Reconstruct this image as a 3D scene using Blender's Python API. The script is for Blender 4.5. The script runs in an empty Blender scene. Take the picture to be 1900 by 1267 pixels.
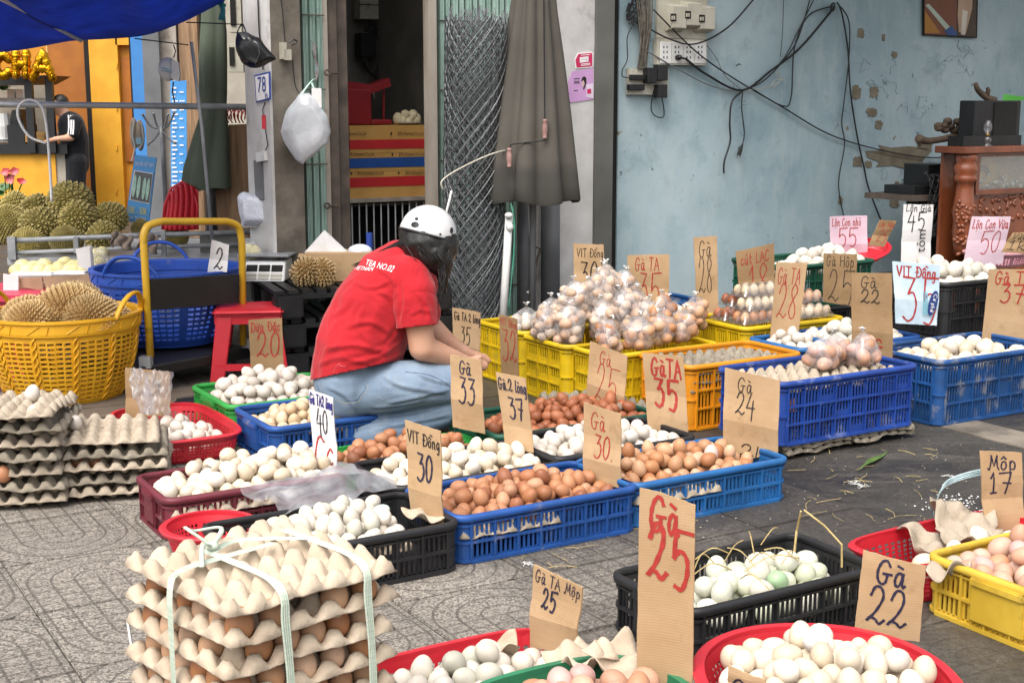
import bpy, bmesh, math, random, unicodedata
import numpy as np
from mathutils import Vector, Matrix, noise as mn

SC = bpy.context.scene
COL = SC.collection
R = math.radians
random.seed(7)
# ------------------------------------------------------------------ camera, world, light, exposure
FPX, PITCH, CH = 2500.0, R(10), 1.25
cam_d = bpy.data.cameras.new('camera')
cam_d.sensor_width = 36
cam_d.lens = FPX / 1900 * 36
cam_d.clip_start, cam_d.clip_end = .05, 300
cam = bpy.data.objects.new('camera', cam_d)
COL.objects.link(cam)
cam.location = (0, 0, CH)
cam.rotation_euler = (R(90) - PITCH, 0, 0)
SC.camera = cam
SUN_EL, SUN_AZ = R(58), R(205)          # azimuth measured from +Y clockwise: behind the camera, a little left
wd = bpy.data.worlds.new('World')
SC.world = wd
wd.use_nodes = True
nt = wd.node_tree
bg = nt.nodes['Background']
sky = nt.nodes.new('ShaderNodeTexSky')
sky.sky_type = 'NISHITA'
sky.sun_disc = False
sky.sun_elevation, sky.sun_rotation = SUN_EL, SUN_AZ
sky.air_density, sky.dust_density, sky.ozone_density = 1.0, 6.0, .3
hs = nt.nodes.new('ShaderNodeHueSaturation')
hs.inputs['Saturation'].default_value = .35
nt.links.new(sky.outputs[0], hs.inputs['Color'])
nt.links.new(hs.outputs[0], bg.inputs[0])
bg.inputs[1].default_value = .15
sl = bpy.data.lights.new('sun', 'SUN')
sl.energy, sl.angle, sl.color = .75, R(55), (1, .96, .90)
so = bpy.data.objects.new('sun', sl)
COL.objects.link(so)
so.rotation_euler = Vector((-math.sin(SUN_AZ) * math.cos(SUN_EL), -math.cos(SUN_AZ) * math.cos(SUN_EL), -math.sin(SUN_EL))).to_track_quat('-Z', 'Y').to_euler()
SC.view_settings.view_transform = 'Standard'
SC.view_settings.look = 'None'
SC.view_settings.gamma = 1
SC.view_settings.exposure = 0.98
SC.cycles.max_bounces = 8
SC.cycles.transparent_max_bounces = 16
SC.cycles.use_denoising = True

# ------------------------------------------------------------------ places: pixels of the photograph (1900 px wide) to points
CP, SP = math.cos(PITCH), math.sin(PITCH)
YAW = R(31)                              # the street front and the rows of crates run along this bearing
CA, SA = math.cos(YAW), math.sin(YAW)

def ray(u, v):
    x, y = (u - 950) / FPX, (633.5 - v) / FPX
    return Vector((x, CP + y * SP, -SP + y * CP))
def at(u, v, z=0.0):
    d = ray(u, v); t = (z - CH) / d.z
    return Vector((d.x * t, d.y * t, z))
def atY(u, v, Y):
    d = ray(u, v); t = Y / d.y
    return Vector((d.x * t, Y, CH + d.z * t))
def plane(u, v, P, yaw):                 # the ray of a pixel meets the upright plane through P with bearing yaw
    n = Vector((-math.sin(yaw), math.cos(yaw), 0)); d = ray(u, v)
    t = n.dot(Vector((P[0], P[1], 0))) / n.dot(d)
    return Vector((d.x * t, d.y * t, CH + d.z * t))
def W(a, b, z=0.0):                      # street-front frame to world
    return Vector((a * CA - b * SA, a * SA + b * CA, z))
def AB(p):
    return (p[0] * CA + p[1] * SA, -p[0] * SA + p[1] * CA)
def onB(u, v, b):
    return plane(u, v, W(0, b), YAW)
def onBz(u, v, b):                       # same, as (a, z)
    p = onB(u, v, b); return AB(p)[0], p.z

# ------------------------------------------------------------------ objects
MATS_W = {}
def tag(o, label=None, cat=None, group=None, kind=None):
    if label: o['label'] = label
    if cat: o['category'] = cat
    if group: o['group'] = group
    if kind: o['kind'] = kind
    return o
def thing(name, label, cat, loc=(0, 0, 0), rz=0.0, group=None):
    o = bpy.data.objects.new(name, None)
    o.empty_display_size = .05
    COL.objects.link(o)
    o.location = loc; o.rotation_euler = (0, 0, rz)
    MATS_W[o.name] = Matrix.Translation(Vector(loc)) @ Matrix.Rotation(rz, 4, 'Z')
    return tag(o, label, cat, group)
def copy_tree(o, parent=None):
    c = o.copy(); COL.objects.link(c); c.parent = parent
    for ch in list(o.children): copy_tree(ch, c)
    return c

def catmull(pts, n=6, closed=False):
    P = [Vector(p) for p in pts]
    if len(P) < 3: return P
    out = []
    m = len(P)
    rng = range(m if closed else m - 1)
    for i in rng:
        p0 = P[(i - 1) % m] if (closed or i > 0) else P[0]
        p1, p2 = P[i], P[(i + 1) % m]
        p3 = P[(i + 2) % m] if (closed or i + 2 < m) else P[-1]
        for k in range(n):
            t = k / n
            out.append(.5 * (2 * p1 + (p2 - p0) * t + (2 * p0 - 5 * p1 + 4 * p2 - p3) * t * t + (3 * p1 - p0 - 3 * p2 + p3) * t ** 3))
    if not closed: out.append(P[-1])
    return out

class MB:
    def __init__(s): s.v, s.f, s.m, s.cur = [], [], [], 0
    def add(s, vs, fs, M=None):
        o = len(s.v)
        s.v += [tuple(M @ Vector(p)) if M is not None else tuple(p) for p in vs]
        s.f += [tuple(i + o for i in f) for f in fs]
        s.m += [s.cur] * len(fs)
        return s
    def box(s, c, d, rz=0.0, M=None):
        x, y, z = d[0] / 2, d[1] / 2, d[2] / 2
        vs = [(-x, -y, -z), (x, -y, -z), (x, y, -z), (-x, y, -z), (-x, -y, z), (x, -y, z), (x, y, z), (-x, y, z)]
        fs = [(0, 3, 2, 1), (4, 5, 6, 7), (0, 1, 5, 4), (1, 2, 6, 5), (2, 3, 7, 6), (3, 0, 4, 7)]
        T = Matrix.Translation(Vector(c)) @ Matrix.Rotation(rz, 4, 'Z')
        return s.add(vs, fs, T if M is None else M @ T)
    def rbox(s, c, d, r=.004, rz=0.0, M=None, seg=2):     # a box with rounded edges
        bm = bmesh.new(); bmesh.ops.create_cube(bm, size=1)
        bmesh.ops.scale(bm, vec=d, verts=bm.verts)
        bmesh.ops.bevel(bm, geom=bm.edges[:], offset=min(r, min(d) * .45), segments=seg, affect='EDGES')
        T = Matrix.Translation(Vector(c)) @ Matrix.Rotation(rz, 4, 'Z')
        if M is not None: T = M @ T
        bm.verts.index_update()
        s.add([v.co for v in bm.verts], [[v.index for v in f.verts] for f in bm.faces], T); bm.free(); return s
    def hexa(s, q0, q1):                 # two quads (lists of 4 points) joined to a solid
        return s.add(list(q0) + list(q1), [(3, 2, 1, 0), (4, 5, 6, 7), (0, 1, 5, 4), (1, 2, 6, 5), (2, 3, 7, 6), (3, 0, 4, 7)])
    def tube(s, pts, r, seg=6, closed=False, cap=True, flat=1.0):
        P = [Vector(p) for p in pts]; n = len(P)
        rad = r if isinstance(r, (list, tuple)) else [r] * n
        up = Vector((0, 0, 1)); vs = []; prev = None
        for i, p in enumerate(P):
            a = P[(i - 1) % n] if (closed or i > 0) else P[0]
            b = P[(i + 1) % n] if (closed or i < n - 1) else P[-1]
            t = (b - a)
            t = t.normalized() if t.length > 1e-9 else Vector((0, 0, 1))
            if prev is None:
                x = t.cross(up if abs(t.z) < .95 else Vector((1, 0, 0))).normalized()
            else:
                x = (prev - t * prev.dot(t))
                x = x.normalized() if x.length > 1e-6 else t.orthogonal().normalized()
            prev = x; y = t.cross(x)
            for k in range(seg):
                an = 2 * math.pi * k / seg
                vs.append(p + x * math.cos(an) * rad[i] + y * math.sin(an) * rad[i] * flat)
        fs = []
        for i in range(n if closed else n - 1):
            j = (i + 1) % n
            for k in range(seg):
                l = (k + 1) % seg
                fs.append((i * seg + k, i * seg + l, j * seg + l, j * seg + k))
        if cap and not closed:
            fs.append(tuple(range(seg - 1, -1, -1))); fs.append(tuple((n - 1) * seg + k for k in range(seg)))
        return s.add(vs, fs)
    def lathe(s, prof, seg=16, M=None, sx=1.0, sy=1.0, cap=True):
        vs, fs = [], []
        for r, z in prof:
            for k in range(seg):
                a = 2 * math.pi * k / seg
                vs.append((r * math.cos(a) * sx, r * math.sin(a) * sy, z))
        for i in range(len(prof) - 1):
            for k in range(seg):
                l = (k + 1) % seg
                fs.append((i * seg + k, i * seg + l, (i + 1) * seg + l, (i + 1) * seg + k))
        if cap:
            fs.append(tuple(range(seg - 1, -1, -1))); fs.append(tuple((len(prof) - 1) * seg + k for k in range(seg)))
        return s.add(vs, fs, M)
    def grid(s, fn, nu, nv, closeu=False, M=None):
        vs = [fn(i / (nu if closeu else nu), j / nv) for j in range(nv + 1) for i in range(nu if closeu else nu + 1)]
        w = nu if closeu else nu + 1
        fs = [(j * w + i, j * w + (i + 1) % w, (j + 1) * w + (i + 1) % w, (j + 1) * w + i) for j in range(nv) for i in range(nu)]
        return s.add(vs, fs, M)
    def ball(s, c, r, seg=10, rings=7, M=None, rot=None):
        rr = r if isinstance(r, (list, tuple)) else (r, r, r)
        prof = []
        vs = [(0, 0, -1)]
        for i in range(1, rings):
            a = -math.pi / 2 + math.pi * i / rings
            for k in range(seg):
                b = 2 * math.pi * k / seg
                vs.append((math.cos(a) * math.cos(b), math.cos(a) * math.sin(b), math.sin(a)))
        vs.append((0, 0, 1)); n = len(vs)
        fs = [(0, 1 + (k + 1) % seg, 1 + k) for k in range(seg)]
        for i in range(rings - 2):
            for k in range(seg):
                l = (k + 1) % seg
                fs.append((1 + i * seg + k, 1 + i * seg + l, 1 + (i + 1) * seg + l, 1 + (i + 1) * seg + k))
        o = 1 + (rings - 2) * seg
        fs += [(o + k, o + (k + 1) % seg, n - 1) for k in range(seg)]
        T = Matrix.Translation(Vector(c))
        if rot is not None: T = T @ rot
        T = T @ Matrix.Diagonal((rr[0], rr[1], rr[2], 1))
        return s.add(vs, fs, T if M is None else M @ T)
    def mesh(s, name='mesh', smooth=False, mats=()):
        me = bpy.data.meshes.new(name)
        me.from_pydata([tuple(p) for p in s.v], [], s.f)
        for m in mats: me.materials.append(m)
        if len(mats) > 1: me.polygons.foreach_set('material_index', s.m)
        if smooth: me.polygons.foreach_set('use_smooth', [True] * len(me.polygons))
        me.update()
        return me
    def build(s, name, mat, parent=None, world=False, smooth=False, mods=()):
        if world and parent is not None:
            inv = MATS_W[parent.name].inverted()
            s.v = [tuple(inv @ Vector(p)) for p in s.v]
        mats = mat if isinstance(mat, (list, tuple)) else (mat,)
        me = s.mesh(name, smooth, mats)
        return link(name, me, parent, mods)

def link(name, me, parent=None, mods=(), loc=None, rz=None):
    o = bpy.data.objects.new(name, me)
    COL.objects.link(o)
    o.parent = parent
    if loc is not None: o.location = loc
    if rz is not None: o.rotation_euler = (0, 0, rz)
    for k, v in mods:
        m = o.modifiers.new(k.lower(), k)
        for a, b in v.items(): setattr(m, a, b)
    return o
def bake(o):                             # apply the modifiers without bpy.ops
    dg = bpy.context.evaluated_depsgraph_get()
    me = bpy.data.meshes.new_from_object(o.evaluated_get(dg))
    o.modifiers.clear(); o.data = me
    return o
SOL = lambda t, off=-1: ('SOLIDIFY', dict(thickness=t, offset=off))
BEV = lambda w, seg=2: ('BEVEL', dict(width=w, segments=seg, limit_method='ANGLE'))

# ------------------------------------------------------------------ materials
def lin(h, k=1.0):
    h = h.lstrip('#'); out = []
    for i in (0, 2, 4):
        c = int(h[i:i + 2], 16) / 255
        out.append((c / 12.92 if c <= .04045 else ((c + .055) / 1.055) ** 2.4) * k)
    return tuple(out)
def col4(c): return (c[0], c[1], c[2], 1) if len(c) == 3 else c

class NT:
    def __init__(s, name):
        s.m = bpy.data.materials.new(name); s.m.use_nodes = True
        s.t = s.m.node_tree; s.b = s.t.nodes['Principled BSDF']; s.out = s.t.nodes['Material Output']
    def n(s, typ, **kw):
        x = s.t.nodes.new('ShaderNode' + typ)
        for k, v in kw.items():
            if k.startswith('i_'): x.inputs[int(k[2:])].default_value = v
            else: setattr(x, k, v)
        return x
    def l(s, a, b): s.t.links.new(a, b)
    def coords(s, kind='Object', rnd=37.0):
        tc = s.n('TexCoord')
        o = tc.outputs[kind]
        if rnd:
            oi = s.n('ObjectInfo'); mu = s.n('Math', operation='MULTIPLY'); mu.inputs[1].default_value = rnd
            s.l(oi.outputs['Random'], mu.inputs[0])
            va = s.n('VectorMath', operation='ADD'); s.l(o, va.inputs[0]); s.l(mu.outputs[0], va.inputs[1]); o = va.outputs[0]
        return o
    def noise(s, vec, scale, detail=4, rough=.55, dist=0):
        x = s.n('TexNoise'); x.inputs['Scale'].default_value = scale; x.inputs['Detail'].default_value = detail
        x.inputs['Roughness'].default_value = rough; x.inputs['Distortion'].default_value = dist
        s.l(vec, x.inputs['Vector']); return x.outputs['Fac']
    def ramp(s, fac, a, b, ca=(0, 0, 0, 1), cb=(1, 1, 1, 1)):
        x = s.n('ValToRGB'); x.color_ramp.elements[0].position = a; x.color_ramp.elements[1].position = b
        x.color_ramp.elements[0].color = ca; x.color_ramp.elements[1].color = cb
        s.l(fac, x.inputs[0]); return x.outputs[0]
    def mix(s, fac, a, b, mode='MIX'):
        x = s.n('Mix', data_type='RGBA', blend_type=mode)
        for i, v in ((0, fac), (6, a), (7, b)):
            if hasattr(v, 'links'): s.l(v, x.inputs[i])
            elif isinstance(v, (int, float)): x.inputs[i].default_value = v if i == 0 else (v, v, v, 1)
            else: x.inputs[i].default_value = col4(v)
        return x.outputs[2]
    def math(s, op, a, b=None, clamp=False):
        x = s.n('Math', operation=op, use_clamp=clamp)
        for i, v in enumerate((a, b)):
            if v is None: continue
            if hasattr(v, 'links'): s.l(v, x.inputs[i])
            else: x.inputs[i].default_value = v
        return x.outputs[0]
    def bump(s, h, strength=.3, dist=.01):
        x = s.n('Bump'); x.inputs['Strength'].default_value = strength; x.inputs['Distance'].default_value = dist
        s.l(h, x.inputs['Height']); s.l(x.outputs[0], s.b.inputs['Normal']); return x
    def base(s, c): 
        if hasattr(c, 'links'): s.l(c, s.b.inputs['Base Color'])
        else: s.b.inputs['Base Color'].default_value = col4(c)

def mat(name, c, c2=None, sc=6, rough=.6, bump=0.0, bsc=60, bd=.004, metal=0, spec=.5, rnd=.0, dirt=None, dirtc=(.09, .075, .06), dsc=4, stretch=None, coat=0, roughv=.12, lo=.35, hi=.65):
    x = NT(name)
    v = x.coords()
    vv = v
    if stretch:
        mp = x.n('Mapping'); mp.inputs['Scale'].default_value = stretch; x.l(v, mp.inputs[0]); vv = mp.outputs[0]
    colr = c
    f1 = x.noise(vv, sc)
    if c2 is None: c2 = tuple(q * .78 for q in c)
    colr = x.mix(x.ramp(f1, lo, hi), c, c2)
    if dirt:
        f2 = x.noise(v, dsc, 7, .65)
        colr = x.mix(x.ramp(f2, .72 - dirt * .45, .9 - dirt * .3), colr, dirtc)
    if rnd:
        oi = x.n('ObjectInfo'); h = x.n('HueSaturation')
        x.l(x.math('ADD', x.math('MULTIPLY', oi.outputs['Random'], rnd * 2), 1 - rnd), h.inputs['Value'])
        x.l(colr, h.inputs['Color']); colr = h.outputs[0]
    x.base(colr)
    f3 = x.noise(vv, bsc, 5)
    x.l(x.math('ADD', x.math('MULTIPLY', f3, roughv * 2), rough - roughv), x.b.inputs['Roughness'])
    x.b.inputs['Metallic'].default_value = metal
    x.b.inputs['Specular IOR Level'].default_value = spec
    x.b.inputs['Coat Weight'].default_value = coat
    if bump: x.bump(f3, bump, bd)
    return x.m

def clear_mat(name, tint=(1, 1, 1), white=.12, gloss=.12, rough=.15, lo=.4, hi=2.2, sc=30):
    x = NT(name); t = x.t
    v = x.coords()
    tr = x.n('BsdfTransparent'); tr.inputs[0].default_value = col4(tint)
    gl = x.n('BsdfGlossy'); gl.inputs['Roughness'].default_value = rough
    df = x.n('BsdfDiffuse'); df.inputs[0].default_value = (.85, .87, .9, 1)
    tl = x.n('BsdfTranslucent'); tl.inputs[0].default_value = (.8, .82, .85, 1)
    m0 = x.n('MixShader', i_0=.5); x.l(df.outputs[0], m0.inputs[1]); x.l(tl.outputs[0], m0.inputs[2])
    m1 = x.n('MixShader'); f = x.ramp(x.noise(v, sc, 4, .6, 1.0), .35, .75, (white * lo,) * 3 + (1,), (min(1, white * hi),) * 3 + (1,)); x.l(f, m1.inputs[0])
    x.l(tr.outputs[0], m1.inputs[1]); x.l(m0.outputs[0], m1.inputs[2])
    lw = x.n('LayerWeight'); lw.inputs[0].default_value = .35
    m2 = x.n('MixShader'); x.l(x.math('ADD', x.math('MULTIPLY', lw.outputs['Facing'], gloss * 2), gloss * .4, True), m2.inputs[0])
    x.l(m1.outputs[0], m2.inputs[1]); x.l(gl.outputs[0], m2.inputs[2])
    b = x.n('Bump'); b.inputs['Strength'].default_value = .35; b.inputs['Distance'].default_value = .004
    x.l(x.noise(v, 55, 4, .6, .8), b.inputs['Height']); x.l(b.outputs[0], gl.inputs['Normal']); x.l(b.outputs[0], df.inputs['Normal'])
    x.l(m2.outputs[0], x.out.inputs[0])
    return x.m
# ------------------------------------------------------------------ shared materials
m_conc = mat('bare_concrete', lin('#7f766a'), lin('#544d44'), 5, .85, .35, 40, dirt=.35, dirtc=lin('#3b352e'), dsc=3)
m_plast = mat('white_plaster', lin('#c9c7c4'), lin('#a9a6a2'), 4, .8, .25, 50, dirt=.3, dirtc=lin('#6d6860'), dsc=5)
m_green = mat('pale_green_paint', lin('#a5beb3'), lin('#8eaa9e'), 6, .5, .1, dirt=.25, dirtc=lin('#4c5a52'))
m_brownm = mat('rusted_brown_steel', lin('#5d5147'), lin('#3f362f'), 9, .7, .2, dirt=.3)
m_offw = mat('worn_offwhite_paint', lin('#a89f94'), lin('#8b8074'), 9, .6, .2, dirt=.35, dirtc=lin('#4b3f35'), stretch=(1, 1, .2))
m_greysteel = mat('grey_painted_steel', lin('#65655f'), lin('#54544f'), 3, .55, .08, dirt=.12, dirtc=lin('#2c2c2a'))
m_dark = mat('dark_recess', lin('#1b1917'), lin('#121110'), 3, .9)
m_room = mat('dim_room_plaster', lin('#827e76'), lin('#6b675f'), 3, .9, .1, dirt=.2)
m_kraft = mat('kraft_card', lin('#a8834f'), lin('#97743f'), 5, .8, .1)
m_black = mat('black_plastic', lin('#1d1d1f'), lin('#131314'), 8, .45, .1, rnd=.1)
m_cable = mat('black_cable', lin('#1a1a1c'), lin('#101012'), 8, .5)
m_white = mat('white_plastic', lin('#d8d8d6'), lin('#c4c4c0'), 4, .4, .02)
m_cream = mat('cream_plastic', lin('#b9b5a6'), lin('#a29d8d'), 5, .5, .05, dirt=.25, dirtc=lin('#57503f'), dsc=14)
m_steel = mat('galvanised_steel', lin('#a3a5a6'), lin('#86898b'), 9, .4, .05, metal=.15)
m_greyp = mat('grey_pvc', lin('#6d6e70'), lin('#5d5e60'), 4, .45, dirt=.1)
m_wood = mat('brown_board', lin('#9a7b5c'), lin('#6e533a'), 5, .7, .2, 30, stretch=(8, 8, .5))
m_red = mat('red_plastic', lin('#c82a37'), lin('#b3212d'), 4, .4, .04, dirt=.08, dirtc=lin('#6b2a24'))
m_text_dark = mat('dark_ink', lin('#22201f'), lin('#1a1918'), 20, .7)
m_text_white = mat('white_ink', lin('#e8e6e6'), lin('#d9d6d6'), 20, .7)
m_yel_paint = mat('yellow_enamel', lin('#cfa62c'), lin('#b98f1e'), 6, .4, .05, dirt=.25, dirtc=lin('#4a3a1c'), dsc=16)

def wall_blue():
    x = NT('blue_limewash')
    v = x.coords('Object', 0)
    mp = x.n('Mapping'); mp.inputs['Scale'].default_value = (1, 1, .28); x.l(v, mp.inputs[0])
    a = x.noise(v, 1.1, 6, .6, .4); b = x.noise(mp.outputs[0], 9, 7, .7); c = x.noise(v, 26, 5, .65)
    d = x.noise(v, 3.2, 6, .65, .3)
    colr = x.mix(x.ramp(a, .32, .7), lin('#899fa6'), lin('#aec0c5'))
    colr = x.mix(x.ramp(d, .5, .72, (0, 0, 0, 1), (.55,) * 3 + (1,)), colr, lin('#6b8893'))
    colr = x.mix(x.ramp(b, .5, .78, (0, 0, 0, 1), (.6,) * 3 + (1,)), colr, lin('#b9c2c2'))
    colr = x.mix(x.ramp(c, .6, .78, (0, 0, 0, 1), (.5,) * 3 + (1,)), colr, lin('#66828c'))
    # grime and stains: soft drips and black scuffs
    e = x.noise(v, 2.3, 8, .72, .6)
    colr = x.mix(x.ramp(e, .58, .8, (0, 0, 0, 1), (.6,) * 3 + (1,)), colr, lin('#5d5f58'))
    g = x.noise(v, 14, 3, .5, 1.5); h = x.noise(v, 1.7, 2)
    sc = x.math('MULTIPLY', x.ramp(g, .69, .72), x.ramp(h, .45, .6))
    colr = x.mix(x.math('MULTIPLY', sc, .75), colr, lin('#37454b'))
    # bare render where the paint has come off, mostly in the area by the cables
    sx = x.n('SeparateXYZ'); x.l(v, sx.inputs[0])
    zone = x.math('MULTIPLY', x.ramp(x.math('ABSOLUTE', x.math('SUBTRACT', sx.outputs[0], 6.75)), .35, .75, (1, 1, 1, 1), (0, 0, 0, 1)),
                  x.ramp(x.math('ABSOLUTE', x.math('SUBTRACT', sx.outputs[2], 1.15)), .25, .6, (1, 1, 1, 1), (0, 0, 0, 1)))
    pl = x.noise(v, 5.2, 6, .6, .2)
    mask = x.ramp(x.math('ADD', pl, x.math('MULTIPLY', zone, .05)), .70, .715)
    colr = x.mix(mask, colr, x.mix(x.noise(v, 12), lin('#7a705f'), lin('#8d8371')))
    x.base(colr); x.b.inputs['Roughness'].default_value = .8; x.b.inputs['Specular IOR Level'].default_value = .3
    hgt = x.math('SUBTRACT', x.math('ADD', x.math('MULTIPLY', c, .5), b), x.math('MULTIPLY', mask, .8))
    x.bump(hgt, .35, .006)
    return x.m
m_blue = wall_blue()

def tile_mat():
    x = NT('terrazzo_paver')
    tc = x.n('TexCoord'); v = tc.outputs['Object']
    ge = x.n('NewGeometry'); P = ge.outputs['Position']
    sx = x.n('SeparateXYZ'); x.l(v, sx.inputs[0])
    X = x.math('DIVIDE', sx.outputs[0], .4); Y = x.math('DIVIDE', sx.outputs[1], .4)      # -.5 .. .5
    yy = x.math('MAXIMUM', Y, 0.0)
    r = x.math('SQRT', x.math('ADD', x.math('MULTIPLY', X, X), x.math('MULTIPLY', yy, yy)))
    g1 = x.math('PINGPONG', x.math('ADD', r, .075), .075)
    l1 = x.math('GREATER_THAN', g1, .0665)
    g2 = x.math('PINGPONG', x.math('ADD', Y, .06), .06)
    l2 = x.math('MULTIPLY', x.math('GREATER_THAN', g2, .0530), x.math('LESS_THAN', Y, .01))
    groove = x.math('MAXIMUM', l1, l2)
    vo = x.n('TexVoronoi'); vo.inputs['Scale'].default_value = 210; x.l(P, vo.inputs['Vector'])
    sp = x.n('SeparateColor'); x.l(vo.outputs['Color'], sp.inputs[0])
    grain = x.ramp(sp.outputs[0], .1, .95, col4(lin('#4a4540')), col4(lin('#a69e92')))
    big = x.noise(P, 3, 5, .6)
    colr = x.mix(x.ramp(big, .35, .7), grain, x.mix(.5, grain, lin('#6f6861')))
    oi = x.n('ObjectInfo'); h = x.n('HueSaturation'); x.l(x.math('ADD', x.math('MULTIPLY', oi.outputs['Random'], .22), .86), h.inputs['Value']); x.l(colr, h.inputs['Color']); colr = h.outputs[0]
    colr = x.mix(x.math('MULTIPLY', groove, .62), colr, lin('#3a342e'))
    # wet black market grime, thickest towards the trader's side
    dt = x.n('VectorMath', operation='DOT_PRODUCT'); x.l(P, dt.inputs[0]); dt.inputs[1].default_value = (CA, SA, 0)
    f = x.math('ADD', x.math('MULTIPLY', x.math('SUBTRACT', dt.outputs['Value'], 1.35), .62), x.math('MULTIPLY', x.math('SUBTRACT', x.noise(P, 2.6, 7, .65), .5), 1.1), )
    wet = x.math('MULTIPLY', x.ramp(f, .05, .75), .93)
    colr = x.mix(wet, colr, x.mix(x.ramp(x.noise(P, 48, 7, .78), .3, .7), lin('#211f1d'), lin('#4b4640')))
    x.base(colr)
    x.l(x.math('SUBTRACT', .8, x.math('MULTIPLY', wet, x.math('MULTIPLY', x.noise(P, 7, 5), .65))), x.b.inputs['Roughness'])
    x.bump(x.math('SUBTRACT', x.math('MULTIPLY', sp.outputs[0], .12), x.math('MULTIPLY', groove, 1.0)), .6, .003)
    return x.m
def grime_mat(name='dark_wet_concrete', c1='#232120', c2='#4a4640'):
    x = NT(name); ge = x.n('NewGeometry'); P = ge.outputs['Position']
    mp = x.n('Mapping'); mp.inputs['Rotation'].default_value = (0, 0, -.35); mp.inputs['Scale'].default_value = (1, 4.5, 1); x.l(P, mp.inputs[0])
    a = x.noise(P, 55, 8, .8); b = x.noise(P, 2.0, 7, .7, .5); s = x.noise(P, 190, 3, .6); w = x.noise(mp.outputs[0], 2.3, 6, .65, .6)
    colr = x.mix(x.ramp(a, .3, .7), lin(c1), lin(c2))
    colr = x.mix(x.ramp(b, .42, .7, (0, 0, 0, 1), (.65,) * 3 + (1,)), colr, lin('#171614'))
    colr = x.mix(x.ramp(w, .52, .74, (0, 0, 0, 1), (.5,) * 3 + (1,)), colr, lin('#6a645a'))
    colr = x.mix(x.ramp(s, .66, .71, (0, 0, 0, 1), (.8,) * 3 + (1,)), colr, lin('#a39b8c'))
    x.base(colr)
    x.l(x.ramp(b, .35, .66, (.75,) * 3 + (1,), (.3,) * 3 + (1,)), x.b.inputs['Roughness'])
    x.bump(a, .45, .005)
    return x.m
m_tile, m_grime = tile_mat(), grime_mat()

def abox(mb, a0, a1, b0, b1, z0, z1):
    return mb.hexa([W(a0, b0, z0), W(a1, b0, z0), W(a1, b1, z0), W(a0, b1, z0)], [W(a0, b0, z1), W(a1, b0, z1), W(a1, b1, z1), W(a0, b1, z1)])
def FR(u0, u1, v0, v1, b):               # pixel rectangle on the plane B = b -> a0, a1, z0, z1
    vm, um = (v0 + v1) / 2, (u0 + u1) / 2
    a0, a1 = onBz(u0, vm, b)[0], onBz(u1, vm, b)[0]
    return a0, a1, onBz(um, v1, b)[1], onBz(um, v0, b)[1]

# ------------------------------------------------------------------ ground
bed = MB(); bed.box((0, 20, -.03), (120, 120, .03)); g = bed.build('ground', m_grime); tag(g, kind='structure')
ap = MB(); abox(ap, 2.83, 30, -6, 6.4, -.014, -.002); g = ap.build('concrete_apron', m_grime); tag(g, kind='structure')
lip = MB(); abox(lip, 4.10, 4.30, 2.0, 3.55, -.003, .003); g = lip.build('pale_concrete_strip', m_conc); tag(g, kind='structure')
pav = thing('pavement', None, None, W(0, 0, 0), YAW); pav['kind'] = 'structure'
tm = MB(); tm.rbox((0, 0, -.0075), (.3965, .3965, .015), .003)
tme = tm.mesh('paving_tile', False, (m_tile,))
for i in range(-4, 6):
    for j in range(-5, 8):
        a, b = .628 + .4 * i + .2, 3.342 + .4 * j + .2
        p = W(a, b)
        if p.y < 1.6 or abs(p.x) / p.y > .5 or b > 6.2: continue
        o = link('paving_tile', tme, pav, loc=(a, b, random.uniform(-.0015, .001)), rz=math.pi * ((i + j) % 2))

# ------------------------------------------------------------------ the street front
BW = 6.4
st = lambda o: tag(o, kind='structure')
# blue wall (local origin along the front so that its paint is laid out in metres)
bw = thing('blue_wall', None, None, (0, 0, 0), YAW); bw['kind'] = 'structure'
a_bw = onBz(1146, 300, BW + .1)[0]
mb = MB()
mb.grid(lambda s, t: (a_bw + s * 6.5, BW + .1 + .004 * mn.noise((s * 9, t * 5, 1)), -.01 + t * 3.3), 60, 30)
mb.box((a_bw + 3.25, BW + .2, 1.64), (6.5, .18, 3.3))
o = mb.build('rendered_face', m_blue, bw)
# large patch of bare render and smaller flakes: thin spalls with their own edge
m_render = mat('bare_render', lin('#7f7766'), lin('#6a6251'), 14, .9, .5, 60)
def flake(uc, vc, du, dv, seed):
    rr = random.Random(seed); pts = []
    n = 22
    for k in range(n):
        an = 2 * math.pi * k / n; q = 1 + rr.uniform(-.28, .22)
        ex = abs(math.cos(an)) ** .6 * (1 if math.cos(an) > 0 else -1); ey = abs(math.sin(an)) ** .6 * (1 if math.sin(an) > 0 else -1)
        a, z = onBz(uc + du * q * ex, vc + dv * q * ey, BW + .094)
        pts.append((a, BW + .094, z))
    m = MB(); m.add(pts + [(p[0], p[1] + .004, p[2]) for p in pts], [tuple(range(n - 1, -1, -1))] + [(k, (k + 1) % n, n + (k + 1) % n, n + k) for k in range(n)])
    return m.build('bare_render_patch', m_render, bw)
for k, q in enumerate([(1668, 292, 52, 20), (1590, 172, 8, 12), (1622, 170, 8, 11), (1618, 208, 9, 8), (1631, 232, 6, 8), (1598, 62, 6, 9), (1660, 102, 5, 6), (1640, 70, 3, 6), (1592, 300, 8, 10), (1660, 375, 8, 10), (1665, 345, 4, 9), (1612, 305, 6, 7), (1560, 372, 4, 8), (1716, 272, 14, 8)]):
    flake(*q, 50 + k)
m_pencil = mat('dark_pencil', lin('#3d5059'), None, 40, .8)
rs = random.Random(77)
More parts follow.
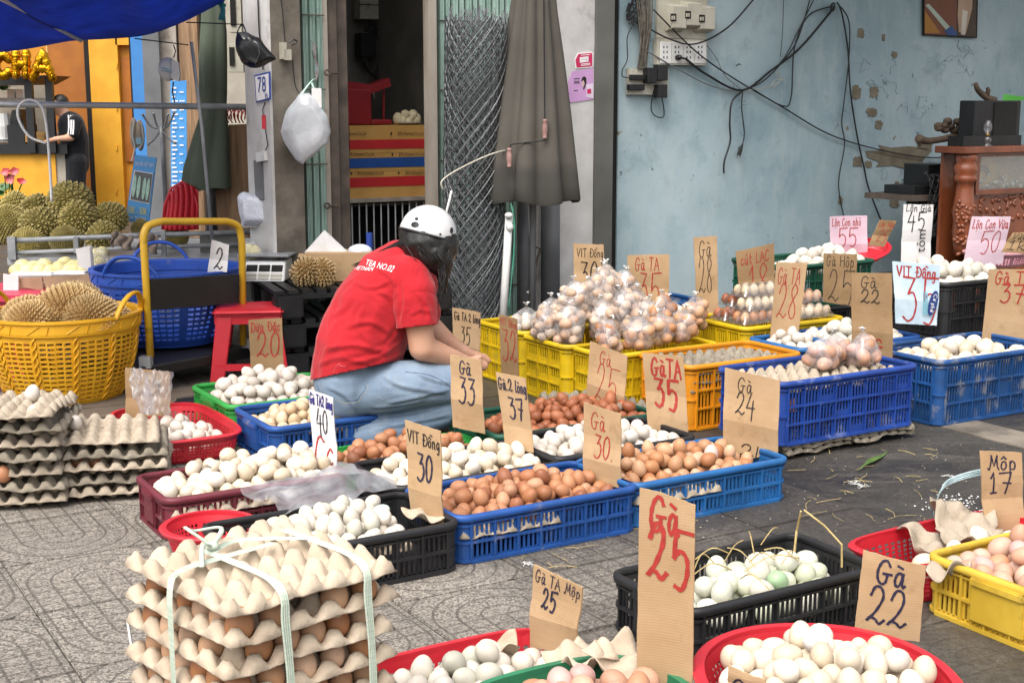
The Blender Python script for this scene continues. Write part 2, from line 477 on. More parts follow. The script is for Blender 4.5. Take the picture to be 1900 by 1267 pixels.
for k in range(34):
    uc, vc = rs.choice(((1650, 160), (1700, 195), (1610, 215), (1660, 330), (1640, 350), (1745, 200), (1790, 110), (1600, 130))); uc += rs.gauss(0, 22); vc += rs.gauss(0, 16)
    m = MB(); pts = [(uc, vc)]
    for q in range(rs.randrange(4, 9)): pts.append((pts[-1][0] + rs.gauss(0, 5), pts[-1][1] + rs.gauss(0, 5)))
    m.tube([Vector((p[0], BW + .0945, p[1])) for p in (onBz(u, v, BW + .094) for u, v in ((q.x, q.y) for q in catmull([(a_, b_, 0) for a_, b_ in pts], 4)))], .0011, 4, flat=.4)
    m.build('pencil_scribble', m_pencil, bw)
# steel door post and dark gap at the wall's end
mb = MB(); a0, a1 = onBz(1105, 300, BW - .02)[0], onBz(1137, 300, BW - .02)[0]
abox(mb, a0, a1, BW - .02, BW + .1, 0, 3.2); pst = mb.build('steel_door_post', m_greysteel); st(pst)
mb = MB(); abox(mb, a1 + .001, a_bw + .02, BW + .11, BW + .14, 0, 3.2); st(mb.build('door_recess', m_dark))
# white pillar
mb = MB(); a0p = onBz(1000, 300, BW)[0]; abox(mb, a0p, a0 - .002, BW, BW + .35, 0, 3.2); st(mb.build('white_pillar', m_plast))
# left concrete column with a plastered flank
ac0, ac1 = onBz(508, 250, BW - .15)[0], onBz(562, 250, BW - .15)[0]
q = plane(463, 250, W(ac0, 0), YAW + R(90)); bcol = AB(q)[1]
mb = MB(); abox(mb, ac0, ac1, BW - .15, bcol, 0, 3.2); col = thing('concrete_column', None, None, W(ac0, BW - .15), YAW); col['kind'] = 'structure'
mb.build('column_shaft', m_conc, col, world=True)
mb = MB(); abox(mb, ac0 - .014, ac0 - .0005, BW - .148, bcol, 0, 3.2); mb.build('plaster_flank', m_plast, col, world=True)
# room behind the doorway
ar0, ar1 = ac1 - .05, onBz(1000, 200, BW)[0]
q_ = onB(485, 250, 8.6); pL0 = Vector((q_.x, q_.y, 0)); ar0 = AB(pL0)[0] + .1
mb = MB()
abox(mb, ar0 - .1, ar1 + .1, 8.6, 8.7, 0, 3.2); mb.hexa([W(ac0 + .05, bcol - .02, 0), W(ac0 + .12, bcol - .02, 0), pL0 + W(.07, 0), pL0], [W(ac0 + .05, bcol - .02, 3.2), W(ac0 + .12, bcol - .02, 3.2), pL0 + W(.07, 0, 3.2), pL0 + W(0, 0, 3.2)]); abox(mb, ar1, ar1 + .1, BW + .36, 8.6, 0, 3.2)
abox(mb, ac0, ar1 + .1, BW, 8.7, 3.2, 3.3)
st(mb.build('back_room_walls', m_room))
# folding gates: each upright channel is its own piece
def gate(name, label, u0, u1, v, b, nsl, extra=()):
    a0, a1 = onBz(u0, v, b)[0], onBz(u1, v, b)[0]
    t = thing(name, label, 'gate', W((a0 + a1) / 2, b), YAW)
    w = (a1 - a0) / nsl
    m = MB(); m.box((0, 0, 1.5), (w * .62, .03, 3.0)); m.box((-w * .2, -.017, 1.5), (w * .18, .006, 3.0)); m.box((w * .2, -.017, 1.5), (w * .18, .006, 3.0))
    me = m.mesh('gate_channel', False, (m_green,))
    for k in range(nsl):
        link('gate_channel', me, t, loc=((a0 + w * (k + .5)) - (a0 + a1) / 2, .012 * (k % 2), 0))
    for z in (.25, .95, 1.32, 1.68, 2.4):
        m = MB(); m.box((0, -.024, z), (a1 - a0, .006, .006)); m.build('tie_bar', m_brownm, t)
    for z in (.5, 1.05, 1.6):             # scissor links
        m = MB()
        for k in range(nsl - 1):
            x0 = a0 + w * (k + .5) - (a0 + a1) / 2
            m.tube([(x0, .03, z), (x0 + w, .03, z + .12)], .004, 4); m.tube([(x0, .034, z + .12), (x0 + w, .034, z)], .004, 4)
        m.build('scissor_link', m_brownm, t)
    return t
gl = gate('folding_gate', 'pale green folding steel gate drawn back beside the concrete column', 563, 603, 250, BW - .02, 6)
gr = gate('folding_gate', 'grey green folding steel gate behind the roll of wire mesh', 813, 960, 250, BW + .05, 12)
def upright(name, label, u0, u1, b, d, m):
    a0, a1 = onBz(u0, 250, b)[0], onBz(u1, 250, b)[0]
    mb = MB(); abox(mb, a0, a1, b, b + d, 0, 3.2); o = mb.build(name, m); return st(o)
upright('gate_end_post', '', 603.5, 612, BW - .03, .05, m_offw)
upright('door_jamb', '', 612.5, 629, BW - .01, .08, m_brownm)
upright('door_jamb', '', 629.5, 647, BW + .03, .1, m_brownm)
upright('door_jamb', '', 797, 812, BW - .01, .06, m_offw)
# ceiling of the shop awning over the front: outside the picture, it keeps the wall in shade
mb = MB(); abox(mb, 4.6, 12, 4.9, 6.52, 2.9, 2.94); aw = mb.build('awning_roof', m_greysteel); st(aw)
mb = MB(); abox(mb, 11.0, 11.2, -1.0, 6.6, 0, 3.4); st(mb.build('side_wall', m_plast))
# ------------------------------------------------------------------ crates
def plast(name, h, h2=None, dirt=.22, dc='#8f8879'):
    return mat(name, lin(h), lin(h2) if h2 else None, 7, .5, .1, 60, dirt=dirt + .12, dirtc=lin(dc), dsc=9)
m_cr = {  # moulded plastics
    'blue': plast('blue_crate_plastic', '#1f4f96', '#1a4480', .12), 'teal': plast('dull_blue_crate_plastic', '#22639f', '#1d5488', .14),
    'royal': plast('royal_blue_crate_plastic', '#1f4596', '#19377e', .2, '#8f98b5'), 'navy': plast('navy_crate_plastic', '#1d4f8c', '#18406f', .3, '#a49c86'),
    'black': plast('black_crate_plastic', '#232325', '#19191b', .12, '#4a4742'), 'maroon': plast('maroon_crate_plastic', '#6f2a35', '#5f222d', .1),
    'green': plast('green_crate_plastic', '#2f9a42', '#278538', .08), 'dkgreen': plast('dark_green_crate_plastic', '#17543f', '#123f30', .1),
    'yellow': plast('yellow_crate_plastic', '#d3b213', '#b89a0c', .18, '#6b6138'), 'orange': plast('orange_crate_plastic', '#d98d16', '#c47b0c', .12, '#7a5a2a'),
    'oldyellow': plast('old_yellow_crate_plastic', '#cfae3f', '#b9972c', .3, '#6f6138'), 'red': m_red,
}
def rrect(L, Wd, r, n=4):
    pts = []
    for cx, cy, a0 in ((L / 2 - r, -Wd / 2 + r, -90), (L / 2 - r, Wd / 2 - r, 0), (-L / 2 + r, Wd / 2 - r, 90), (-L / 2 + r, -Wd / 2 + r, 180)):
        for k in range(n + 1):
            a = R(a0 + 90 * k / n); pts.append((cx + r * math.cos(a), cy + r * math.sin(a)))
    return pts
CR_CACHE = {}
def crate_parts(L, Wd, h, style):
    key = (round(L, 2), round(Wd, 2), round(h, 2), style)
    if key in CR_CACHE: return CR_CACHE[key]
    rc = .035
    def wall(length, plate):
        m = MB(); T = .0035; span = length - 2 * rc
        n = max(2, round(span / .078)); cw = span / n
        rows = 2 if h < .2 else 3
        zb, zt = .012, h - .030
        rh = (zt - zb) / rows
        m.box((0, 0, h - .016), (span, T, .030))                       # band under the rim
        m.box((0, 0, .008), (span, T, .016)); m.box((0, -.005, .006), (span, .012, .010))
        for j in range(1, rows): m.box((0, -.003, zb + rh * j), (span, .011, .008))
        m.box((0, -.003, zt + .002), (span, .011, .006))
        for i in range(n + 1):
            m.box((-span / 2 + cw * i, -.003, h / 2 - .004), (.006, .012, h - .03))
        for j in range(rows):
            z0 = zb + rh * j + .006; z1 = zb + rh * (j + 1) - .006
            for i in range(n):
                x0 = -span / 2 + cw * i
                if style == 'panel' and j == 1 and i % 3 == 1:
                    m.box((x0 + cw / 2, .001, (z0 + z1) / 2), (cw, T, z1 - z0 + .012)); continue
                if style == 'weave' or (h >= .2 and style != 'panel' and (i + j) % 5 == 4):
                    m.box((x0 + cw / 2, .001, z0 + .01), (cw, T, .02))
                ns = 5
                for q in range(ns):
                    m.box((x0 + cw * (q + .5) / ns, 0, (z0 + z1) / 2), (cw / ns * .45, T, z1 - z0 + .012))
        if plate:
            m.rbox((0, -.008, h * .55), (min(.16, span * .42), .014, h * .78), .004); m.rbox((0, -.013, h * .83), (min(.16, span * .42), .018, .022), .004)
        return m
    post = MB()
    for k in range(5):
        a0 = R(180 + 90 * k / 5); a1 = R(180 + 90 * (k + 1) / 5)
        q = lambda a, r, z: (r * math.cos(a), r * math.sin(a), z)
        post.hexa([q(a0, rc, 0), q(a1, rc, 0), q(a1, rc - .004, 0), q(a0, rc - .004, 0)], [q(a0, rc, h - .001), q(a1, rc, h - .001), q(a1, rc - .004, h - .001), q(a0, rc - .004, h - .001)])
        for z in (.008, (h - .018) * .5, h - .03):
            post.hexa([q(a0, rc + .006, z - .004), q(a1, rc + .006, z - .004), q(a1, rc, z - .004), q(a0, rc, z - .004)], [q(a0, rc + .006, z + .004), q(a1, rc + .006, z + .004), q(a1, rc, z + .004), q(a0, rc, z + .004)])
    rim = MB()
    prof = [(.000, h - .020), (.011, h - .020), (.013, h - .012), (.012, h - .003), (.007, h), (-.003, h), (-.005, h - .004), (-.005, h - .018)]
    rings = []
    base = rrect(L, Wd, rc, 5)
    vs = []; npf = len(prof)
    for k, (x, y) in enumerate(base):
        cx = max(-L / 2 + rc, min(L / 2 - rc, x)); cy = max(-Wd / 2 + rc, min(Wd / 2 - rc, y))
        d = Vector((x - cx, y - cy)); d.normalize()
        for o, z in prof: vs.append((x + d.x * o, y + d.y * o, z))
    nb = len(base)
    fs = [(k * npf + i, ((k + 1) % nb) * npf + i, ((k + 1) % nb) * npf + (i + 1) % npf, k * npf + (i + 1) % npf) for k in range(nb) for i in range(npf)]
    rim.add(vs, fs)
    bs = MB(); bs.box((0, 0, .005), (L - .02, Wd - .02, .006))
    for k in range(5): bs.box((0, -Wd / 2 + Wd * (k + .5) / 5, .001), (L - .03, .008, .006))
    out = dict(long=wall(L, False), short=wall(Wd, h < .2), post=post, rim=rim, base=bs)
    CR_CACHE[key] = {k: (v, {}) for k, v in out.items()}
    return CR_CACHE[key]
def crate(a, b, L, Wd, h, colr, label, z=0.0, style='slat', rz=0.0, group='plastic crates at the egg stall', name='plastic_crate'):
    """(a, b): the front left corner in the street-front frame"""
    c = W(a + L / 2 * math.cos(rz) - Wd / 2 * math.sin(rz), b + L / 2 * math.sin(rz) + Wd / 2 * math.cos(rz), z)
    t = thing(name, label, 'crate', c, YAW + rz, group)
    pm = crate_parts(L, Wd, h, style); m = m_cr[colr]
    def me(k):
        mb, d = pm[k]
        if colr not in d: d[colr] = mb.mesh({'long': 'side_panel', 'short': 'end_panel', 'post': 'corner_post', 'rim': 'rim', 'base': 'crate_floor'}[k], k in ('rim',), (m,))
        return d[colr]
    link('rim', me('rim'), t); link('crate_floor', me('base'), t)
    for y, r in ((-Wd / 2 + .002, 0), (Wd / 2 - .002, math.pi)): link('side_panel', me('long'), t, loc=(0, y, 0), rz=r)
    for x, r in ((-L / 2 + .002, -math.pi / 2), (L / 2 - .002, math.pi / 2)): link('end_panel', me('short'), t, loc=(x, 0, 0), rz=r)
    rc = .035
    for x, y, r in ((-1, -1, 0), (1, -1, math.pi / 2), (1, 1, math.pi), (-1, 1, -math.pi / 2)):
        link('corner_post', me('post'), t, loc=(x * (L / 2 - rc), y * (Wd / 2 - rc), 0), rz=r)
    return t

# perforated sheets: every opening is a real hole
def perf(mb, fn, nu, nv, hole, closeu=True, skip=None):
    """fn(s,t) -> point; hole = (du, dv) share of the cell left open"""
    cache = {}
    def vtx(i, j):
        k = ('g', i % nu if closeu else i, j)
        if k not in cache: cache[k] = len(mb.v); mb.v.append(tuple(fn((k[1]) / nu, j / nv)))
        return cache[k]
    for j in range(nv):
        for i in range(nu):
            q = [vtx(i, j), vtx(i + 1, j), vtx(i + 1, j + 1), vtx(i, j + 1)]
            if skip and skip(i, j): mb.f.append(tuple(q)); mb.m.append(mb.cur); continue
            hu, hv = (1 - hole[0]) / 2, (1 - hole[1]) / 2
            o = len(mb.v)
            for s, t in ((hu, hv), (1 - hu, hv), (1 - hu, 1 - hv), (hu, 1 - hv)): mb.v.append(tuple(fn((i + s) / nu, (j + t) / nv)))
            for k in range(4):
                mb.f.append((q[k], q[(k + 1) % 4], o + (k + 1) % 4, o + k)); mb.m.append(mb.cur)
    return mb
def superell(th, rx, ry, p):
    c, s = math.cos(th), math.sin(th)
    k = (abs(c) ** p + abs(s) ** p) ** (-1 / p)
    return rx * k * c, ry * k * s
def colander(loc, rz, rx, ry, h, p, colr, label, taper=.82, nu=76, nv=10, name='plastic_basket', group=None, flat_rim=.018, lip=.006):
    t = thing(name, label, 'basket', loc, rz, group)
    m = m_cr[colr] if isinstance(colr, str) else colr
    mb = MB()
    def fn(s, q):
        k = taper + (1 - taper) * (q ** .7)
        x, y = superell(s * 2 * math.pi, rx * k, ry * k, p)
        return (x, y, .004 + (h - .012) * q)
    perf(mb, fn, nu, nv, (.62, .62), True, lambda i, j: j == 0 or j >= nv - 2 or i % 19 == 0)
    mb.build('basket_wall', m, t, mods=(SOL(.0025, 0),))
    fl = MB(); n = 48; pts = [superell(2 * math.pi * k / n, rx * taper, ry * taper, p) for k in range(n)]
    fl.add([(x, y, .002) for x, y in pts] + [(x, y, .006) for x, y in pts], [tuple(range(n - 1, -1, -1)), tuple(range(n, 2 * n))] + [(k, (k + 1) % n, n + (k + 1) % n, n + k) for k in range(n)])
    fl.build('basket_floor', m, t)
    rm = MB(); n = 64; prof = [(-.002, -.012), (flat_rim * .8, -.012), (flat_rim, -.004), (flat_rim * .7, 0), (-.002, 0)]
    vs = []
    for k in range(n):
        x, y = superell(2 * math.pi * k / n, rx, ry, p); d = Vector((x, y)).normalized()
        for o, z in prof: vs.append((x + d.x * o, y + d.y * o, h + z))
    rm.add(vs, [(k * 5 + i, ((k + 1) % n) * 5 + i, ((k + 1) % n) * 5 + (i + 1) % 5, k * 5 + (i + 1) % 5) for k in range(n) for i in range(5)])
    rm.build('basket_rim', m, t, smooth=False)
    return t

# ------------------------------------------------------------------ pulp egg trays
m_pulp = mat('pale_pulp', lin('#aea08e'), lin('#978a78'), 12, .9, .5, 130, .004, dirt=.15, dirtc=lin('#776753'), rnd=.05)
m_pulpw = mat('cream_pulp', lin('#c3b39d'), lin('#af9d88'), 12, .9, .5, 130, .004, rnd=.04)
m_pulpd = mat('grey_pulp', lin('#8f8676'), lin('#776e60'), 12, .9, .5, 130, .004, dirt=.25, dirtc=lin('#4e463a'), rnd=.06)
def tray_mesh(nx, ny, px, py, mt, seed, amp=.023, res=7, torn=0.0, warp=.003):
    rr = random.Random(seed); ox = rr.uniform(0, 50)
    m = MB()
    def fn(s, t):
        u, v = -.26 + s * (nx + .52), -.26 + t * (ny + .52)
        cu, cv = math.cos(math.pi * u) ** 2, math.cos(math.pi * v) ** 2
        e = min(u, nx - u, v, ny - v)
        iu, iv = (1 - cu) * (0 < u < nx), (1 - cv) * (0 < v < ny)
        p = cu * cv; c = iu * iv
        p = min(p ** 1.05, .66) / .66
        if e < .2: p *= .82
        if e < 0: p *= max(0, 1 + e / .26) ** .5
        z = amp * 1.02 * p - amp * .95 * (c ** .6)
        x, y = (u - nx / 2) * px, (v - ny / 2) * py
        nz = mn.noise((x * 9 + ox, y * 9, ox)); z += warp * nz * 2 + .0015 * mn.noise((x * 90, y * 90, ox)) + .0012 * mn.noise((x * 45, y * 45, ox + 2))
        if e < -.1: z -= .002 + .004 * abs(mn.noise((x * 30, y * 30, ox + 3))) + torn * .02 * max(0, mn.noise((x * 14, y * 14, ox + 7)))
        x += .0016 * mn.noise((x * 40, y * 40, ox + 5)); y += .0016 * mn.noise((x * 40, y * 40, ox + 9))
        return (x, y, z)
    m.grid(fn, int((nx + .52) * res), int((ny + .52) * res))
    o = m.build('egg_tray', mt, None, smooth=True, mods=(SOL(.0028, 0),))
    bake(o); me = o.data; bpy.data.objects.remove(o)
    return me
TR = {k: [tray_mesh(6, 5, .050, .060, mt, 10 * i + j, torn=t, warp=w) for j in range(2)] for i, (k, mt, t, w) in enumerate((('w', m_pulpw, .2, .003), ('g', m_pulp, 1.0, .007), ('d', m_pulpd, 1.0, .008)))}
def tray(loc, rz, kind, label, group, var=0, tilt=(0, 0)):
    o = link('egg_tray', TR[kind][var % 2], None, loc=loc)
    o.rotation_euler = (tilt[0], tilt[1], rz)
    return tag(o, label, 'egg tray', group)

# ------------------------------------------------------------------ eggs
def egg_mesh(seg, rings, mt, name='egg'):
    m = MB(); m.ball((0, 0, 0), 1, seg, rings)
    vs = []
    for x, y, z in m.v:
        k = .0222 * (1 - .13 * z) 
        vs.append((x * k, y * k, z * .0272 + .001))
    m.v = vs
    return m.mesh(name, True, (mt,)), m
def egg_mat(name, mass):
    x = NT(name); v = x.coords('Object', 37)
    if mass: s = x.n('Attribute', attribute_name='shell'); colr = s.outputs['Color']
    else: s = x.n('ObjectInfo'); colr = s.outputs['Color']
    colr = x.mix(x.ramp(x.noise(v, 60, 5, .6), .4, .8), colr, x.mix(.12, colr, lin('#7a5a3c')))
    sp = x.ramp(x.noise(v, 190, 2, .5), .70, .74)
    colr = x.mix(x.math('MULTIPLY', sp, .45), colr, lin('#8d6e50'))
    st_ = x.ramp(x.noise(v, 26, 6, .75, .8), .64, .76)
    colr = x.mix(x.math('MULTIPLY', st_, .5), colr, lin('#6a5237'))
    x.base(colr); x.b.inputs['Roughness'].default_value = .5; x.b.inputs['Specular IOR Level'].default_value = .38
    x.b.inputs['Subsurface Weight'].default_value = 0
    x.bump(x.noise(v, 420, 2), .08, .001)
    return x.m
m_egg, m_eggm = egg_mat('egg_shell', False), egg_mat('egg_shell_mass', True)
EGG, _ = egg_mesh(18, 12, m_egg)
_, EGGLOW = egg_mesh(12, 8, m_eggm)
EGGS = []                                # dict(p, rot, scale, col, kind, label, group)
PAL = {
    'mound': ['#d2b8a2', '#caac93', '#dbc6b2', '#d6bda6', '#c8a58c'],
    'brown': ['#b27a56', '#a56c49', '#bb8460', '#bf9070', '#9a6145'], 'tan': ['#c1906a', '#b98259', '#c99d79', '#b0774f', '#d0aa8b'],
    'dark': ['#9a5a3a', '#8d5032', '#a56544'], 'cream': ['#dcc7a8', '#d5bd9b', '#e2d0b6', '#cfb492'], 'white': ['#d8cfc2', '#ddd4c9', '#cec5b8', '#dacabb'],
    'duck': ['#d6d0c2', '#dcd6ca', '#ccc9b9', '#ded4c6', '#d3ccbd'], 'pink': ['#d0a48c', '#c99a80', '#d8b29c', '#c4906f', '#cfa9a0'], 'ivory': ['#e0d3bf', '#e6dccd', '#d9c8ae', '#e2d2b8'],
    'green': ['#d6d8c2', '#dcdccb', '#e0dccb', '#cfd4b9'],
}
def heap(x0, x1, y0, y1, z0, n, r=.0222, cone=.05, seed=1, centre=None, ell=False, cand=60, prof=None):
    """eggs dropped one by one; each settles in the lowest hollow among a few spots tried, with a pull towards the heap's centre"""
    rg = np.random.default_rng(seed); P = np.zeros((0, 3)); out = []
    cx, cy = centre or ((x0 + x1) / 2, (y0 + y1) / 2); hx, hy = (x1 - x0) / 2, (y1 - y0) / 2
    mx, my = (x0 + x1) / 2, (y0 + y1) / 2
    for i in range(n):
        X = rg.uniform(x0 + r, x1 - r, cand); Y = rg.uniform(y0 + r, y1 - r, cand)
        if ell:
            k = ((X - mx) / (hx - r)) ** 2 + ((Y - my) / (hy - r)) ** 2 < 1
            X, Y = X[k], Y[k]
            if not len(X): continue
        h = np.full(len(X), z0 + r)
        if len(P):
            d2 = (X[:, None] - P[None, :, 0]) ** 2 + (Y[:, None] - P[None, :, 1]) ** 2
            q = (1.92 * r) ** 2 - d2
            hh = np.where(q > 0, P[None, :, 2] + np.sqrt(np.maximum(q, 0)), -9)
            h = np.maximum(h, hh.max(axis=1))
        cost = h + cone * (((X - cx) / hx) ** 2 + ((Y - cy) / hy) ** 2)
        k = int(np.argmin(cost))
        P = np.vstack([P, [X[k], Y[k], h[k]]]); out.append((X[k], Y[k], h[k]))
    return out
def add_eggs(pts, pal, kind, label, group, seed=1, scale=1.0, jit=.06, M=None, upright=False):
    rr = random.Random(seed)
    for p in pts:
        p = Vector(p)
        if M is not None: p = M @ p
        if upright: rot = Matrix.Rotation(rr.uniform(0, 6), 3, 'Z') @ Matrix.Rotation(rr.uniform(-.25, .25), 3, 'X')
        else: rot = Matrix.Rotation(rr.uniform(0, 6.3), 3, 'Z') @ Matrix.Rotation(rr.choice((1.57, 1.57, 1.2, .7, .3)) + rr.uniform(-.3, .3), 3, 'X')
        c = lin(rr.choice(PAL[pal])); k = rr.uniform(.74, .96)
        EGGS.append(dict(p=p, rot=rot, s=scale * rr.uniform(1 - jit * 1.3, 1 + jit * 1.3), col=tuple(min(.9, q * k) for q in c), kind=kind, label=label, group=group))
def crate_eggs(a, b, L, Wd, zbed, n, pal, kind, label, group, cone=.04, seed=1, scale=1.0, rz=0.0, centre=None, ell=False, inset=.012):
    r = .0222 * scale
    pts = heap(inset, L - inset, inset, Wd - inset, zbed, n, r, cone, seed, centre, ell)
    M = Matrix.Translation(W(a, b, 0)) @ Matrix.Rotation(YAW + rz, 4, 'Z')
    add_eggs(pts, pal, kind, label, group, seed, scale, M=M)

# ---- the crates on the paving, front to back
crate(1.70, 3.11, .60, .33, .14, 'blue', 'low blue slatted crate in front holding deep brown eggs under the sign Gà 30')
crate_eggs(1.70, 3.11, .60, .33, .085, 92, 'brown', 'hen_egg', 'deep brown hen egg in the front blue crate under sign Gà 30', 'brown eggs in the front blue crate', .05, 3)
crate(2.305, 3.125, .60, .32, .14, 'teal', 'low dull blue slatted crate of tan eggs under the sign Gà 24')
crate_eggs(2.305, 3.125, .60, .32, .085, 88, 'tan', 'hen_egg', 'tan hen egg in the low dull blue crate under the sign Gà 24', 'tan eggs in the second blue crate', .05, 4, centre=(.27, .2))
crate(1.08, 3.08, .60, .33, .14, 'black', 'low black slatted crate of pale eggs just behind the tied egg trays')
crate_eggs(1.08, 3.08, .50, .33, .09, 64, 'duck', 'duck_egg', 'whitish duck egg in the black crate behind the tied egg trays', 'pale eggs in the front black crate', .05, 5, 1.0, centre=(.34, .18))
crate(1.075, 3.72, .57, .30, .13, 'maroon', 'maroon slatted crate of big cream eggs beside the patterned paving')
crate_eggs(1.075, 3.72, .57,   .30, .085, 78, 'ivory', 'duck_egg', 'big cream duck egg in the maroon crate', 'cream eggs in the maroon crate', .045, 6, 1.07, centre=(.36, .18))
crate(1.685, 3.46, .57, .32, .14, 'black', 'black slatted crate of cream eggs between the front blue crate and the green tray')
crate_eggs(1.685, 3.46, .57, .32, .09, 84, 'ivory', 'hen_egg', 'cream hen egg in the black crate behind the front blue crate', 'cream eggs in the middle black crate', .05, 7, 1.05)
crate(2.27, 3.50, .56, .33, .14, 'black', 'black slatted crate of whitish eggs behind the sign Gà 30')
crate_eggs(2.27, 3.50, .56, .33, .09, 84, 'white', 'hen_egg', 'whitish hen egg in the black crate behind the sign Gà 30', 'whitish eggs in the rear black crate', .05, 8, 1.0)
colander(W(1.98, 3.99), YAW, .28, .165, .09, 5, 'green', 'shallow green basket of brown eggs in front of the crouching woman', .9, 60, 6, group='plastic baskets at the egg stall')
crate_eggs(1.72, 3.835, .52, .31, .055, 78, 'brown', 'hen_egg', 'brown hen egg in the shallow green basket by the crouching woman', 'brown eggs in the green basket', .055, 9, 1.0, ell=False, inset=.02)
crate(2.28, 3.88, .68, .38, .13, 'dkgreen', 'dark green crate of reddish brown eggs behind the sign Gà 2 lòng 37')
crate_eggs(2.28, 3.88, .68, .38, .08, 118, 'dark', 'hen_egg', 'reddish brown hen egg in the dark green crate behind card 37', 'reddish brown eggs in the dark green crate', .06, 10, .98, centre=(.45, .2))
# left: red basket, green and blue crates beside the stool
colander(Vector((-1.25, 4.86, 0)), YAW + R(90), .295, .178, .095, 4.5, 'red', 'red perforated rectangular basket of white eggs beside the stacked empty trays', .9, 84, 8, group='plastic baskets at the egg stall')
pR = Vector((-1.25, 4.86, 0))
pts = heap(-.26, .24, -.145, .145, .03, 60, .0222, .05, 11, centre=(-.08, .02))
add_eggs(pts, 'white', 'duck_egg', 'white duck egg in the red perforated basket near the stacked trays', 'white eggs in the red basket', 11, 1.0, M=Matrix.Translation(pR) @ Matrix.Rotation(YAW + R(90), 4, 'Z'))
crate(1.63, 4.76, .50, .44, .14, 'green', 'bright green slatted crate heaped with white eggs by the red stool')
crate_eggs(1.63, 4.76, .50, .44, .09, 100, 'white', 'duck_egg', 'white duck egg heaped in the bright green crate by the red stool', 'white eggs in the green crate', .09, 12, 1.08, centre=(.24, .24))
crate(1.64, 4.35, .42, .38, .14, 'blue', 'low blue crate of cream eggs between the green crate and the maroon crate')
crate_eggs(1.64, 4.35, .42, .38, .075, 72, 'cream', 'hen_egg', 'cream hen egg in the low blue crate beside the green crate', 'cream eggs in the left blue crate', .06, 13, 1.0, centre=(.22, .2))
# middle: tall yellow, orange, royal and navy crates
crate(3.06, 5.0, .54, .40, .26, 'yellow', 'tall yellow crate nearest the roll of wire mesh', style='panel')
crate(3.035, 4.615, .55, .34, .26, 'yellow', 'tall yellow crate piled high with bagged pale eggs', style='weave')
crate(3.06, 4.345, .56, .26, .26, 'yellow', 'tall yellow crate of bagged brown eggs next to the orange crate', style='weave')
crate(3.2, 4.0, .57, .33, .26, 'orange', 'tall orange crate filled with grey pulp trays', style='panel')
crate(3.2, 3.49, .68, .345, .235, 'royal', 'tall royal blue crate standing on pulp trays behind the sign Gà 24', z=.05)
crate(4.09, 3.56, .68, .39, .265, 'navy', 'tall navy blue crate of cream eggs with whitish scuffs', style='panel')
crate_eggs(4.09, 3.56, .68, .39, .19, 56, 'ivory', 'hen_egg', 'cream hen egg in the tall scuffed navy crate', 'cream eggs in the navy crate', .05, 14, 1.3)
crate(4.02, 4.0, .44, .36, .27, 'blue', 'blue crate of whitish eggs under the pale bag sign VỊT Đồng 35')
crate_eggs(4.02, 4.0, .44, .36, .23, 36, 'duck', 'duck_egg', 'whitish duck egg under the pale bag sign VỊT Đồng 35', 'whitish eggs under the bag sign', .05, 15, 1.25)
crate(4.6, 4.0, .60, .42, .24, 'black', 'lower black crate of the stack under the heap of white duck eggs')
crate(4.6, 4.0, .60, .42, .24, 'black', 'upper black crate of the stack, filled with white duck eggs', z=.245)
crate_eggs(4.6, 4.0, .60, .42, .43, 62, 'duck', 'duck_egg', 'white duck egg on the stacked black crates near the carved cabinet', 'white eggs on the black crate stack', .07, 16, 1.38, centre=(.22, .22))
crate(4.55, 4.95, .60, .42, .24, 'black', 'lower dark crate under the far heap of white eggs')
crate(4.55, 4.95, .60, .42, .22, 'dkgreen', 'dark green crate of white eggs behind the sign Gà Hộp 25', z=.245)
crate_eggs(4.55, 4.95, .60, .42, .385, 76, 'duck', 'duck_egg', 'white duck egg in the far dark green crate by the blue wall', 'white eggs in the far green crate', .075, 17, 1.3, centre=(.40, .15))
crate(3.82, 4.40, .58, .38, .30, 'yellow', 'yellow crate carrying clear boxes of quail eggs behind the orange crate', style='weave')
crate(3.79, 4.02, .21, .32, .27, 'teal', 'narrow blue crate of pale eggs behind the royal blue crate')
crate_eggs(3.79, 4.02, .21, .32, .23, 24, 'white', 'duck_egg', 'pale egg in the narrow blue crate behind the royal blue crate', 'pale eggs in the narrow blue crate', .05, 18, 1.0)
crate(3.72, 5.25, .58, .40, .28, 'navy', 'navy crate holding a pulp tray of brown eggs by the white pillar')
crate(3.66, 4.80, .60, .40, .26, 'yellow', 'tall yellow crate behind the bagged brown eggs', style='panel')
# right foreground
crate(1.81, 2.24, .58, .30, .14, 'black', 'black slatted crate of greenish white eggs and straw in the front row')
crate_eggs(1.81, 2.24, .58, .30, .035, 50, 'green', 'duck_egg', 'greenish white duck egg in the black crate with straw', 'greenish eggs in the black crate with straw', .05, 19, 1.22, centre=(.36, .16))
crate(2.545, 1.78, .60, .44, .15, 'oldyellow', 'worn yellow crate of pinkish eggs at the edge of the stall')
crate_eggs(2.545, 1.78, .60, .44, .10, 90, 'pink', 'hen_egg', 'pinkish brown hen egg in the worn yellow crate', 'pinkish eggs in the worn yellow crate', .05, 20, 1.12, centre=(.3, .26))
colander(W(2.80, 2.36), YAW, .29, .125, .11, 5, 'red', 'red perforated basket of broken trays and a few eggs behind the worn yellow crate', .9, 84, 8, group='plastic baskets at the egg stall')
pts = [(-.16, -.04, .075), (-.11, -.075, .08), (-.03, -.03, .085), (.0, -.075, .08), (.1, -.02, .09), (-.22, .0, .05), (-.2, -.07, .06), (-.05, -.08, .06), (.06, -.08, .065), (-.15, -.01, .045), (-.08, .0, .05), (-.24, -.05, .035), (.14, -.07, .07), (.19, -.03, .08), (.05, -.04, .11)]
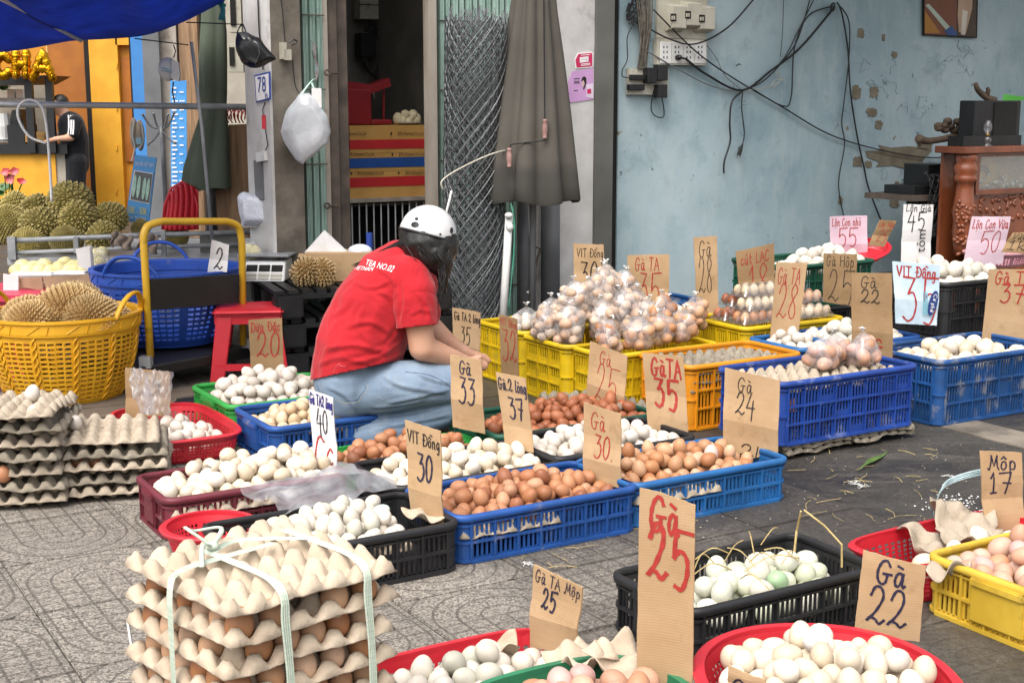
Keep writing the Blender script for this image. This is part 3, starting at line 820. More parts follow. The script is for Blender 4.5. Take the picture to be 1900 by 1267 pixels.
add_eggs(pts, 'ivory', 'hen_egg', 'cream egg in the red basket with broken trays', 'eggs in the rear red basket', 21, 1.05, M=Matrix.Translation(W(2.80, 2.36)) @ Matrix.Rotation(YAW, 4, 'Z'))
pO = Vector((.607, 2.44, 0))
colander(pO, 0, .235, .26, .165, 2.2, 'red', 'large round red basket full of cream eggs at the front', .74, 90, 12, group='plastic baskets at the egg stall', flat_rim=.022)
pts = heap(-.215, .215, -.235, .235, .09, 128, .0236, .05, 22, centre=(0, 0), ell=True)
add_eggs(pts, 'ivory', 'hen_egg', 'cream hen egg in the large round red basket', 'cream eggs in the round red basket', 22, 1.06, M=Matrix.Translation(pO))
pF = W(1.26, 2.27)
colander(pF, YAW, .255, .145, .11, 4.5, 'red', 'red perforated basket of white eggs in front of the sign Gà TA Mộp 25', .88, 84, 8, group='plastic baskets at the egg stall')
pts = heap(-.22, .22, -.12, .10, .055, 48, .0236, .05, 23, centre=(-.02, -.02))
add_eggs(pts, 'duck', 'duck_egg', 'white duck egg in the front red perforated basket', 'white eggs in the front red basket', 23, 1.1, M=Matrix.Translation(pF) @ Matrix.Rotation(YAW, 4, 'Z'))
pG = W(1.33, 1.98)
colander(pG, YAW, .215, .15, .15, 3, plast('dull_green_plastic', '#2f7a55', '#296a4a', .1), 'dull green basket of pinkish eggs at the very front', .85, 60, 8, group='plastic baskets at the egg stall')
pts = heap(-.18, .18, -.12, .12, .10, 42, .0236, .045, 24, centre=(0, -.03))
add_eggs(pts, 'pink', 'hen_egg', 'pinkish hen egg in the dull green front basket', 'pinkish eggs in the front green basket', 24, 1.12, M=Matrix.Translation(pG) @ Matrix.Rotation(YAW, 4, 'Z'))
colander(at(392, 1035, 0), 0, .12, .12, .10, 2, 'red', 'small round red basket behind the tied egg trays', .75, 60, 8, group='plastic baskets at the egg stall')

# pulp trays lying in the crates under the eggs
def in_crate(a, b, z, kind, label, rz=0.0):
    return tray(W(a, b, z), YAW + rz, kind, label, 'pulp trays lying in crates')
in_crate(1.87, 3.27, .076, 'g', 'pulp tray under the deep brown eggs in the front blue crate')
in_crate(2.47, 3.28, .076, 'g', 'pulp tray under the tan eggs in the dull blue crate')
in_crate(1.25, 3.87, .074, 'g', 'pulp tray under the cream eggs in the maroon crate')
in_crate(1.40, 3.27, .076, 'g', 'pulp tray under the pale eggs in the black crate')
for k in range(3): tray(W(3.375 + .012 * k, 4.165, .16 + .032 * k), YAW, 'd', ['lowest', 'middle', 'topmost'][k] + ' grey pulp tray in the tall orange crate', 'trays in the orange crate', k)
tray(W(3.60, 4.175, .215), YAW + R(90), 'd', 'grey pulp tray at the rear end of the tall orange crate', 'trays in the orange crate', 1)
for k, (a, z) in enumerate(((3.40, .245), (3.69, .25))): tray(W(a, 3.665, z), YAW + R(3), 'g', ['pulp tray at the near end of the royal blue crate', 'pulp tray at the far end of the royal blue crate'][k], 'trays in the royal crate', k)
for k in range(2):
    for q in range(2): tray(W(3.40 + .33 * k, 3.655, .024 + .02 * q), YAW + R(2 - 4 * q), 'd', 'squashed pulp tray under the royal blue crate', 'trays under the royal crate', k)
tray(W(3.95, 5.45, .29), YAW, 'd', 'pulp tray of brown eggs on the navy crate by the white pillar', None, 0)
add_eggs([(3.95 - .11 + .055 * i, 5.45 - .11 + .055 * j, .305) for i in range(5) for j in range(5)], 'dark', 'hen_egg', 'brown hen egg in the pulp tray by the white pillar', 'brown eggs in the tray by the pillar', 31, .95, M=Matrix.Rotation(YAW, 4, 'Z'), upright=True)
tray(W(3.10, 4.10, .12) + Vector((-.22, -.05, 0)), YAW, 'd', 'grey pulp tray beside the yellow crates behind the reddish brown eggs', None, 1, (0, .1))

# ---- stacks of trays
def torn(loc, r, seed, label, kind='g', group='torn pieces of egg tray', name='tray_scrap'):
    rr = random.Random(seed); m = MB()
    def fn(s, t):
        x, y = (s - .5) * 2.4 * r, (t - .5) * 2 * r
        e = 1 - max(abs(s - .5), abs(t - .5)) * 2
        z = .022 * math.sin(x * 62 + seed) * math.cos(y * 58 + seed) + .03 * mn.noise((x * 18 + seed, y * 18, 3)) + r * .25 * (1 - e)
        k = 1 + .25 * mn.noise((x * 25, y * 25, seed))
        return (x * k, y * k, z)
    m.grid(fn, 16, 14)
    o = m.build(name, {'g': m_pulp, 'd': m_pulpd, 'w': m_pulpw}[kind], None, smooth=True, mods=(SOL(.0022, 0),))
    o.location = loc; o.rotation_euler = (rr.uniform(-.3, .3), rr.uniform(-.3, .3), rr.uniform(0, 6))
    return tag(o, label, 'tray scrap', group)
# the tied stack in front
TS = Vector((-.4735, 2.205, 0)); TSY = R(43); TSC = (-.436, 1.93)
ORD = ['top', 'second', 'third', 'fourth', 'fifth', 'sixth', 'seventh', 'eighth', 'ninth', 'lowest']
tc_ = Vector((TSC[0], TSC[1], 0)) + Matrix.Rotation(TSY, 3, 'Z') @ Vector((.164, .158, 0))
rr = random.Random(5)
for k in range(10):
    z = .489 - .0505 * k
    j = Vector((rr.uniform(-.005, .005), rr.uniform(-.005, .005), 0)) if k else Vector((0, 0, 0))
    fl = R(90) * (k % 2)
    tray(tc_ + j + Vector((0, 0, z)), TSY + fl + rr.uniform(-.02, .02), 'w', ORD[k] + ' pulp tray of the stack tied with pale green tape' if k else 'top empty pulp tray of the stack tied with pale green tape', 'trays of the tied stack', k)
    if 0 < k < 8:
        M = Matrix.Translation(tc_ + j + Vector((0, 0, z))) @ Matrix.Rotation(TSY + fl, 4, 'Z')
        pts = [((i - 2.5) * .05, (q - 2) * .06, .015) for i in range(6) for q in range(5) if (i in (0, 5) or q in (0, 4)) and rr.random() > .06]
        pal = ['tan', 'tan', 'tan', 'pink'][rr.randrange(4)]
        add_eggs(pts, pal, 'hen_egg', 'brown egg showing in the %s tray of the tied stack' % ORD[k], 'eggs in the %s tray of the tied stack' % ORD[k], 40 + k, 1.02, M=M, upright=True)
m_tape = mat('pale_green_tape', lin('#c3ccbd'), lin('#a9b5a4'), 30, .4, .15, 60, stretch=(1, 1, 30))
def band(pts, w, wdir, label, name='packing_tape', group='packing tape round the tied stack', mt=None, sub=5):
    P = catmull(pts, sub); m = MB(); vs = []
    for i, p in enumerate(P):
        d = Vector(wdir).normalized() * (w / 2 * (1 + .3 * mn.noise((i * .21, len(P), w * 90))))
        tg = (P[min(i + 1, len(P) - 1)] - P[max(i - 1, 0)]).normalized(); nn = d.cross(tg).normalized()
        if nn.z < 0 or (abs(nn.z) < .2 and nn.y > 0): nn = -nn
        vs += [p + d * (k / 4) + nn * .0011 * (1 if k % 2 else -1) * (1 + .8 * mn.noise((i * .3, k * 2.0, 5))) for k in range(-4, 5)]
    n = len(P)
    m.add(vs, [(9 * i + k, 9 * i + k + 1, 9 * i + k + 10, 9 * i + k + 9) for i in range(n - 1) for k in range(8)])
    o = m.build(name, mt or m_tape, None, smooth=False, mods=(SOL(.0005, 0),))
    return tag(o, label, 'tape', group) if label else o
Mx = lambda x, y, z: Vector((TSC[0], TSC[1], 0)) + Matrix.Rotation(TSY, 3, 'Z') @ Vector((x, y, 0)) + Vector((0, 0, z))
ex = Matrix.Rotation(TSY, 3, 'Z') @ Vector((1, 0, 0)); ey = Matrix.Rotation(TSY, 3, 'Z') @ Vector((0, 1, 0))
for x, lab in ((.105, 'pale green tape down the near face of the tied stack, by its corner'), (.265, 'pale green tape down the far part of the tied stack front')):
    band([Mx(x - .01, .22, .517), Mx(x, .12, .515), Mx(x, .03, .514), Mx(x, -.006, .497), Mx(x, -.010, .45), Mx(x + .005, -.012, .35), Mx(x + .008, -.010, .2), Mx(x + .008, -.006, .04)], .015, ex, lab)
band([Mx(.20, .17, .517), Mx(.09, .17, .515), Mx(.02, .165, .512), Mx(-.006, .15, .493), Mx(-.010, .145, .4), Mx(-.010, .14, .2), Mx(-.006, .14, .04)], .015, ey, 'pale green tape down the shorter face of the tied stack')
band([Mx(.105, .20, .518), Mx(.15, .22, .519), Mx(.2, .2, .518), Mx(.27, .14, .517)], .014, ey, 'loose pale green tape across the top of the tied stack')
m = MB()
kn = Mx(.105, .205, .525)
m.tube(catmull([kn + ex * .0, kn + ex * -.03 + ey * .03 + Vector((0, 0, .03)), kn + ey * .06 + Vector((0, 0, .012)), kn + ex * .03 + ey * .02 + Vector((0, 0, .02)), kn], 5), .0045, 6, flat=.6)
m.tube(catmull([kn, kn + ex * -.03 - ey * .02 + Vector((0, 0, .012)), kn + ex * -.055 - ey * .06 + Vector((0, 0, -.008))], 5), .0045, 6, flat=.5)
m.ball(kn, (.012, .010, .009)); tag(m.build('tape_knot', m_tape, smooth=True), 'knotted pale green tape on top of the tied stack', 'tape knot')
# stacks of empty trays at the edge of the paving
def tray_stack(base, yaw, n, pitch, tag_, seed, kinds='gd'):
    rr = random.Random(seed)
    for k in range(n):
        p = base + Vector((rr.uniform(-.02, .02), rr.uniform(-.02, .02), .026 + pitch * k))
        pos = ['lowest', 'second lowest', 'third', 'fourth', 'fifth', 'sixth', 'seventh'][k] if k < n - 1 else 'topmost'
        tray(p, yaw + rr.uniform(-.06, .06) + math.pi * (k % 2), kinds[k % 2], '%s empty pulp tray of the %s' % (pos, tag_), 'trays of the ' + tag_, k, (rr.uniform(-.03, .03), rr.uniform(-.03, .03)))
b1 = at(12, 945) + Vector((0, .14, 0)); b2 = at(192, 926) + Vector((0, .15, 0))
tray_stack(b1, R(8), 7, .046, 'ragged pile at the picture edge', 61)
tray_stack(b2, R(14), 5, .041, 'ragged pile beside the red basket', 62)
add_eggs([(-.085, -.125, .12), (-.03, -.12, .12), (-.15, -.10, .21)], 'brown', 'hen_egg', 'brown egg left in the ragged pile of empty trays', 'eggs left in the ragged tray piles', 71, 1.0, M=Matrix.Translation(b2), upright=True)
add_eggs([(-.10, -.08, .235)], 'white', 'duck_egg', 'white egg on the ragged tray pile beside the red basket', 'white eggs on the tray piles', 72, 1.0, M=Matrix.Translation(b2))
add_eggs([(.06, -.02, .345), (.09, -.10, .30)], 'white', 'duck_egg', 'white egg on the ragged tray pile at the picture edge', 'white eggs on the tray piles', 73, 1.05, M=Matrix.Translation(b1))
add_eggs([(.0, -.145, .115), (-.05, -.15, .11)], 'brown', 'hen_egg', 'brown egg in the ragged tray pile at the picture edge', 'eggs left in the ragged tray piles', 74, 1.0, M=Matrix.Translation(b1), upright=True)
torn(at(1790, 985, .10), .09, 1, 'crumpled piece of egg tray in the red basket', 'g'); torn(at(1720, 1010, .08), .06, 2, 'small crumpled piece of egg tray in the red basket', 'g')
torn(at(1075, 1225, .14), .05, 3, 'torn egg tray edge in the dull green basket', 'w'); torn(at(1165, 1235, .14), .06, 4, 'crumpled egg tray corner in the dull green basket', 'w')
torn(at(930, 1205, .11), .035, 5, 'torn bit of tray in the front red basket', 'w'); torn(at(1760, 1060, .12), .045, 6, 'torn tray corner in the worn yellow crate', 'g')
torn(at(790, 962, .125), .045, 7, 'torn tray at the foot of the sign VỊT Đồng 30', 'w'); torn(at(400, 880, .11), .06, 8, 'crumpled tray edge in the maroon crate', 'g')

# ---- bags of eggs
m_bag = clear_mat('clear_bag_film', (1, 1, 1), .22, .14, .2)
def bag_of_eggs(c, rx, ry, n, pal, kind, label, group, seed, scale=1.0, knot=.05, yaw=0.0):
    pts = heap(-rx, rx, -ry, ry, 0, n, .0222 * scale, .05, seed, ell=True, cand=30)
    M = Matrix.Translation(c) @ Matrix.Rotation(yaw, 4, 'Z')
    add_eggs(pts, pal, kind, label[1], group + ' eggs', seed, scale, M=M)
    bm = bmesh.new(); rr = random.Random(seed)
    top = max(p[2] for p in pts) + .024
    tip = Vector((rr.uniform(-.02, .02), rr.uniform(-.02, .02), top + knot))
    for p in pts:
        for k in range(10):
            d = Vector((rr.gauss(0, 1), rr.gauss(0, 1), rr.gauss(0, 1))).normalized() * .0275 * scale
            q = Vector(p) + d; q.z = max(q.z, .001); bm.verts.new(q)
    bm.verts.new(tip - Vector((.004, 0, .004))); bm.verts.new(tip + Vector((.004, .003, 0)))
    r_ = bmesh.ops.convex_hull(bm, input=bm.verts[:])
    for v in [v for v in bm.verts if not v.link_faces]: bm.verts.remove(v)
    bmesh.ops.subdivide_edges(bm, edges=bm.edges[:], cuts=1, use_grid_fill=True)
    bmesh.ops.smooth_vert(bm, verts=bm.verts[:], factor=.35, use_axis_x=True, use_axis_y=True, use_axis_z=True)
    me = bpy.data.meshes.new('egg_bag'); bm.to_mesh(me); bm.free()
    me.materials.append(m_bag); me.polygons.foreach_set('use_smooth', [True] * len(me.polygons))
    t = thing('egg_bag', label[0], 'bag', c, yaw, group)
    link('bag_film', me, t)
    k = MB(); k.ball(tip, (.007, .006, .006), 8, 6)
    for q in range(4):
        a = rr.uniform(0, 6.3); k.tube(catmull([tip, tip + Vector((  .008 * math.cos(a), .008 * math.sin(a), .007)), tip + Vector((.016 * math.cos(a), .016 * math.sin(a), .010))], 3), [.004, .0045, .005, .006, .006, .006, .005], 5, flat=.3)
    k.build('knot', m_tape2, t, smooth=True)
m_tape2 = mat('white_film_knot', lin('#dcdcd8'), lin('#c8c8c4'), 30, .4, .2)
BG1, BG2, BG3 = 'bags of pale eggs piled on the yellow crates', 'bags of brown eggs on the yellow crate', 'bags of pinkish eggs in the royal blue crate'
L1 = lambda k: ('clear tied bag of pale eggs, ' + k, 'pale egg in the clear bags piled on the yellow crates')
rows1 = [(3.12, 4.72, .245, 'at the near corner of the pile'), (3.12, 4.88, .245, 'low on the wire mesh side'), (3.28, 4.70, .25, 'low in the middle of the pile'), (3.29, 4.86, .30, 'second layer, wire mesh side'), (3.42, 4.74, .27, 'low, towards the brown eggs'),
         (3.44, 4.90, .335, 'second layer towards the pillar'), (3.54, 4.80, .28, 'at the pillar end of the pile'), (3.38, 4.83, .375, 'upper middle of the pile'), (3.44, 4.92, .385, 'on the very top of the pile'), (3.20, 4.80, .325, 'upper layer above the near corner'), (3.58, 4.95, .33, 'behind, below the sign Gà TA 35')]
for i, (a, b, z, s) in enumerate(rows1):
    bag_of_eggs(W(a, b, z), .085, .075, 20, 'mound', 'hen_egg', L1(s), BG1, 100 + i, 1.0, .022, random.uniform(0, 3))
bag_of_eggs(W(3.14, 5.10, .235), .08, .07, 10, 'white', 'duck_egg', ('clear tied bag of white eggs in the yellow crate nearest the wire mesh', 'white egg in the bag nearest the wire mesh'), 'bag of white eggs', 120, 1.0, .04)
bag_of_eggs(W(3.62, 4.66, .25), .07, .06, 9, 'white', 'duck_egg', ('clear tied bag of whitish eggs beside the brown ones', 'whitish egg in the bag beside the brown ones'), 'bag of whitish eggs', 121, 1.0, .04)
rows1b = [(3.20, 4.94, .25, 'low at the back of the pile'), (3.36, 4.93, .33, 'third layer at the back'), (3.50, 4.68, .25, 'low in front, nearest the brown eggs'), (3.30, 4.78, .34, 'upper front of the pile'), (3.52, 4.88, .36, 'upper pillar end'), (3.06, 4.80, .25, 'at the wire mesh edge of the pile')]
for i, (a, b, z, s) in enumerate(rows1b):
    bag_of_eggs(W(a, b, z), .08, .07, 16, 'mound', 'hen_egg', L1(s), BG1, 130 + i, 1.0, .02, random.uniform(0, 3))
rows2 = [(3.14, 4.46, .245, 'nearest the sign Gà 25'), (3.27, 4.43, .25, 'above the orange crate rim'), (3.40, 4.46, .25, 'in the middle of the row'), (3.53, 4.46, .255, 'at the far end of the row'), (3.48, 4.55, .31, 'lying on top of the row'), (3.70, 4.60, .27, 'behind, next to the clear boxes')]
for i, (a, b, z, s) in enumerate(rows2):
    bag_of_eggs(W(a, b, z), .075, .065, 11, 'tan', 'hen_egg', ('clear tied bag of brown eggs, ' + s, 'brown hen egg in a clear bag behind the orange crate'), BG2, 140 + i, 1.05, .02, random.uniform(0, 3))
rows3 = [(3.56, 3.66, .275, 'nearest the front of the royal blue crate'), (3.66, 3.71, .275, 'in the middle of the royal blue crate'), (3.73, 3.62, .275, 'beside the sign Gà 22')]
for i, (a, b, z, s) in enumerate(rows3):
    bag_of_eggs(W(a, b, z - .012), .082, .07, 9, 'pink', 'hen_egg', ('clear tied bag of pinkish eggs, ' + s, 'pinkish hen egg in a clear bag in the royal blue crate'), BG3, 160 + i, 1.1, .028, random.uniform(0, 3))
# clear boxes of eggs
m_clear = clear_mat('clear_box_plastic', (.97, .97, .97), .05, .2, .06)
def clam(c, yaw, label, seed, pal='tan'):
    t = thing('clear_egg_box', label, 'egg box', c, yaw, 'clear boxes of eggs')
    m = MB()
    def fn(s, q):
        x, y = (s - .5) * .26, (q - .5) * .11
        e = min(1, min(s, 1 - s) * 9, min(q, 1 - q) * 6)
        return (x, y, .004 + e * (.045 + .008 * math.sin(s * 5 * 2 * math.pi) * math.sin(q * 2 * 2 * math.pi)))
    m.grid(fn, 30, 14); m.build('box_lid', m_clear, t, smooth=True)
    m = MB(); m.box((0, 0, .002), (.26, .11, .003)); m.build('box_base', m_clear, t)
    add_eggs([(-.1 + .05 * i, -.025 + .05 * j, .027) for i in range(5) for j in range(2)], pal, 'hen_egg', 'egg under the lid of the clear boxes behind the orange crate', 'eggs in clear boxes', seed, .9, M=Matrix.Translation(c) @ Matrix.Rotation(yaw, 4, 'Z'), upright=True)
for i, (a, b, z, s) in enumerate([(3.96, 4.48, .302, 'bottom layer, front, near the yellow rim'), (4.24, 4.48, .302, 'bottom layer, front, behind the sign Gà TA 28'), (3.96, 4.61, .302, 'bottom layer, back, near the brown bags'), (4.24, 4.61, .302, 'bottom layer, back, by the sign Gà Hộp 25'),
        (4.02, 4.53, .352, 'second layer, front'), (4.05, 4.66, .352, 'second layer, back'), (4.28, 4.58, .352, 'second layer, at the far end'), (4.06, 4.60, .402, 'topmost')]):
    clam(W(a, b, z), YAW + R([2, -3, 1, 4, 6, -4, 2, 3][i]), 'clear box of eggs, ' + s, 180 + i, ['tan', 'cream', 'dark'][i % 3])
# ------------------------------------------------------------------ hand-lettered price cards
GL = {  # strokes on a 0..1 body, 0..1 cap height; (width, strokes); a stroke starting with 's' stays straight
 'G': (.9, [[(.85, .8), (.6, 1), (.28, .9), (.08, .55), (.12, .18), (.38, 0), (.66, .1), (.72, .42)], ['s', (.45, .44), (1.0, .46)]]),
 'a': (.7, [[(.72, .5), (.48, .62), (.2, .5), (.1, .22), (.28, .02), (.55, .14), (.72, .5)], [(.75, .6), (.72, .2), (.82, .02), (1, .1)]]),
 'T': (.8, [['s', (0, 1), (1, .98)], ['s', (.52, 1), (.46, 0)]]),
 'A': (.8, [['s', (0, 0), (.5, 1), (.98, 0)], ['s', (.2, .36), (.85, .38)]]),
 'V': (.8, [['s', (0, 1), (.42, 0), (.95, 1)]]),
 'I': (.3, [['s', (.5, 1), (.45, 0)]]),
 't': (.5, [[(.5, .95), (.42, .2), (.6, 0), (.9, .12)], ['s', (.1, .62), (.95, .64)]]),
 'D': (.8, [['s', (.22, .98), (.14, .02)], [(.0, .96), (.5, .98), (.95, .6), (.75, .12), (.14, .02)]]),
 'Đ': (.9, [['s', (.25, .98), (.18, .02)], [(.05, .96), (.55, .98), (.98, .6), (.78, .12), (.18, .02)], ['s', (0, .5), (.5, .52)]]),
 'o': (.62, [[(.5, .6), (.18, .48), (.12, .15), (.45, 0), (.8, .2), (.78, .5), (.5, .6)]]),
 'n': (.62, [['s', (.12, .6), (.12, 0)], [(.12, .38), (.45, .62), (.75, .48), (.76, .12), (.95, 0)]]),
 'g': (.62, [[(.75, .5), (.45, .62), (.15, .45), (.15, .15), (.45, .02), (.75, .3)], [(.78, .6), (.76, -.1), (.6, -.4), (.2, -.36)]]),
 'L': (.62, [[(.2, 1), (.14, .4), (.08, .02), (.5, .04), (.95, .06)]]),
 'l': (.35, [[(.5, 1), (.35, .5), (.3, .08), (.6, 0), (.9, .1)]]),
 'C': (.75, [[(.9, .82), (.55, 1), (.18, .78), (.06, .35), (.3, .02), (.65, .04), (.95, .24)]]),
 'c': (.55, [[(.85, .5), (.5, .62), (.15, .42), (.18, .1), (.5, 0), (.9, .14)]]),
 'u': (.62, [[(.1, .6), (.1, .2), (.3, 0), (.6, .1), (.75, .58)], [(.75, .6), (.75, .1), (.95, .02)]]),
 'h': (.62, [['s', (.18, 1), (.1, 0)], [(.12, .36), (.42, .62), (.72, .46), (.74, .1), (.95, 0)]]),
 'H': (.85, [['s', (.1, 1), (.05, 0)], ['s', (.9, 1), (.86, -.02)], ['s', (.08, .52), (.88, .54)]]),
 'p': (.62, [['s', (.16, .62), (.1, -.42)], [(.15, .42), (.48, .64), (.85, .42), (.7, .06), (.2, .06)]]),
 'M': (1.05, [[(0, .1), (.14, .02), (.28, .55), (.3, 1)], ['s', (.3, 1), (.55, .25), (.82, 1)], [(.82, 1), (.84, .3), (1, 0)]]),
 'i': (.3, [[(.4, .6), (.38, .15), (.8, .02)], ['s', (.42, .84), (.46, .9)]]),
 'v': (.6, [[(.05, .6), (.35, 0), (.8, .6)]]),
 'K': (.75, [['s', (.15, 1), (.1, 0)], ['s', (.9, 1), (.18, .45), (.95, 0)]]),
 'k': (.6, [['s', (.15, 1), (.1, 0)], ['s', (.8, .62), (.16, .3), (.9, 0)]]),
 'm': (.9, [['s', (.08, .6), (.08, 0)], [(.08, .4), (.28, .62), (.48, .45), (.48, 0)], [(.48, .4), (.7, .62), (.9, .45), (.92, 0)]]),
 'Y': (.8, [['s', (.05, 1), (.5, .5)], ['s', (.95, 1), (.5, .5), (.45, 0)]]),
 '0': (.75, [[(.5, 1), (.15, .75), (.08, .3), (.35, 0), (.75, .15), (.92, .6), (.75, .95), (.5, 1)]]),
 '1': (.42, [['s', (.05, .72), (.55, 1), (.5, 0)], ['s', (.1, 0), (.95, .02)]]),
 '2': (.85, [[(.08, .72), (.3, .98), (.66, .96), (.76, .68), (.45, .3), (.02, .02), (.18, .12), (.5, .1), (.72, 0), (1, .12)]]),
 '3': (.78, [['s', (.08, .98), (.82, .96), (.38, .6)], [(.38, .6), (.72, .62), (.92, .36), (.76, .06), (.4, -.04), (.05, .06)]]),
 '4': (.8, [['s', (.42, 1), (.02, .36), (.98, .4)], ['s', (.74, .75), (.66, -.2)]]),
 '5': (.9, [['s', (.25, .98), (1.15, 1.0)], ['s', (.28, .98), (.2, .5)], [(.2, .46), (.5, .62), (.86, .52), (.92, .22), (.68, -.08), (.3, -.06)]]),
 '7': (.8, [['s', (.02, .96), (.95, 1), (.5, -.05)], ['s', (.3, .5), (.95, .48)]]),
 '8': (.72, [[(.85, .86), (.5, 1), (.2, .8), (.4, .56), (.8, .34), (.78, .06), (.4, 0), (.12, .2), (.4, .52), (.8, .74), (.85, .86)]]),
 '!': (.3, [['s', (.5, 1), (.45, .35)], ['s', (.45, .12), (.47, .02)]]),
 '.': (.25, [['s', (.4, .03), (.46, .0)]]), '-': (.5, [['s', (.1, .45), (.9, .45)]]), ' ': (.42, []),
}
def text_strokes(txt):
    """-> list of polylines, total width; accents of the Vietnamese letters are strokes of their own"""
    x, out = 0.0, []
    for ch in unicodedata.normalize('NFC', txt):
        marks = ''
        base = ch
        if ch not in GL:
            d = unicodedata.normalize('NFD', ch); base, marks = d[0], d[1:]
        w, st = GL.get(base, GL['o'])
        for s_ in st:
            if s_ and s_[0] == 's': pts = [(x + p[0] * w, p[1]) for p in s_[1:]]
            else: pts = [(x + p[0] * w, p[1]) for p in [(q.x, q.y) for q in catmull([(a, b, 0) for a, b in s_], 5)]]
            out.append(pts)
        top = 1.06 if base.isupper() else .7
        for m_ in marks:
            c = x + .45 * w
            if m_ == '\u0300': out.append([(c - .16, top + .2), (c + .12, top + .12)]) if '\u0302' not in marks else out.append([(c + .18, top + .42), (c + .5, top + .34)])
            if m_ == '\u0301': out.append([(c, top + .1), (c + .2, top + .3)])
            if m_ == '\u0302': out.append([(c - .22, top + .06), (c, top + .24), (c + .24, top + .06)])
            if m_ == '\u0306': out.append([(c - .2, top + .22), (c, top + .08), (c + .22, top + .22)])
            if m_ == '\u0309': out.append([(c - .1, top + .26), (c + .08, top + .3), (c + .05, top + .12)])
            if m_ == '\u0323': out.append([(c - .03, -.22), (c + .04, -.26)])
            if m_ == '\u031b': out.append([(x + w * .95, .55), (x + w * 1.1, .72)])
        x += w + .16
    return out, x - .16
def ribbon(mb, pts, w, fn):
    """pts in metres on the card (2-D) -> flat marker stroke"""
    P = [Vector(p) for p in pts]
    if len(P) < 2: return
    d0 = (P[0] - P[1]); d1 = (P[-1] - P[-2])
    if d0.length > 1e-7: P[0] = P[0] + d0.normalized() * w * .35
    if d1.length > 1e-7: P[-1] = P[-1] + d1.normalized() * w * .35
    vs, n = [], len(P)
    for i in range(n):
        a = P[max(0, i - 1)]; b = P[min(n - 1, i + 1)]
        d = (b - a); d = d.normalized() if d.length > 1e-9 else Vector((1, 0))
        k = 1.0
        if 0 < i < n - 1:
            e0, e1 = (P[i] - P[i - 1]), (P[i + 1] - P[i])
            if e0.length > 1e-9 and e1.length > 1e-9:
                c = max(.35, d.dot(e1.normalized())); k = min(1.5, 1 / c)
        nrm = Vector((-d.y, d.x)) * (w / 2) * k * (1 + .16 * math.sin(i * 1.7 + P[0].x * 300))
        vs += [fn(P[i] + nrm), fn(P[i] - nrm)]
    mb.add(vs, [(2 * i, 2 * i + 1, 2 * i + 3, 2 * i + 2) for i in range(n - 1)])

def card_mat(name, c, c2, sc=5):
    x = NT(name); v = x.coords('Object', 21)
    wv = x.n('TexWave', wave_type='BANDS', bands_direction='Z'); wv.inputs['Scale'].default_value = 55; wv.inputs['Distortion'].default_value = .4; x.l(v, wv.inputs['Vector'])
    colr = x.mix(x.ramp(x.noise(v, sc, 6, .6), .35, .7), lin(c), lin(c2))
    colr = x.mix(x.math('MULTIPLY', x.ramp(x.noise(v, 16, 7, .75), .55, .75), .5), colr, lin('#6d5334'))
    colr = x.mix(x.math('MULTIPLY', x.math('MULTIPLY', wv.outputs['Fac'], x.noise(v, 6, 3)), .12), colr, lin('#7c6240'))
    x.base(colr); x.b.inputs['Roughness'].default_value = .85; x.b.inputs['Specular IOR Level'].default_value = .2
    x.bump(x.math('ADD', x.math('MULTIPLY', wv.outputs['Fac'], .3), x.noise(v, 60, 5)), .25, .002)
    return x.m
m_card = card_mat('brown_card', '#b79a78', '#a78966')
m_cardd = card_mat('dull_brown_card', '#9d8160', '#8d7151')
m_cardw = mat('white_card', lin('#dcdad8'), lin('#cfcac6'), 5, .7, .05, dirt=.15, dirtc=lin('#9b948c'))
m_cardp = mat('pale_pink_card', lin('#d3bcc6'), lin('#c3aab6'), 5, .7, .05, dirt=.1, dirtc=lin('#9b8690'))
m_cardb = mat('pale_blue_sack', lin('#c3d4df'), lin('#a9c0cf'), 9, .5, .3, 30)
m_inkr = mat('red_marker', lin('#a8322c'), lin('#962922'), 60, .6)
m_inkd = mat('dark_marker', lin('#27233f'), lin('#1d1a30'), 60, .6)
m_inkk = mat('black_marker', lin('#24211f'), lin('#191716'), 60, .6)
m_inkb = mat('violet_marker', lin('#2f2a78'), lin('#262060'), 60, .6)
INK = {'r': m_inkr, 'd': m_inkd, 'k': m_inkk, 'b': m_inkb}
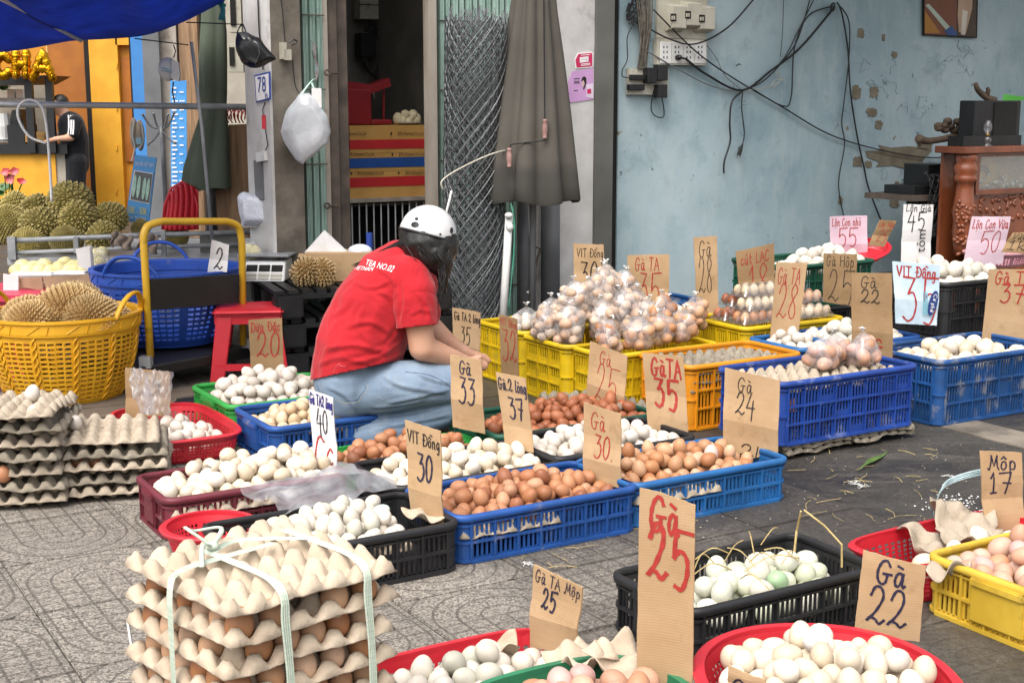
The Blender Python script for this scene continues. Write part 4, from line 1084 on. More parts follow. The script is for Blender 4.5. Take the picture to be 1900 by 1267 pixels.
def sign(label, quad, anchor, yaw, texts, mt=None, thick=.004, cat='price sign', name='price_sign', group='price cards stuck among the eggs', ink2=None):
    P = W(*anchor); yw = R(yaw)
    q = [plane(u, v, P, yw) for u, v in quad]        # TL TR BR BL
    ex_ = Vector((math.cos(yw), math.sin(yw), 0)); nrm = Vector((-math.sin(yw), math.cos(yw), 0))   # nrm points away from the camera
    if nrm.y < 0: nrm = -nrm
    c = (q[2] + q[3]) / 2
    t = thing(name, label, cat, c, yw, group)
    rr = random.Random(len(label)); m = MB()
    n = 10                                            # edges slightly bent and nicked
    bend = rr.uniform(-.008, .008); fold = rr.choice((0, 1, -1, .6)); fr = rr.choice((.5, .6, .7))
    def pt(s, r_, k):
        a = q[0].lerp(q[1], s); b = q[3].lerp(q[2], s); p = a.lerp(b, r_)
        jag = .0016 * mn.noise((s * 7, r_ * 9, len(label)))
        off = (.007 * fold * max(0, 1 - abs(r_ - fr) * 4)) + bend * math.sin(math.pi * s) + .003 * mn.noise((s * 2, r_ * 3, len(label) + 4.0))
        return p + ex_ * jag + Vector((0, 0, jag)) + nrm * (off + thick * k)
    F = [[pt(i / n, j / n, 0) for i in range(n + 1)] for j in range(n + 1)]
    Bk = [[pt(i / n, j / n, 1) for i in range(n + 1)] for j in range(n + 1)]
    fl = [p for r_ in F for p in r_]; bl = [p for r_ in Bk for p in r_]; N = (n + 1) ** 2; w = n + 1
    fs = []
    for j in range(n):
        for i in range(n):
            a = j * w + i; fs += [(a, a + w, a + w + 1, a + 1), (N + a, N + a + 1, N + a + w + 1, N + a + w)]
    edge = [i for i in range(w)] + [j * w + n for j in range(1, w)] + [n * w + i for i in range(n - 1, -1, -1)] + [j * w for j in range(n - 1, 0, -1)]
    for k in range(len(edge)):
        a, b = edge[k], edge[(k + 1) % len(edge)]; fs.append((a, b, N + b, N + a))
    m.add(fl + bl, fs)
    m.build('card', mt or m_card, t, world=True)
    def onF(s_, t_):                                  # a point of the card's face as meshed
        s_, t_ = min(max(s_, 0), .9999) * n, min(max(t_, 0), .9999) * n; i, j = int(s_), int(t_); s_ -= i; t_ -= j
        return F[j][i].lerp(F[j][i + 1], s_).lerp(F[j + 1][i].lerp(F[j + 1][i + 1], s_), t_) - nrm * .0014
    width = ((q[1] - q[0]).length + (q[2] - q[3]).length) / 2; hgt = ((q[3] - q[0]).length + (q[2] - q[1]).length) / 2
    for (txt, x0, y0, x1, y1, ink, wt) in texts:
        st, tw = text_strokes(txt); mb = MB()
        if not st: continue
        ys = [p[1] for s_ in st for p in s_]; lo, hi = (0.0, 1.0) if txt.isdigit() else (min(0, min(ys)), max(ys))
        skew = .06
        for s_ in st:
            pts = []
            for px, py in s_:
                fx = x0 + (x1 - x0) * (px + skew * py) / (tw + skew); fy = y1 - (y1 - y0) * (py - lo) / (hi - lo)
                pts.append((fx * width, fy * hgt))
            dens = [Vector(pts[0])]
            for a, b in zip(pts, pts[1:]):
                a, b = Vector(a), Vector(b); k = max(1, int((b - a).length / .012))
                dens += [a.lerp(b, (i + 1) / k) for i in range(k)]
            ribbon(mb, dens, wt, lambda p: onF(p.x / width, p.y / hgt))
        mb.build('lettering', INK[ink], t, world=True)
    return t
SG = [
 ('small brown card reading VỊT Đồng 30 above the pale eggs in front', [(751, 779), (817, 800), (823, 973), (763, 955)], (1.63, 3.24), -32, [('VIT Đồng', .06, .07, .98, .26, 'k', .0035), ('30', .3, .3, .75, .58, 'd', .006)], 'c'),
 ('brown card reading Gà 30 in red at the end of the deep brown eggs', [(1083, 746), (1152, 768), (1153, 906), (1083, 890)], (2.2, 3.37), -30, [('Gà', .2, .08, .6, .3, 'r', .003), ('30.', .3, .36, .82, .66, 'r', .004)], 'c'),
 ('broad brown card reading Gà 24 in front of the royal blue crate', [(1345, 682), (1447, 706), (1443, 858), (1341, 838)], (2.83, 3.36), -25, [('Gà', .24, .07, .52, .24, 'k', .003), ('24', .22, .25, .58, .5, 'k', .004), ('2L', .32, .85, .78, .99, 'k', .004)], 'c'),
 ('brown card with bold red Gà TA 35 in front of the orange crate', [(1192, 655), (1268, 662), (1278, 815), (1202, 795)], (2.74, 3.76), -12, [('GàTA', .18, .05, .92, .28, 'r', .007), ('35', .22, .31, .78, .66, 'r', .010)], 'c'),
 ('ribbed brown card with thin red Gà 25 over the reddish brown eggs', [(1095, 633), (1164, 660), (1158, 768), (1088, 742)], (2.90, 4.10), -25, [('Gà', .28, .08, .6, .3, 'r', .003), ('25', .22, .3, .8, .92, 'r', .0032)], 'c'),
 ('tall brown card reading Gà 2 lòng 37 in dark ink', [(920, 690), (975, 702), (990, 840), (937, 830)], (2.14, 3.72), -20, [('Gà.2 lòng', .04, .06, 1.0, .28, 'd', .004), ('37', .3, .3, .8, .58, 'd', .0055)], 'c'),
 ('brown card reading Gà 33 in dark ink beside the crouching woman', [(835, 657), (893, 668), (900, 805), (840, 792)], (2.16, 4.02), -22, [('Gà', .28, .06, .66, .24, 'd', .0045), ('33', .26, .28, .78, .62, 'd', .006)], 'c'),
 ('brown card reading Gà TA 2 lòng 35 at the hands of the crouching woman', [(839, 571), (891, 580), (891, 680), (842, 668)], (2.74, 4.62), -22, [('Gà TA 2 lòng', .06, .06, 1.0, .28, 'k', .003), ('35', .28, .32, .62, .62, 'k', .0035)], 'c'),
 ('narrow brown card with faint red VỊT Đồng 32 before the yellow crates', [(926, 583), (959, 592), (963, 715), (930, 705)], (2.93, 4.72), -25, [('VIT Đồng', .04, .03, .98, .2, 'r', .0022), ('32', .12, .2, .95, .66, 'r', .004)], 'd'),
 ('brown card reading VỊT Đồng 30 in front of the white pillar', [(1064, 452), (1120, 454), (1124, 560), (1066, 560)], (3.52, 5.2), 8, [('VIT Đồng', .1, .06, .98, .28, 'k', .003), ('30', .2, .3, .78, .8, 'k', .006), ('!', .82, .3, .98, .62, 'k', .004)], 'c'),
 ('brown card reading Gà TA 35 in red behind the bagged pale eggs', [(1164, 474), (1242, 472), (1242, 600), (1166, 590)], (3.72, 5.12), 8, [('Gà TA', .18, .04, .76, .24, 'r', .0035), ('35', .28, .27, .78, .8, 'r', .005)], 'c'),
 ('tall narrow brown card reading Gà 28 against the blue wall', [(1287, 441), (1330, 438), (1334, 580), (1294, 585)], (4.02, 4.95), 10, [('Gà', .2, .05, .75, .26, 'k', .003), ('28', .14, .26, .76, .72, 'k', .0032)], 'c'),
 ('brown card reading cút LẠC 18 in red with a slanted top', [(1365, 467), (1436, 451), (1440, 575), (1377, 580)], (4.25, 4.95), 12, [('cút LẠC', .1, .07, .85, .28, 'r', .0035), ('18', .28, .26, .82, .8, 'r', .0045)], 'd'),
 ('tall brown card with thin red Gà TA 28 leaning over the orange crate', [(1441, 487), (1498, 488), (1477, 655), (1427, 650)], (3.79, 4.36), 5, [('Gà TA', .08, .06, .84, .24, 'r', .003), ('28', .14, .24, .84, .62, 'r', .0038)], 'c'),
 ('dull brown card reading Gà Hộp 25 behind the clear boxes', [(1529, 470), (1590, 472), (1588, 570), (1527, 560)], (4.6, 4.85), 12, [('Gà Hộp', .08, .04, .92, .34, 'k', .003), ('25', .16, .32, .9, .94, 'k', .004)], 'd'),
 ('plain brown card reading Gà 22 at the end of the royal blue crate', [(1580, 506), (1655, 507), (1656, 668), (1580, 655)], (3.87, 3.80), 8, [('Gà', .22, .04, .62, .18, 'k', .003), ('22', .22, .2, .7, .36, 'k', .0045), ('DG', .3, .78, .75, .94, 'r', .006)], 'd'),
 ('white and blue sack card with bold red VỊT Đồng 35', [(1656, 485), (1745, 492), (1738, 604), (1662, 600)], (4.24, 4.03), 10, [('VIT Đồng', .08, .04, .92, .3, 'r', .006), ('35', .16, .22, .98, .92, 'r', .008)], 'b'),
 ('pale pink card with red lettering Lộn Con nhỏ 55 against the blue wall', [(1540, 402), (1609, 400), (1609, 475), (1540, 475)], (5.2, 5.42), 12, [('Lộn Con nhỏ', .06, .05, .84, .3, 'r', .0035), ('55', .2, .3, .72, .72, 'r', .005)], 'p'),
 ('tilted brown card reading Lộn Vừa 25 above the far white eggs', [(1633, 408), (1664, 410), (1641, 458), (1612, 455)], (5.12, 5.1), 10, [('Lộn Vừa', .06, .06, 1.0, .32, 'r', .0025), ('25', .3, .36, .86, .84, 'r', .003)], 'd'),
 ('tall white card reading Lộn Già 45 in black', [(1677, 379), (1732, 380), (1726, 495), (1672, 495)], (5.02, 4.95), 12, [('Lộn Già', .08, .0, .92, .14, 'k', .004), ('45', .14, .12, .72, .38, 'k', .006)], 'w'),
 ('pale pink card reading Lộn Con Vừa 50 by the carved cabinet', [(1804, 402), (1876, 402), (1860, 490), (1788, 490)], (5.12, 4.48), 12, [('Lộn Con Vừa', .05, .06, .97, .3, 'r', .004), ('50', .28, .3, .84, .74, 'r', .0045)], 'p'),
 ('brown card reading Vừa 1k leaning above the pink basket', [(1880, 432), (1918, 430), (1912, 472), (1858, 468)], (5.0, 4.35), 12, [('Vừa', .1, .03, .7, .34, 'k', .003), ('1k', .1, .4, .8, .84, 'k', .004)], 'd'),
 ('large brown card with red Gà TA 37 behind the navy crate', [(1836, 500), (1925, 500), (1920, 645), (1822, 632)], (4.52, 3.97), 10, [('Gà TA', .14, .03, .9, .2, 'r', .006), ('37', .28, .2, .76, .44, 'r', .007)], 'c'),
 ('very tall brown card with big red Gà 25 in the front row', [(1187, 905), (1290, 937), (1284, 1300), (1180, 1280)], (1.50, 2.02), -22, [('Gà', .18, .02, .72, .19, 'r', .0075), ('25', .16, .15, .92, .42, 'r', .009)], 'c'),
 ('wide brown card reading Gà 22 behind the round red basket', [(1602, 1020), (1718, 1050), (1706, 1190), (1585, 1170)], (2.08, 2.0), -18, [('Gà', .24, .04, .72, .34, 'd', .0055), ('22', .16, .38, .78, .84, 'd', .0055)], 'c'),
 ('brown card reading Gà TA Mộp 25 with a sloping top', [(990, 1047), (1080, 1090), (1070, 1215), (983, 1200)], (1.46, 2.36), -48, [('Gà TA Mộp', .06, .03, .98, .24, 'd', .0025), ('25', .24, .22, .52, .46, 'd', .005)], 'c'),
 ('brown card reading Mộp 17 above the worn yellow crate', [(1818, 836), (1896, 840), (1902, 978), (1828, 990)], (3.0, 2.42), 5, [('Mộp', .16, .05, .86, .3, 'd', .004), ('17', .2, .26, .74, .52, 'd', .0045)], 'c'),
 ('white card reading Gà TA 2 lòng 40 in violet ink', [(573, 722), (617, 738), (624, 868), (580, 862)], (1.57, 3.93), -30, [('Gà TA2 lòng', .04, .03, 1.0, .24, 'b', .004), ('40', .26, .22, .74, .54, 'd', .0045), ('Cc', .1, .6, .9, 1.0, 'r', .006)], 'w'),
 ('brown card reading Dừa Đặc 20 leaning on the red stool', [(461, 594), (523, 590), (527, 705), (466, 705)], (1.93, 5.40), 5, [('Dừa Đặc', .06, .05, .94, .24, 'r', .004), ('20', .2, .22, .92, .62, 'r', .006)], 'd'),
 ('plain brown card half wrapped in clear film in the red basket', [(232, 682), (315, 690), (315, 770), (232, 775)], (1.34, 4.98), -10, [('ng', .62, .2, .8, .46, 'k', .003)], 'd'),
 ('white paper with a dark 2 stuck in the big blue basket', [(393, 445), (425, 455), (421, 505), (385, 505)], (1.9, 6.0), 5, [('2', .3, .2, .75, .9, 'k', .006)], 'w'),
 ('corner of a brown card rising from the round red basket', [(1352, 1233), (1420, 1260), (1425, 1310), (1345, 1300)], (1.62, 1.66), -20, [('G', .1, .3, .5, .8, 'd', .004)], 'c'),
]
MTS = {'c': m_card, 'd': m_cardd, 'w': m_cardw, 'p': m_cardp, 'b': m_cardb}
SIGNS = {}
for lab, qd, an, yw, tx, mk in SG: SIGNS[lab] = sign(lab, qd, an, yw, tx, MTS[mk])

# printed text: built from the built-in typeface as flat letters
def text_mesh(txt, size=1.0, align='CENTER'):
    cu = bpy.data.curves.new('lettering', 'FONT'); cu.body = txt; cu.size = size; cu.align_x = align; cu.align_y = 'CENTER'; cu.resolution_u = 2
    o = bpy.data.objects.new('lettering', cu); COL.objects.link(o)
    dg = bpy.context.evaluated_depsgraph_get()
    me = bpy.data.meshes.new_from_object(o.evaluated_get(dg)); bpy.data.objects.remove(o)
    return me
def print_on(parent, txt, c, xdir, ydir, width=None, height=None, mt=None, name='lettering'):
    """flat letters centred on c (world), xdir to the reader's right, ydir up"""
    me = text_mesh(txt)
    co = [v.co.copy() for v in me.vertices]
    if not co: return None
    x0, x1 = min(p.x for p in co), max(p.x for p in co); y0, y1 = min(p.y for p in co), max(p.y for p in co)
    sx = (width / (x1 - x0)) if width else None; sy = (height / (y1 - y0)) if height else None
    sx = sx or sy; sy = sy or sx
    xd, yd = Vector(xdir).normalized(), Vector(ydir).normalized()
    inv = MATS_W[parent.name].inverted() if parent is not None else Matrix.Identity(4)
    for v in me.vertices:
        p = Vector(c) + xd * ((v.co.x - (x0 + x1) / 2) * sx) + yd * ((v.co.y - (y0 + y1) / 2) * sy)
        v.co = inv @ p
    me.materials.clear(); me.materials.append(mt or m_text_dark)
    return link(name, me, parent)
# the tall white card also carries a printed word turned on its side; the sack card has a printed oval
t = SIGNS['tall white card reading Lộn Già 45 in black']; P_ = W(5.02, 4.95); yw = R(12)
print_on(t, 'tôm', plane(1707, 447, P_, yw) - Vector((-math.sin(yw), math.cos(yw), 0)) * .012, (0, 0, 1), (-math.cos(yw), -math.sin(yw), 0), width=.115, mt=m_inkk)
t = SIGNS['white and blue sack card with bold red VỊT Đồng 35']; P_ = W(4.24, 4.03); yw = R(10); nv = Vector((-math.sin(yw), math.cos(yw), 0)); xv = Vector((math.cos(yw), math.sin(yw), 0))
c_ = plane(1729, 562, P_, yw) - nv * .011
m = MB(); n = 20; axv = (Vector((0, 0, 1)) + xv * .22).normalized(); ayv = axv.cross(nv)
m.add([c_ + axv * .055 * math.cos(2 * math.pi * k / n) + ayv * .02 * math.sin(2 * math.pi * k / n) for k in range(n)], [tuple(range(n))])
m.build('printed_oval', mat('navy_print', lin('#23407f'), None, 5, .5), t, world=True)
print_on(t, 'Cơ phở', c_ - nv * .002, -axv, ayv if ayv.dot(xv) > 0 else -ayv, width=.08, mt=m_text_white)
m = MB()
for k in range(3): m.add([plane(u, v, P_, yw) - nv * .0095 for u, v in ((1712 + 3 * k, 540), (1713.5 + 3 * k, 540), (1712.5 + 3 * k, 584), (1710.5 + 3 * k, 584))], [(0, 1, 2, 3)])
m.build('printed_stripe', mat('cyan_print', lin('#7fc3d6'), None, 5, .5), t, world=True)
# ------------------------------------------------------------------ people
from mathutils.bvhtree import BVHTree
def fabric(name, c, c2, weave=600, wr=.35, sc=6, rough=.85):
    x = NT(name); v = x.coords('Object', 0)
    colr = x.mix(x.ramp(x.noise(v, sc, 5), .35, .7), c, c2)
    x.base(colr); x.b.inputs['Roughness'].default_value = rough; x.b.inputs['Specular IOR Level'].default_value = .2
    x.b.inputs['Sheen Weight'].default_value = .15
    x.bump(x.math('ADD', x.math('MULTIPLY', x.noise(v, 9, 3, .5, 1.2), 1.0), x.math('MULTIPLY', x.noise(v, weave, 2), .05)), wr, .03)
    return x.m
m_shirt = fabric('red_jersey', lin('#b01f28'), lin('#a01a23'))
def denim():
    x = NT('faded_denim'); v = x.coords('Object', 0)
    a = x.noise(v, 4.5, 5, .6); w = x.noise(v, 160, 3)
    colr = x.mix(x.ramp(a, .38, .66), lin('#75879a'), lin('#566a82'))
    colr = x.mix(x.ramp(x.noise(v, 11, 6, .7, .8), .5, .75, (0, 0, 0, 1), (.35,) * 3 + (1,)), colr, lin('#9a9a94'))
    colr = x.mix(x.math('MULTIPLY', w, .35), colr, lin('#9fb0c0'))
    x.base(colr); x.b.inputs['Roughness'].default_value = .85; x.b.inputs['Specular IOR Level'].default_value = .2
    x.bump(x.math('ADD', x.noise(v, 10, 3, .5, 1.0), x.math('MULTIPLY', w, .10)), .3, .015)
    return x.m
m_jean = denim()
m_skin = mat('skin', lin('#c79a80'), lin('#bd8d72'), 12, .5, .05, 200, spec=.4)
m_hair = mat('black_hair', lin('#17130f'), lin('#0c0a08'), 5, .35, .5, 14, stretch=(60, 60, 4), spec=.6)
m_helm = mat('white_helmet_shell', lin('#d9d9d8'), lin('#cfcfce'), 3, .3, .0, coat=.3)
def chain(mb, pts, dep=1.0, step=.35, rotd=0.0):
    """pts: (u, v, Y, r_px): overlapping balls along a limb"""
    P = [(atY(u, v, Y), r * Y / FPX) for u, v, Y, r in pts]
    for (p, r), (q, s) in zip(P, P[1:]):
        n = max(2, int((q - p).length / (min(r, s) * step)) + 1)
        for k in range(n + 1):
            t = k / n; c = p.lerp(q, t); rr = r + (s - r) * t
            mb.ball(c, (rr, rr * dep, rr), 14, 9, rot=Matrix.Rotation(rotd, 4, 'Z'))
    return mb
def proj(p):
    z = p.z - CH; d = p.y * CP - z * SP
    return 950 + FPX * p.x / d, 633.5 - FPX * (p.y * SP + z * CP) / d
def skin_up(name, mb, mt, parent, vox=.011, smooth=8, cuts=(), disp=0.0, dsc=9, folds=(), subd=0):
    me = mb.mesh('tmp'); o = bpy.data.objects.new('tmp', me); COL.objects.link(o)
    r = o.modifiers.new('r', 'REMESH'); r.mode = 'VOXEL'; r.voxel_size = vox
    s = o.modifiers.new('s', 'SMOOTH'); s.factor = .5; s.iterations = smooth
    bake(o); me = o.data; bpy.data.objects.remove(o)
    bm = bmesh.new(); bm.from_mesh(me)
    if disp:
        for v in bm.verts:
            n = mn.noise(v.co * dsc) + .5 * mn.noise(v.co * dsc * 2.3)
            v.co += v.normal * disp * n
    if folds:                              # folds of the cloth: a raised ridge with a groove beside it along each line
        bm.normal_update(); eye = Vector((0, 0, CH))
        F_ = [([Vector((q.x, q.y)) for q in catmull([(x, y, 0) for x, y in pl], 5)], w, d) for pl, w, d in folds]
        for v in bm.verts:
            if v.normal.dot(eye - v.co) < 0: continue
            p = Vector(proj(v.co)); off = 0
            for pl, w, d in F_:
                best = None
                for i in range(len(pl) - 1):
                    e = pl[i + 1] - pl[i]; L = e.length_squared or 1e-9; t = max(0, min(1, (p - pl[i]).dot(e) / L)); q = p - pl[i] - e * t; dd = q.length
                    if best is None or dd < best[0]: best = (dd, math.copysign(1, e.x * q.y - e.y * q.x), (i + t) / (len(pl) - 1))
                if best[0] < w * 3.5:
                    k = min(1, best[2] * 5, (1 - best[2]) * 5 + .15); x_ = best[0] * best[1]
                    off += d * k * (math.exp(-(x_ / w) ** 2) - .8 * math.exp(-((x_ - 1.5 * w) / w) ** 2))
            v.co += v.normal * off
    for (a, b, keep_up) in cuts:           # cut along the plane through the camera and two picture points
        ra, rb = ray(*a), ray(*b); n = ra.cross(rb).normalized()
        if (n.z < 0) == keep_up: n = -n
        bmesh.ops.bisect_plane(bm, geom=bm.verts[:] + bm.edges[:] + bm.faces[:], plane_co=(0, 0, CH), plane_no=-n, clear_outer=True)
    bm.to_mesh(me); bm.free()
    if parent is not None: me.transform(MATS_W[parent.name].inverted())
    me.materials.clear(); me.materials.append(mt)
    me.polygons.foreach_set('use_smooth', [True] * len(me.polygons)); me.name = name
    mods = [SOL(.003)] if cuts else []
    if subd: mods.append(('SUBSURF', dict(levels=subd, render_levels=subd)))
    return link(name, me, parent, mods)
def bvh_of(*objs):
    vs, fs = [], []
    for o in objs:
        mw = MATS_W[o.parent.name] if o.parent else Matrix.Identity(4); n = len(vs)
        vs += [mw @ v.co for v in o.data.vertices]; fs += [[i + n for i in p.vertices] for p in o.data.polygons]
    return BVHTree.FromPolygons(vs, fs)
def onto(bv, u, v, off=.002):
    d = ray(u, v).normalized(); h = bv.ray_cast(Vector((0, 0, CH)), d)
    return (h[0] - d * off) if h[0] is not None else None

YP = 4.86
wo = thing('person', 'crouching woman in a red T-shirt, faded jeans and a white helmet sorting eggs', 'person', Vector((-.62, YP, 0)), 0)
# one continuous body under the clothes: trunk, head, both arms with hands, both legs with feet
b = MB()
chain(b, [(655, 720, YP, 52), (690, 600, YP + .02, 54), (735, 515, YP + .06, 34), (768, 470, YP + .07, 24), (788, 448, YP + .06, 30), (803, 437, YP + .05, 42)], 1.1)
chain(b, [(816, 447, YP + .03, 34), (829, 462, YP + .03, 20), (833, 472, YP + .03, 15)], 1)          # face and chin
chain(b, [(841, 456, YP + .03, 7), (848, 463, YP + .03, 5)], 1)                                       # nose
chain(b, [(756, 524, YP - .06, 26), (776, 590, YP - .10, 27), (783, 645, YP - .10, 26), (835, 664, YP - .02, 20), (868, 672, YP + .04, 12.5), (880, 675, YP + .06, 13)])
chain(b, [(752, 520, YP + .2, 26), (790, 600, YP + .30, 25), (830, 640, YP + .30, 22), (872, 660, YP + .22, 13), (884, 662, YP + .2, 12)])
for k, (du, dv, ln) in enumerate(((16, -7, 1), (20, -2, 1.1), (20, 3, 1.05), (16, 8, .85))):
    chain(b, [(884, 673 + dv * .5, YP + .06, 5), (884 + du * .6, 674 + dv, YP + .065, 4.2), (884 + du * ln, 679 + dv * 1.3, YP + .07, 3.4)], 1, .6)
    chain(b, [(888, 662 + dv * .5, YP + .2, 5), (888 + du * .6, 664 + dv, YP + .2, 4.2), (888 + du * ln, 669 + dv * 1.3, YP + .2, 3.4)], 1, .6)
chain(b, [(878, 668, YP + .05, 5), (886, 660, YP + .05, 4.5), (894, 660, YP + .05, 4)], 1, .6)
for dy in (0, .26):
    chain(b, [(655, 725, YP - .02 + dy, 42), (830, 716, YP - .01 + dy, 26), (834, 752, YP - .0 + dy, 22), (690, 800, YP - .04 + dy, 20), (655, 822, YP - .06 + dy, 18), (690, 838, YP - .06 + dy, 16), (725, 842, YP - .06 + dy, 13)])
body = skin_up('body', b, m_skin, wo, .010, 5)
sh = MB()
chain(sh, [(650, 735, YP, 80), (655, 700, YP, 82), (669, 640, YP + .01, 86), (691, 580, YP + .03, 80), (718, 527, YP + .05, 68), (741, 495, YP + .06, 50), (752, 474, YP + .07, 30)], 1.25, .25)
chain(sh, [(732, 525, YP - .02, 54), (757, 520, YP - .05, 46), (770, 545, YP - .08, 42)], 1.0, .3)
chain(sh, [(730, 520, YP + .12, 60), (770, 530, YP + .2, 44)], 1.0, .3)
shirt = skin_up('shirt', sh, m_shirt, wo, .0075, 10, cuts=[((571, 706), (775, 660), True)], disp=.005, dsc=9, folds=[
    ([(700, 540), (728, 556), (742, 592)], 4, .006), ([(640, 606), (688, 598), (722, 618)], 5, .006), ([(596, 650), (655, 640), (716, 654)], 5, .006), ([(676, 566), (664, 606), (690, 640)], 5, .005), ([(745, 630), (702, 660), (640, 674)], 4, .007),
    ([(655, 524), (690, 534), (722, 522)], 4, .005), ([(740, 610), (722, 640), (690, 654)], 4, .006), ([(586, 680), (630, 664), (690, 676)], 4, .005), ([(612, 590), (640, 570), (655, 545)], 5, .004), ([(700, 500), (722, 512), (736, 535)], 3.5, .005), ([(660, 690), (700, 676), (750, 655)], 3.5, .005)])
sl_ = MB(); chain(sl_, [(755, 515, YP - .05, 42), (768, 555, YP - .085, 43), (774, 600, YP - .10, 41), (775, 630, YP - .10, 41)], 1.0, .3)
sleeve = skin_up('sleeve', sl_, m_shirt, wo, .0075, 7, cuts=[((728, 611), (815, 601), True)], disp=.003, dsc=14, folds=[([(748, 520), (752, 560), (745, 600)], 4, .005), ([(772, 540), (790, 565), (800, 596)], 4, .005), ([(760, 585), (780, 575), (800, 580)], 3.5, .004)])
sl_ = MB(); chain(sl_, [(755, 510, YP + .22, 42), (782, 580, YP + .29, 38)], 1.0, .3); skin_up('sleeve', sl_, m_shirt, wo, .012, 6)
jn = MB()
chain(jn, [(648, 700, YP, 70), (650, 722, YP, 66)], 1.35, .3)
for dy in (-.02, .24):
    chain(jn, [(640, 718, YP + dy, 58), (700, 720, YP - .04 + dy, 54), (770, 712, YP - .06 + dy, 46), (834, 714, YP - .02 + dy, 42)], 1.05, .3)
    chain(jn, [(840, 722, YP - .01 + dy, 38), (846, 752, YP - .01 + dy, 34), (770, 784, YP - .03 + dy, 31), (700, 804, YP - .06 + dy, 28), (662, 812, YP - .06 + dy, 29)], 1.0, .3)
jeans = skin_up('jeans', jn, m_jean, wo, .0075, 7, disp=.003, dsc=9, folds=[
    ([(648, 772), (740, 770), (838, 750)], 4, -.006), ([(604, 716), (640, 734), (664, 764)], 4, .005), ([(706, 692), (745, 716), (834, 730)], 4, .006), ([(716, 748), (770, 738), (836, 722)], 3.5, .006), ([(690, 796), (760, 784), (838, 768)], 4, .006), ([(770, 690), (800, 704), (838, 712)], 3, .005),
    ([(690, 756), (740, 752), (790, 742)], 3, .005), ([(650, 800), (690, 788), (730, 786)], 3, .005)])
for dy in (0, .26):
    s_ = MB(); chain(s_, [(650, 828, YP - .07 + dy, 19), (690, 842, YP - .07 + dy, 18), (730, 846, YP - .07 + dy, 14)], 1.1, .4); skin_up('shoe', s_, m_black, wo, .012, 3)
# hair: a mass under the helmet and loose strands
h = MB()
chain(h, [(765, 432, YP + .03, 26), (772, 455, YP, 30), (800, 470, YP - .02, 34), (818, 486, YP - .02, 24), (822, 510, YP - .03, 13), (824, 540, YP - .03, 6)], 1.1)
chain(h, [(790, 450, YP + .01, 46), (812, 455, YP + .02, 40)], 1.15)
chain(h, [(760, 446, YP - .01, 16), (744, 455, YP - .0, 8), (730, 462, YP + .02, 4)], 1)
hair = skin_up('hair', h, m_hair, wo, .008, 4, disp=.004, dsc=40)
rr = random.Random(3); st_m = MB()
for k in range(46):
    u0, v0 = 752 + rr.uniform(0, 60), 440 + rr.uniform(0, 20)
    if k < 18: q_ = rr.uniform(-3, 3); p = [(750 + q_, 447 + q_, YP - .01), (704 + q_, 471 + q_, YP + .0), (668 - rr.uniform(0, 16), 493 + rr.uniform(-3, 3), YP + .0)]
    elif k < 34: p = [(u0 + 30, v0 + 20, YP - .05), (822 + rr.uniform(-8, 5), 505 + rr.uniform(-8, 8), YP - .07), (816 + rr.uniform(-8, 8), 545 + rr.uniform(-12, 30), YP - .09)]
    else: p = [(u0, v0, YP - .07), (u0 + 14, v0 + 22, YP - .09), (u0 + 28, v0 + 38 + rr.uniform(0, 10), YP - .08)]
    P = catmull([atY(*q) for q in p], 5); st_m.tube(P, [.0022 * (1 - .7 * i / len(P)) for i in range(len(P))], 4)
st_m.build('hair_strand', m_hair, wo, world=True, smooth=True)
# helmet
hc = atY(794, 433, YP + .045); hr = 52 * YP / FPX
tilt = Matrix.Rotation(R(15), 4, 'Y') @ Matrix.Rotation(R(-8), 4, 'X')
hm = MB(); N_ = 28
prof = [(1.02, -.10), (1.045, -.06), (1.04, .05)] + [(1.03 * math.cos(a), .02 + 1.0 * math.sin(a)) for a in [R(q) for q in (8, 18, 30, 42, 54, 66, 76, 84, 89)]]
hm.lathe([(r * hr, z * hr) for r, z in prof], N_, Matrix.Translation(hc) @ tilt, 1.0, 1.18, cap=False)
shell = hm.build('helmet_shell', m_helm, wo, world=True, smooth=True, mods=(SOL(.006),))
ed_ = MB(); ed_.tube([hc + (tilt.to_3x3() @ Vector((hr * 1.05 * math.cos(2 * math.pi * k / 36), hr * 1.05 * 1.18 * math.sin(2 * math.pi * k / 36), -.09 * hr))) for k in range(36)], .0045, 6, True); ed_.build('helmet_edge', m_black, wo, world=True, smooth=True)
bv = bvh_of(shell)
dots = MB()
def disc(mb, bv, u, v, ru, rv, off=.0015, n=14):
    c = onto(bv, u, v, off)
    P = [onto(bv, u + ru * math.cos(2 * math.pi * k / n), v + rv * math.sin(2 * math.pi * k / n), off) for k in range(n)]
    if c is None or any(p is None for p in P): return
    mb.add([c] + P, [(0, 1 + (k + 1) % n, 1 + k) for k in range(n)])
for q in ((770, 417, 7.5, 5.5), (838, 428, 3, 6), (817, 435, 2, 2.2)): dots = MB(); disc(dots, bv, *q); dots.build('vent_hole', m_black, wo, world=True)
lg = MB(); disc(lg, bv, 773, 406, 3.5, 3); lg.build('helmet_mark', m_text_dark, wo, world=True)
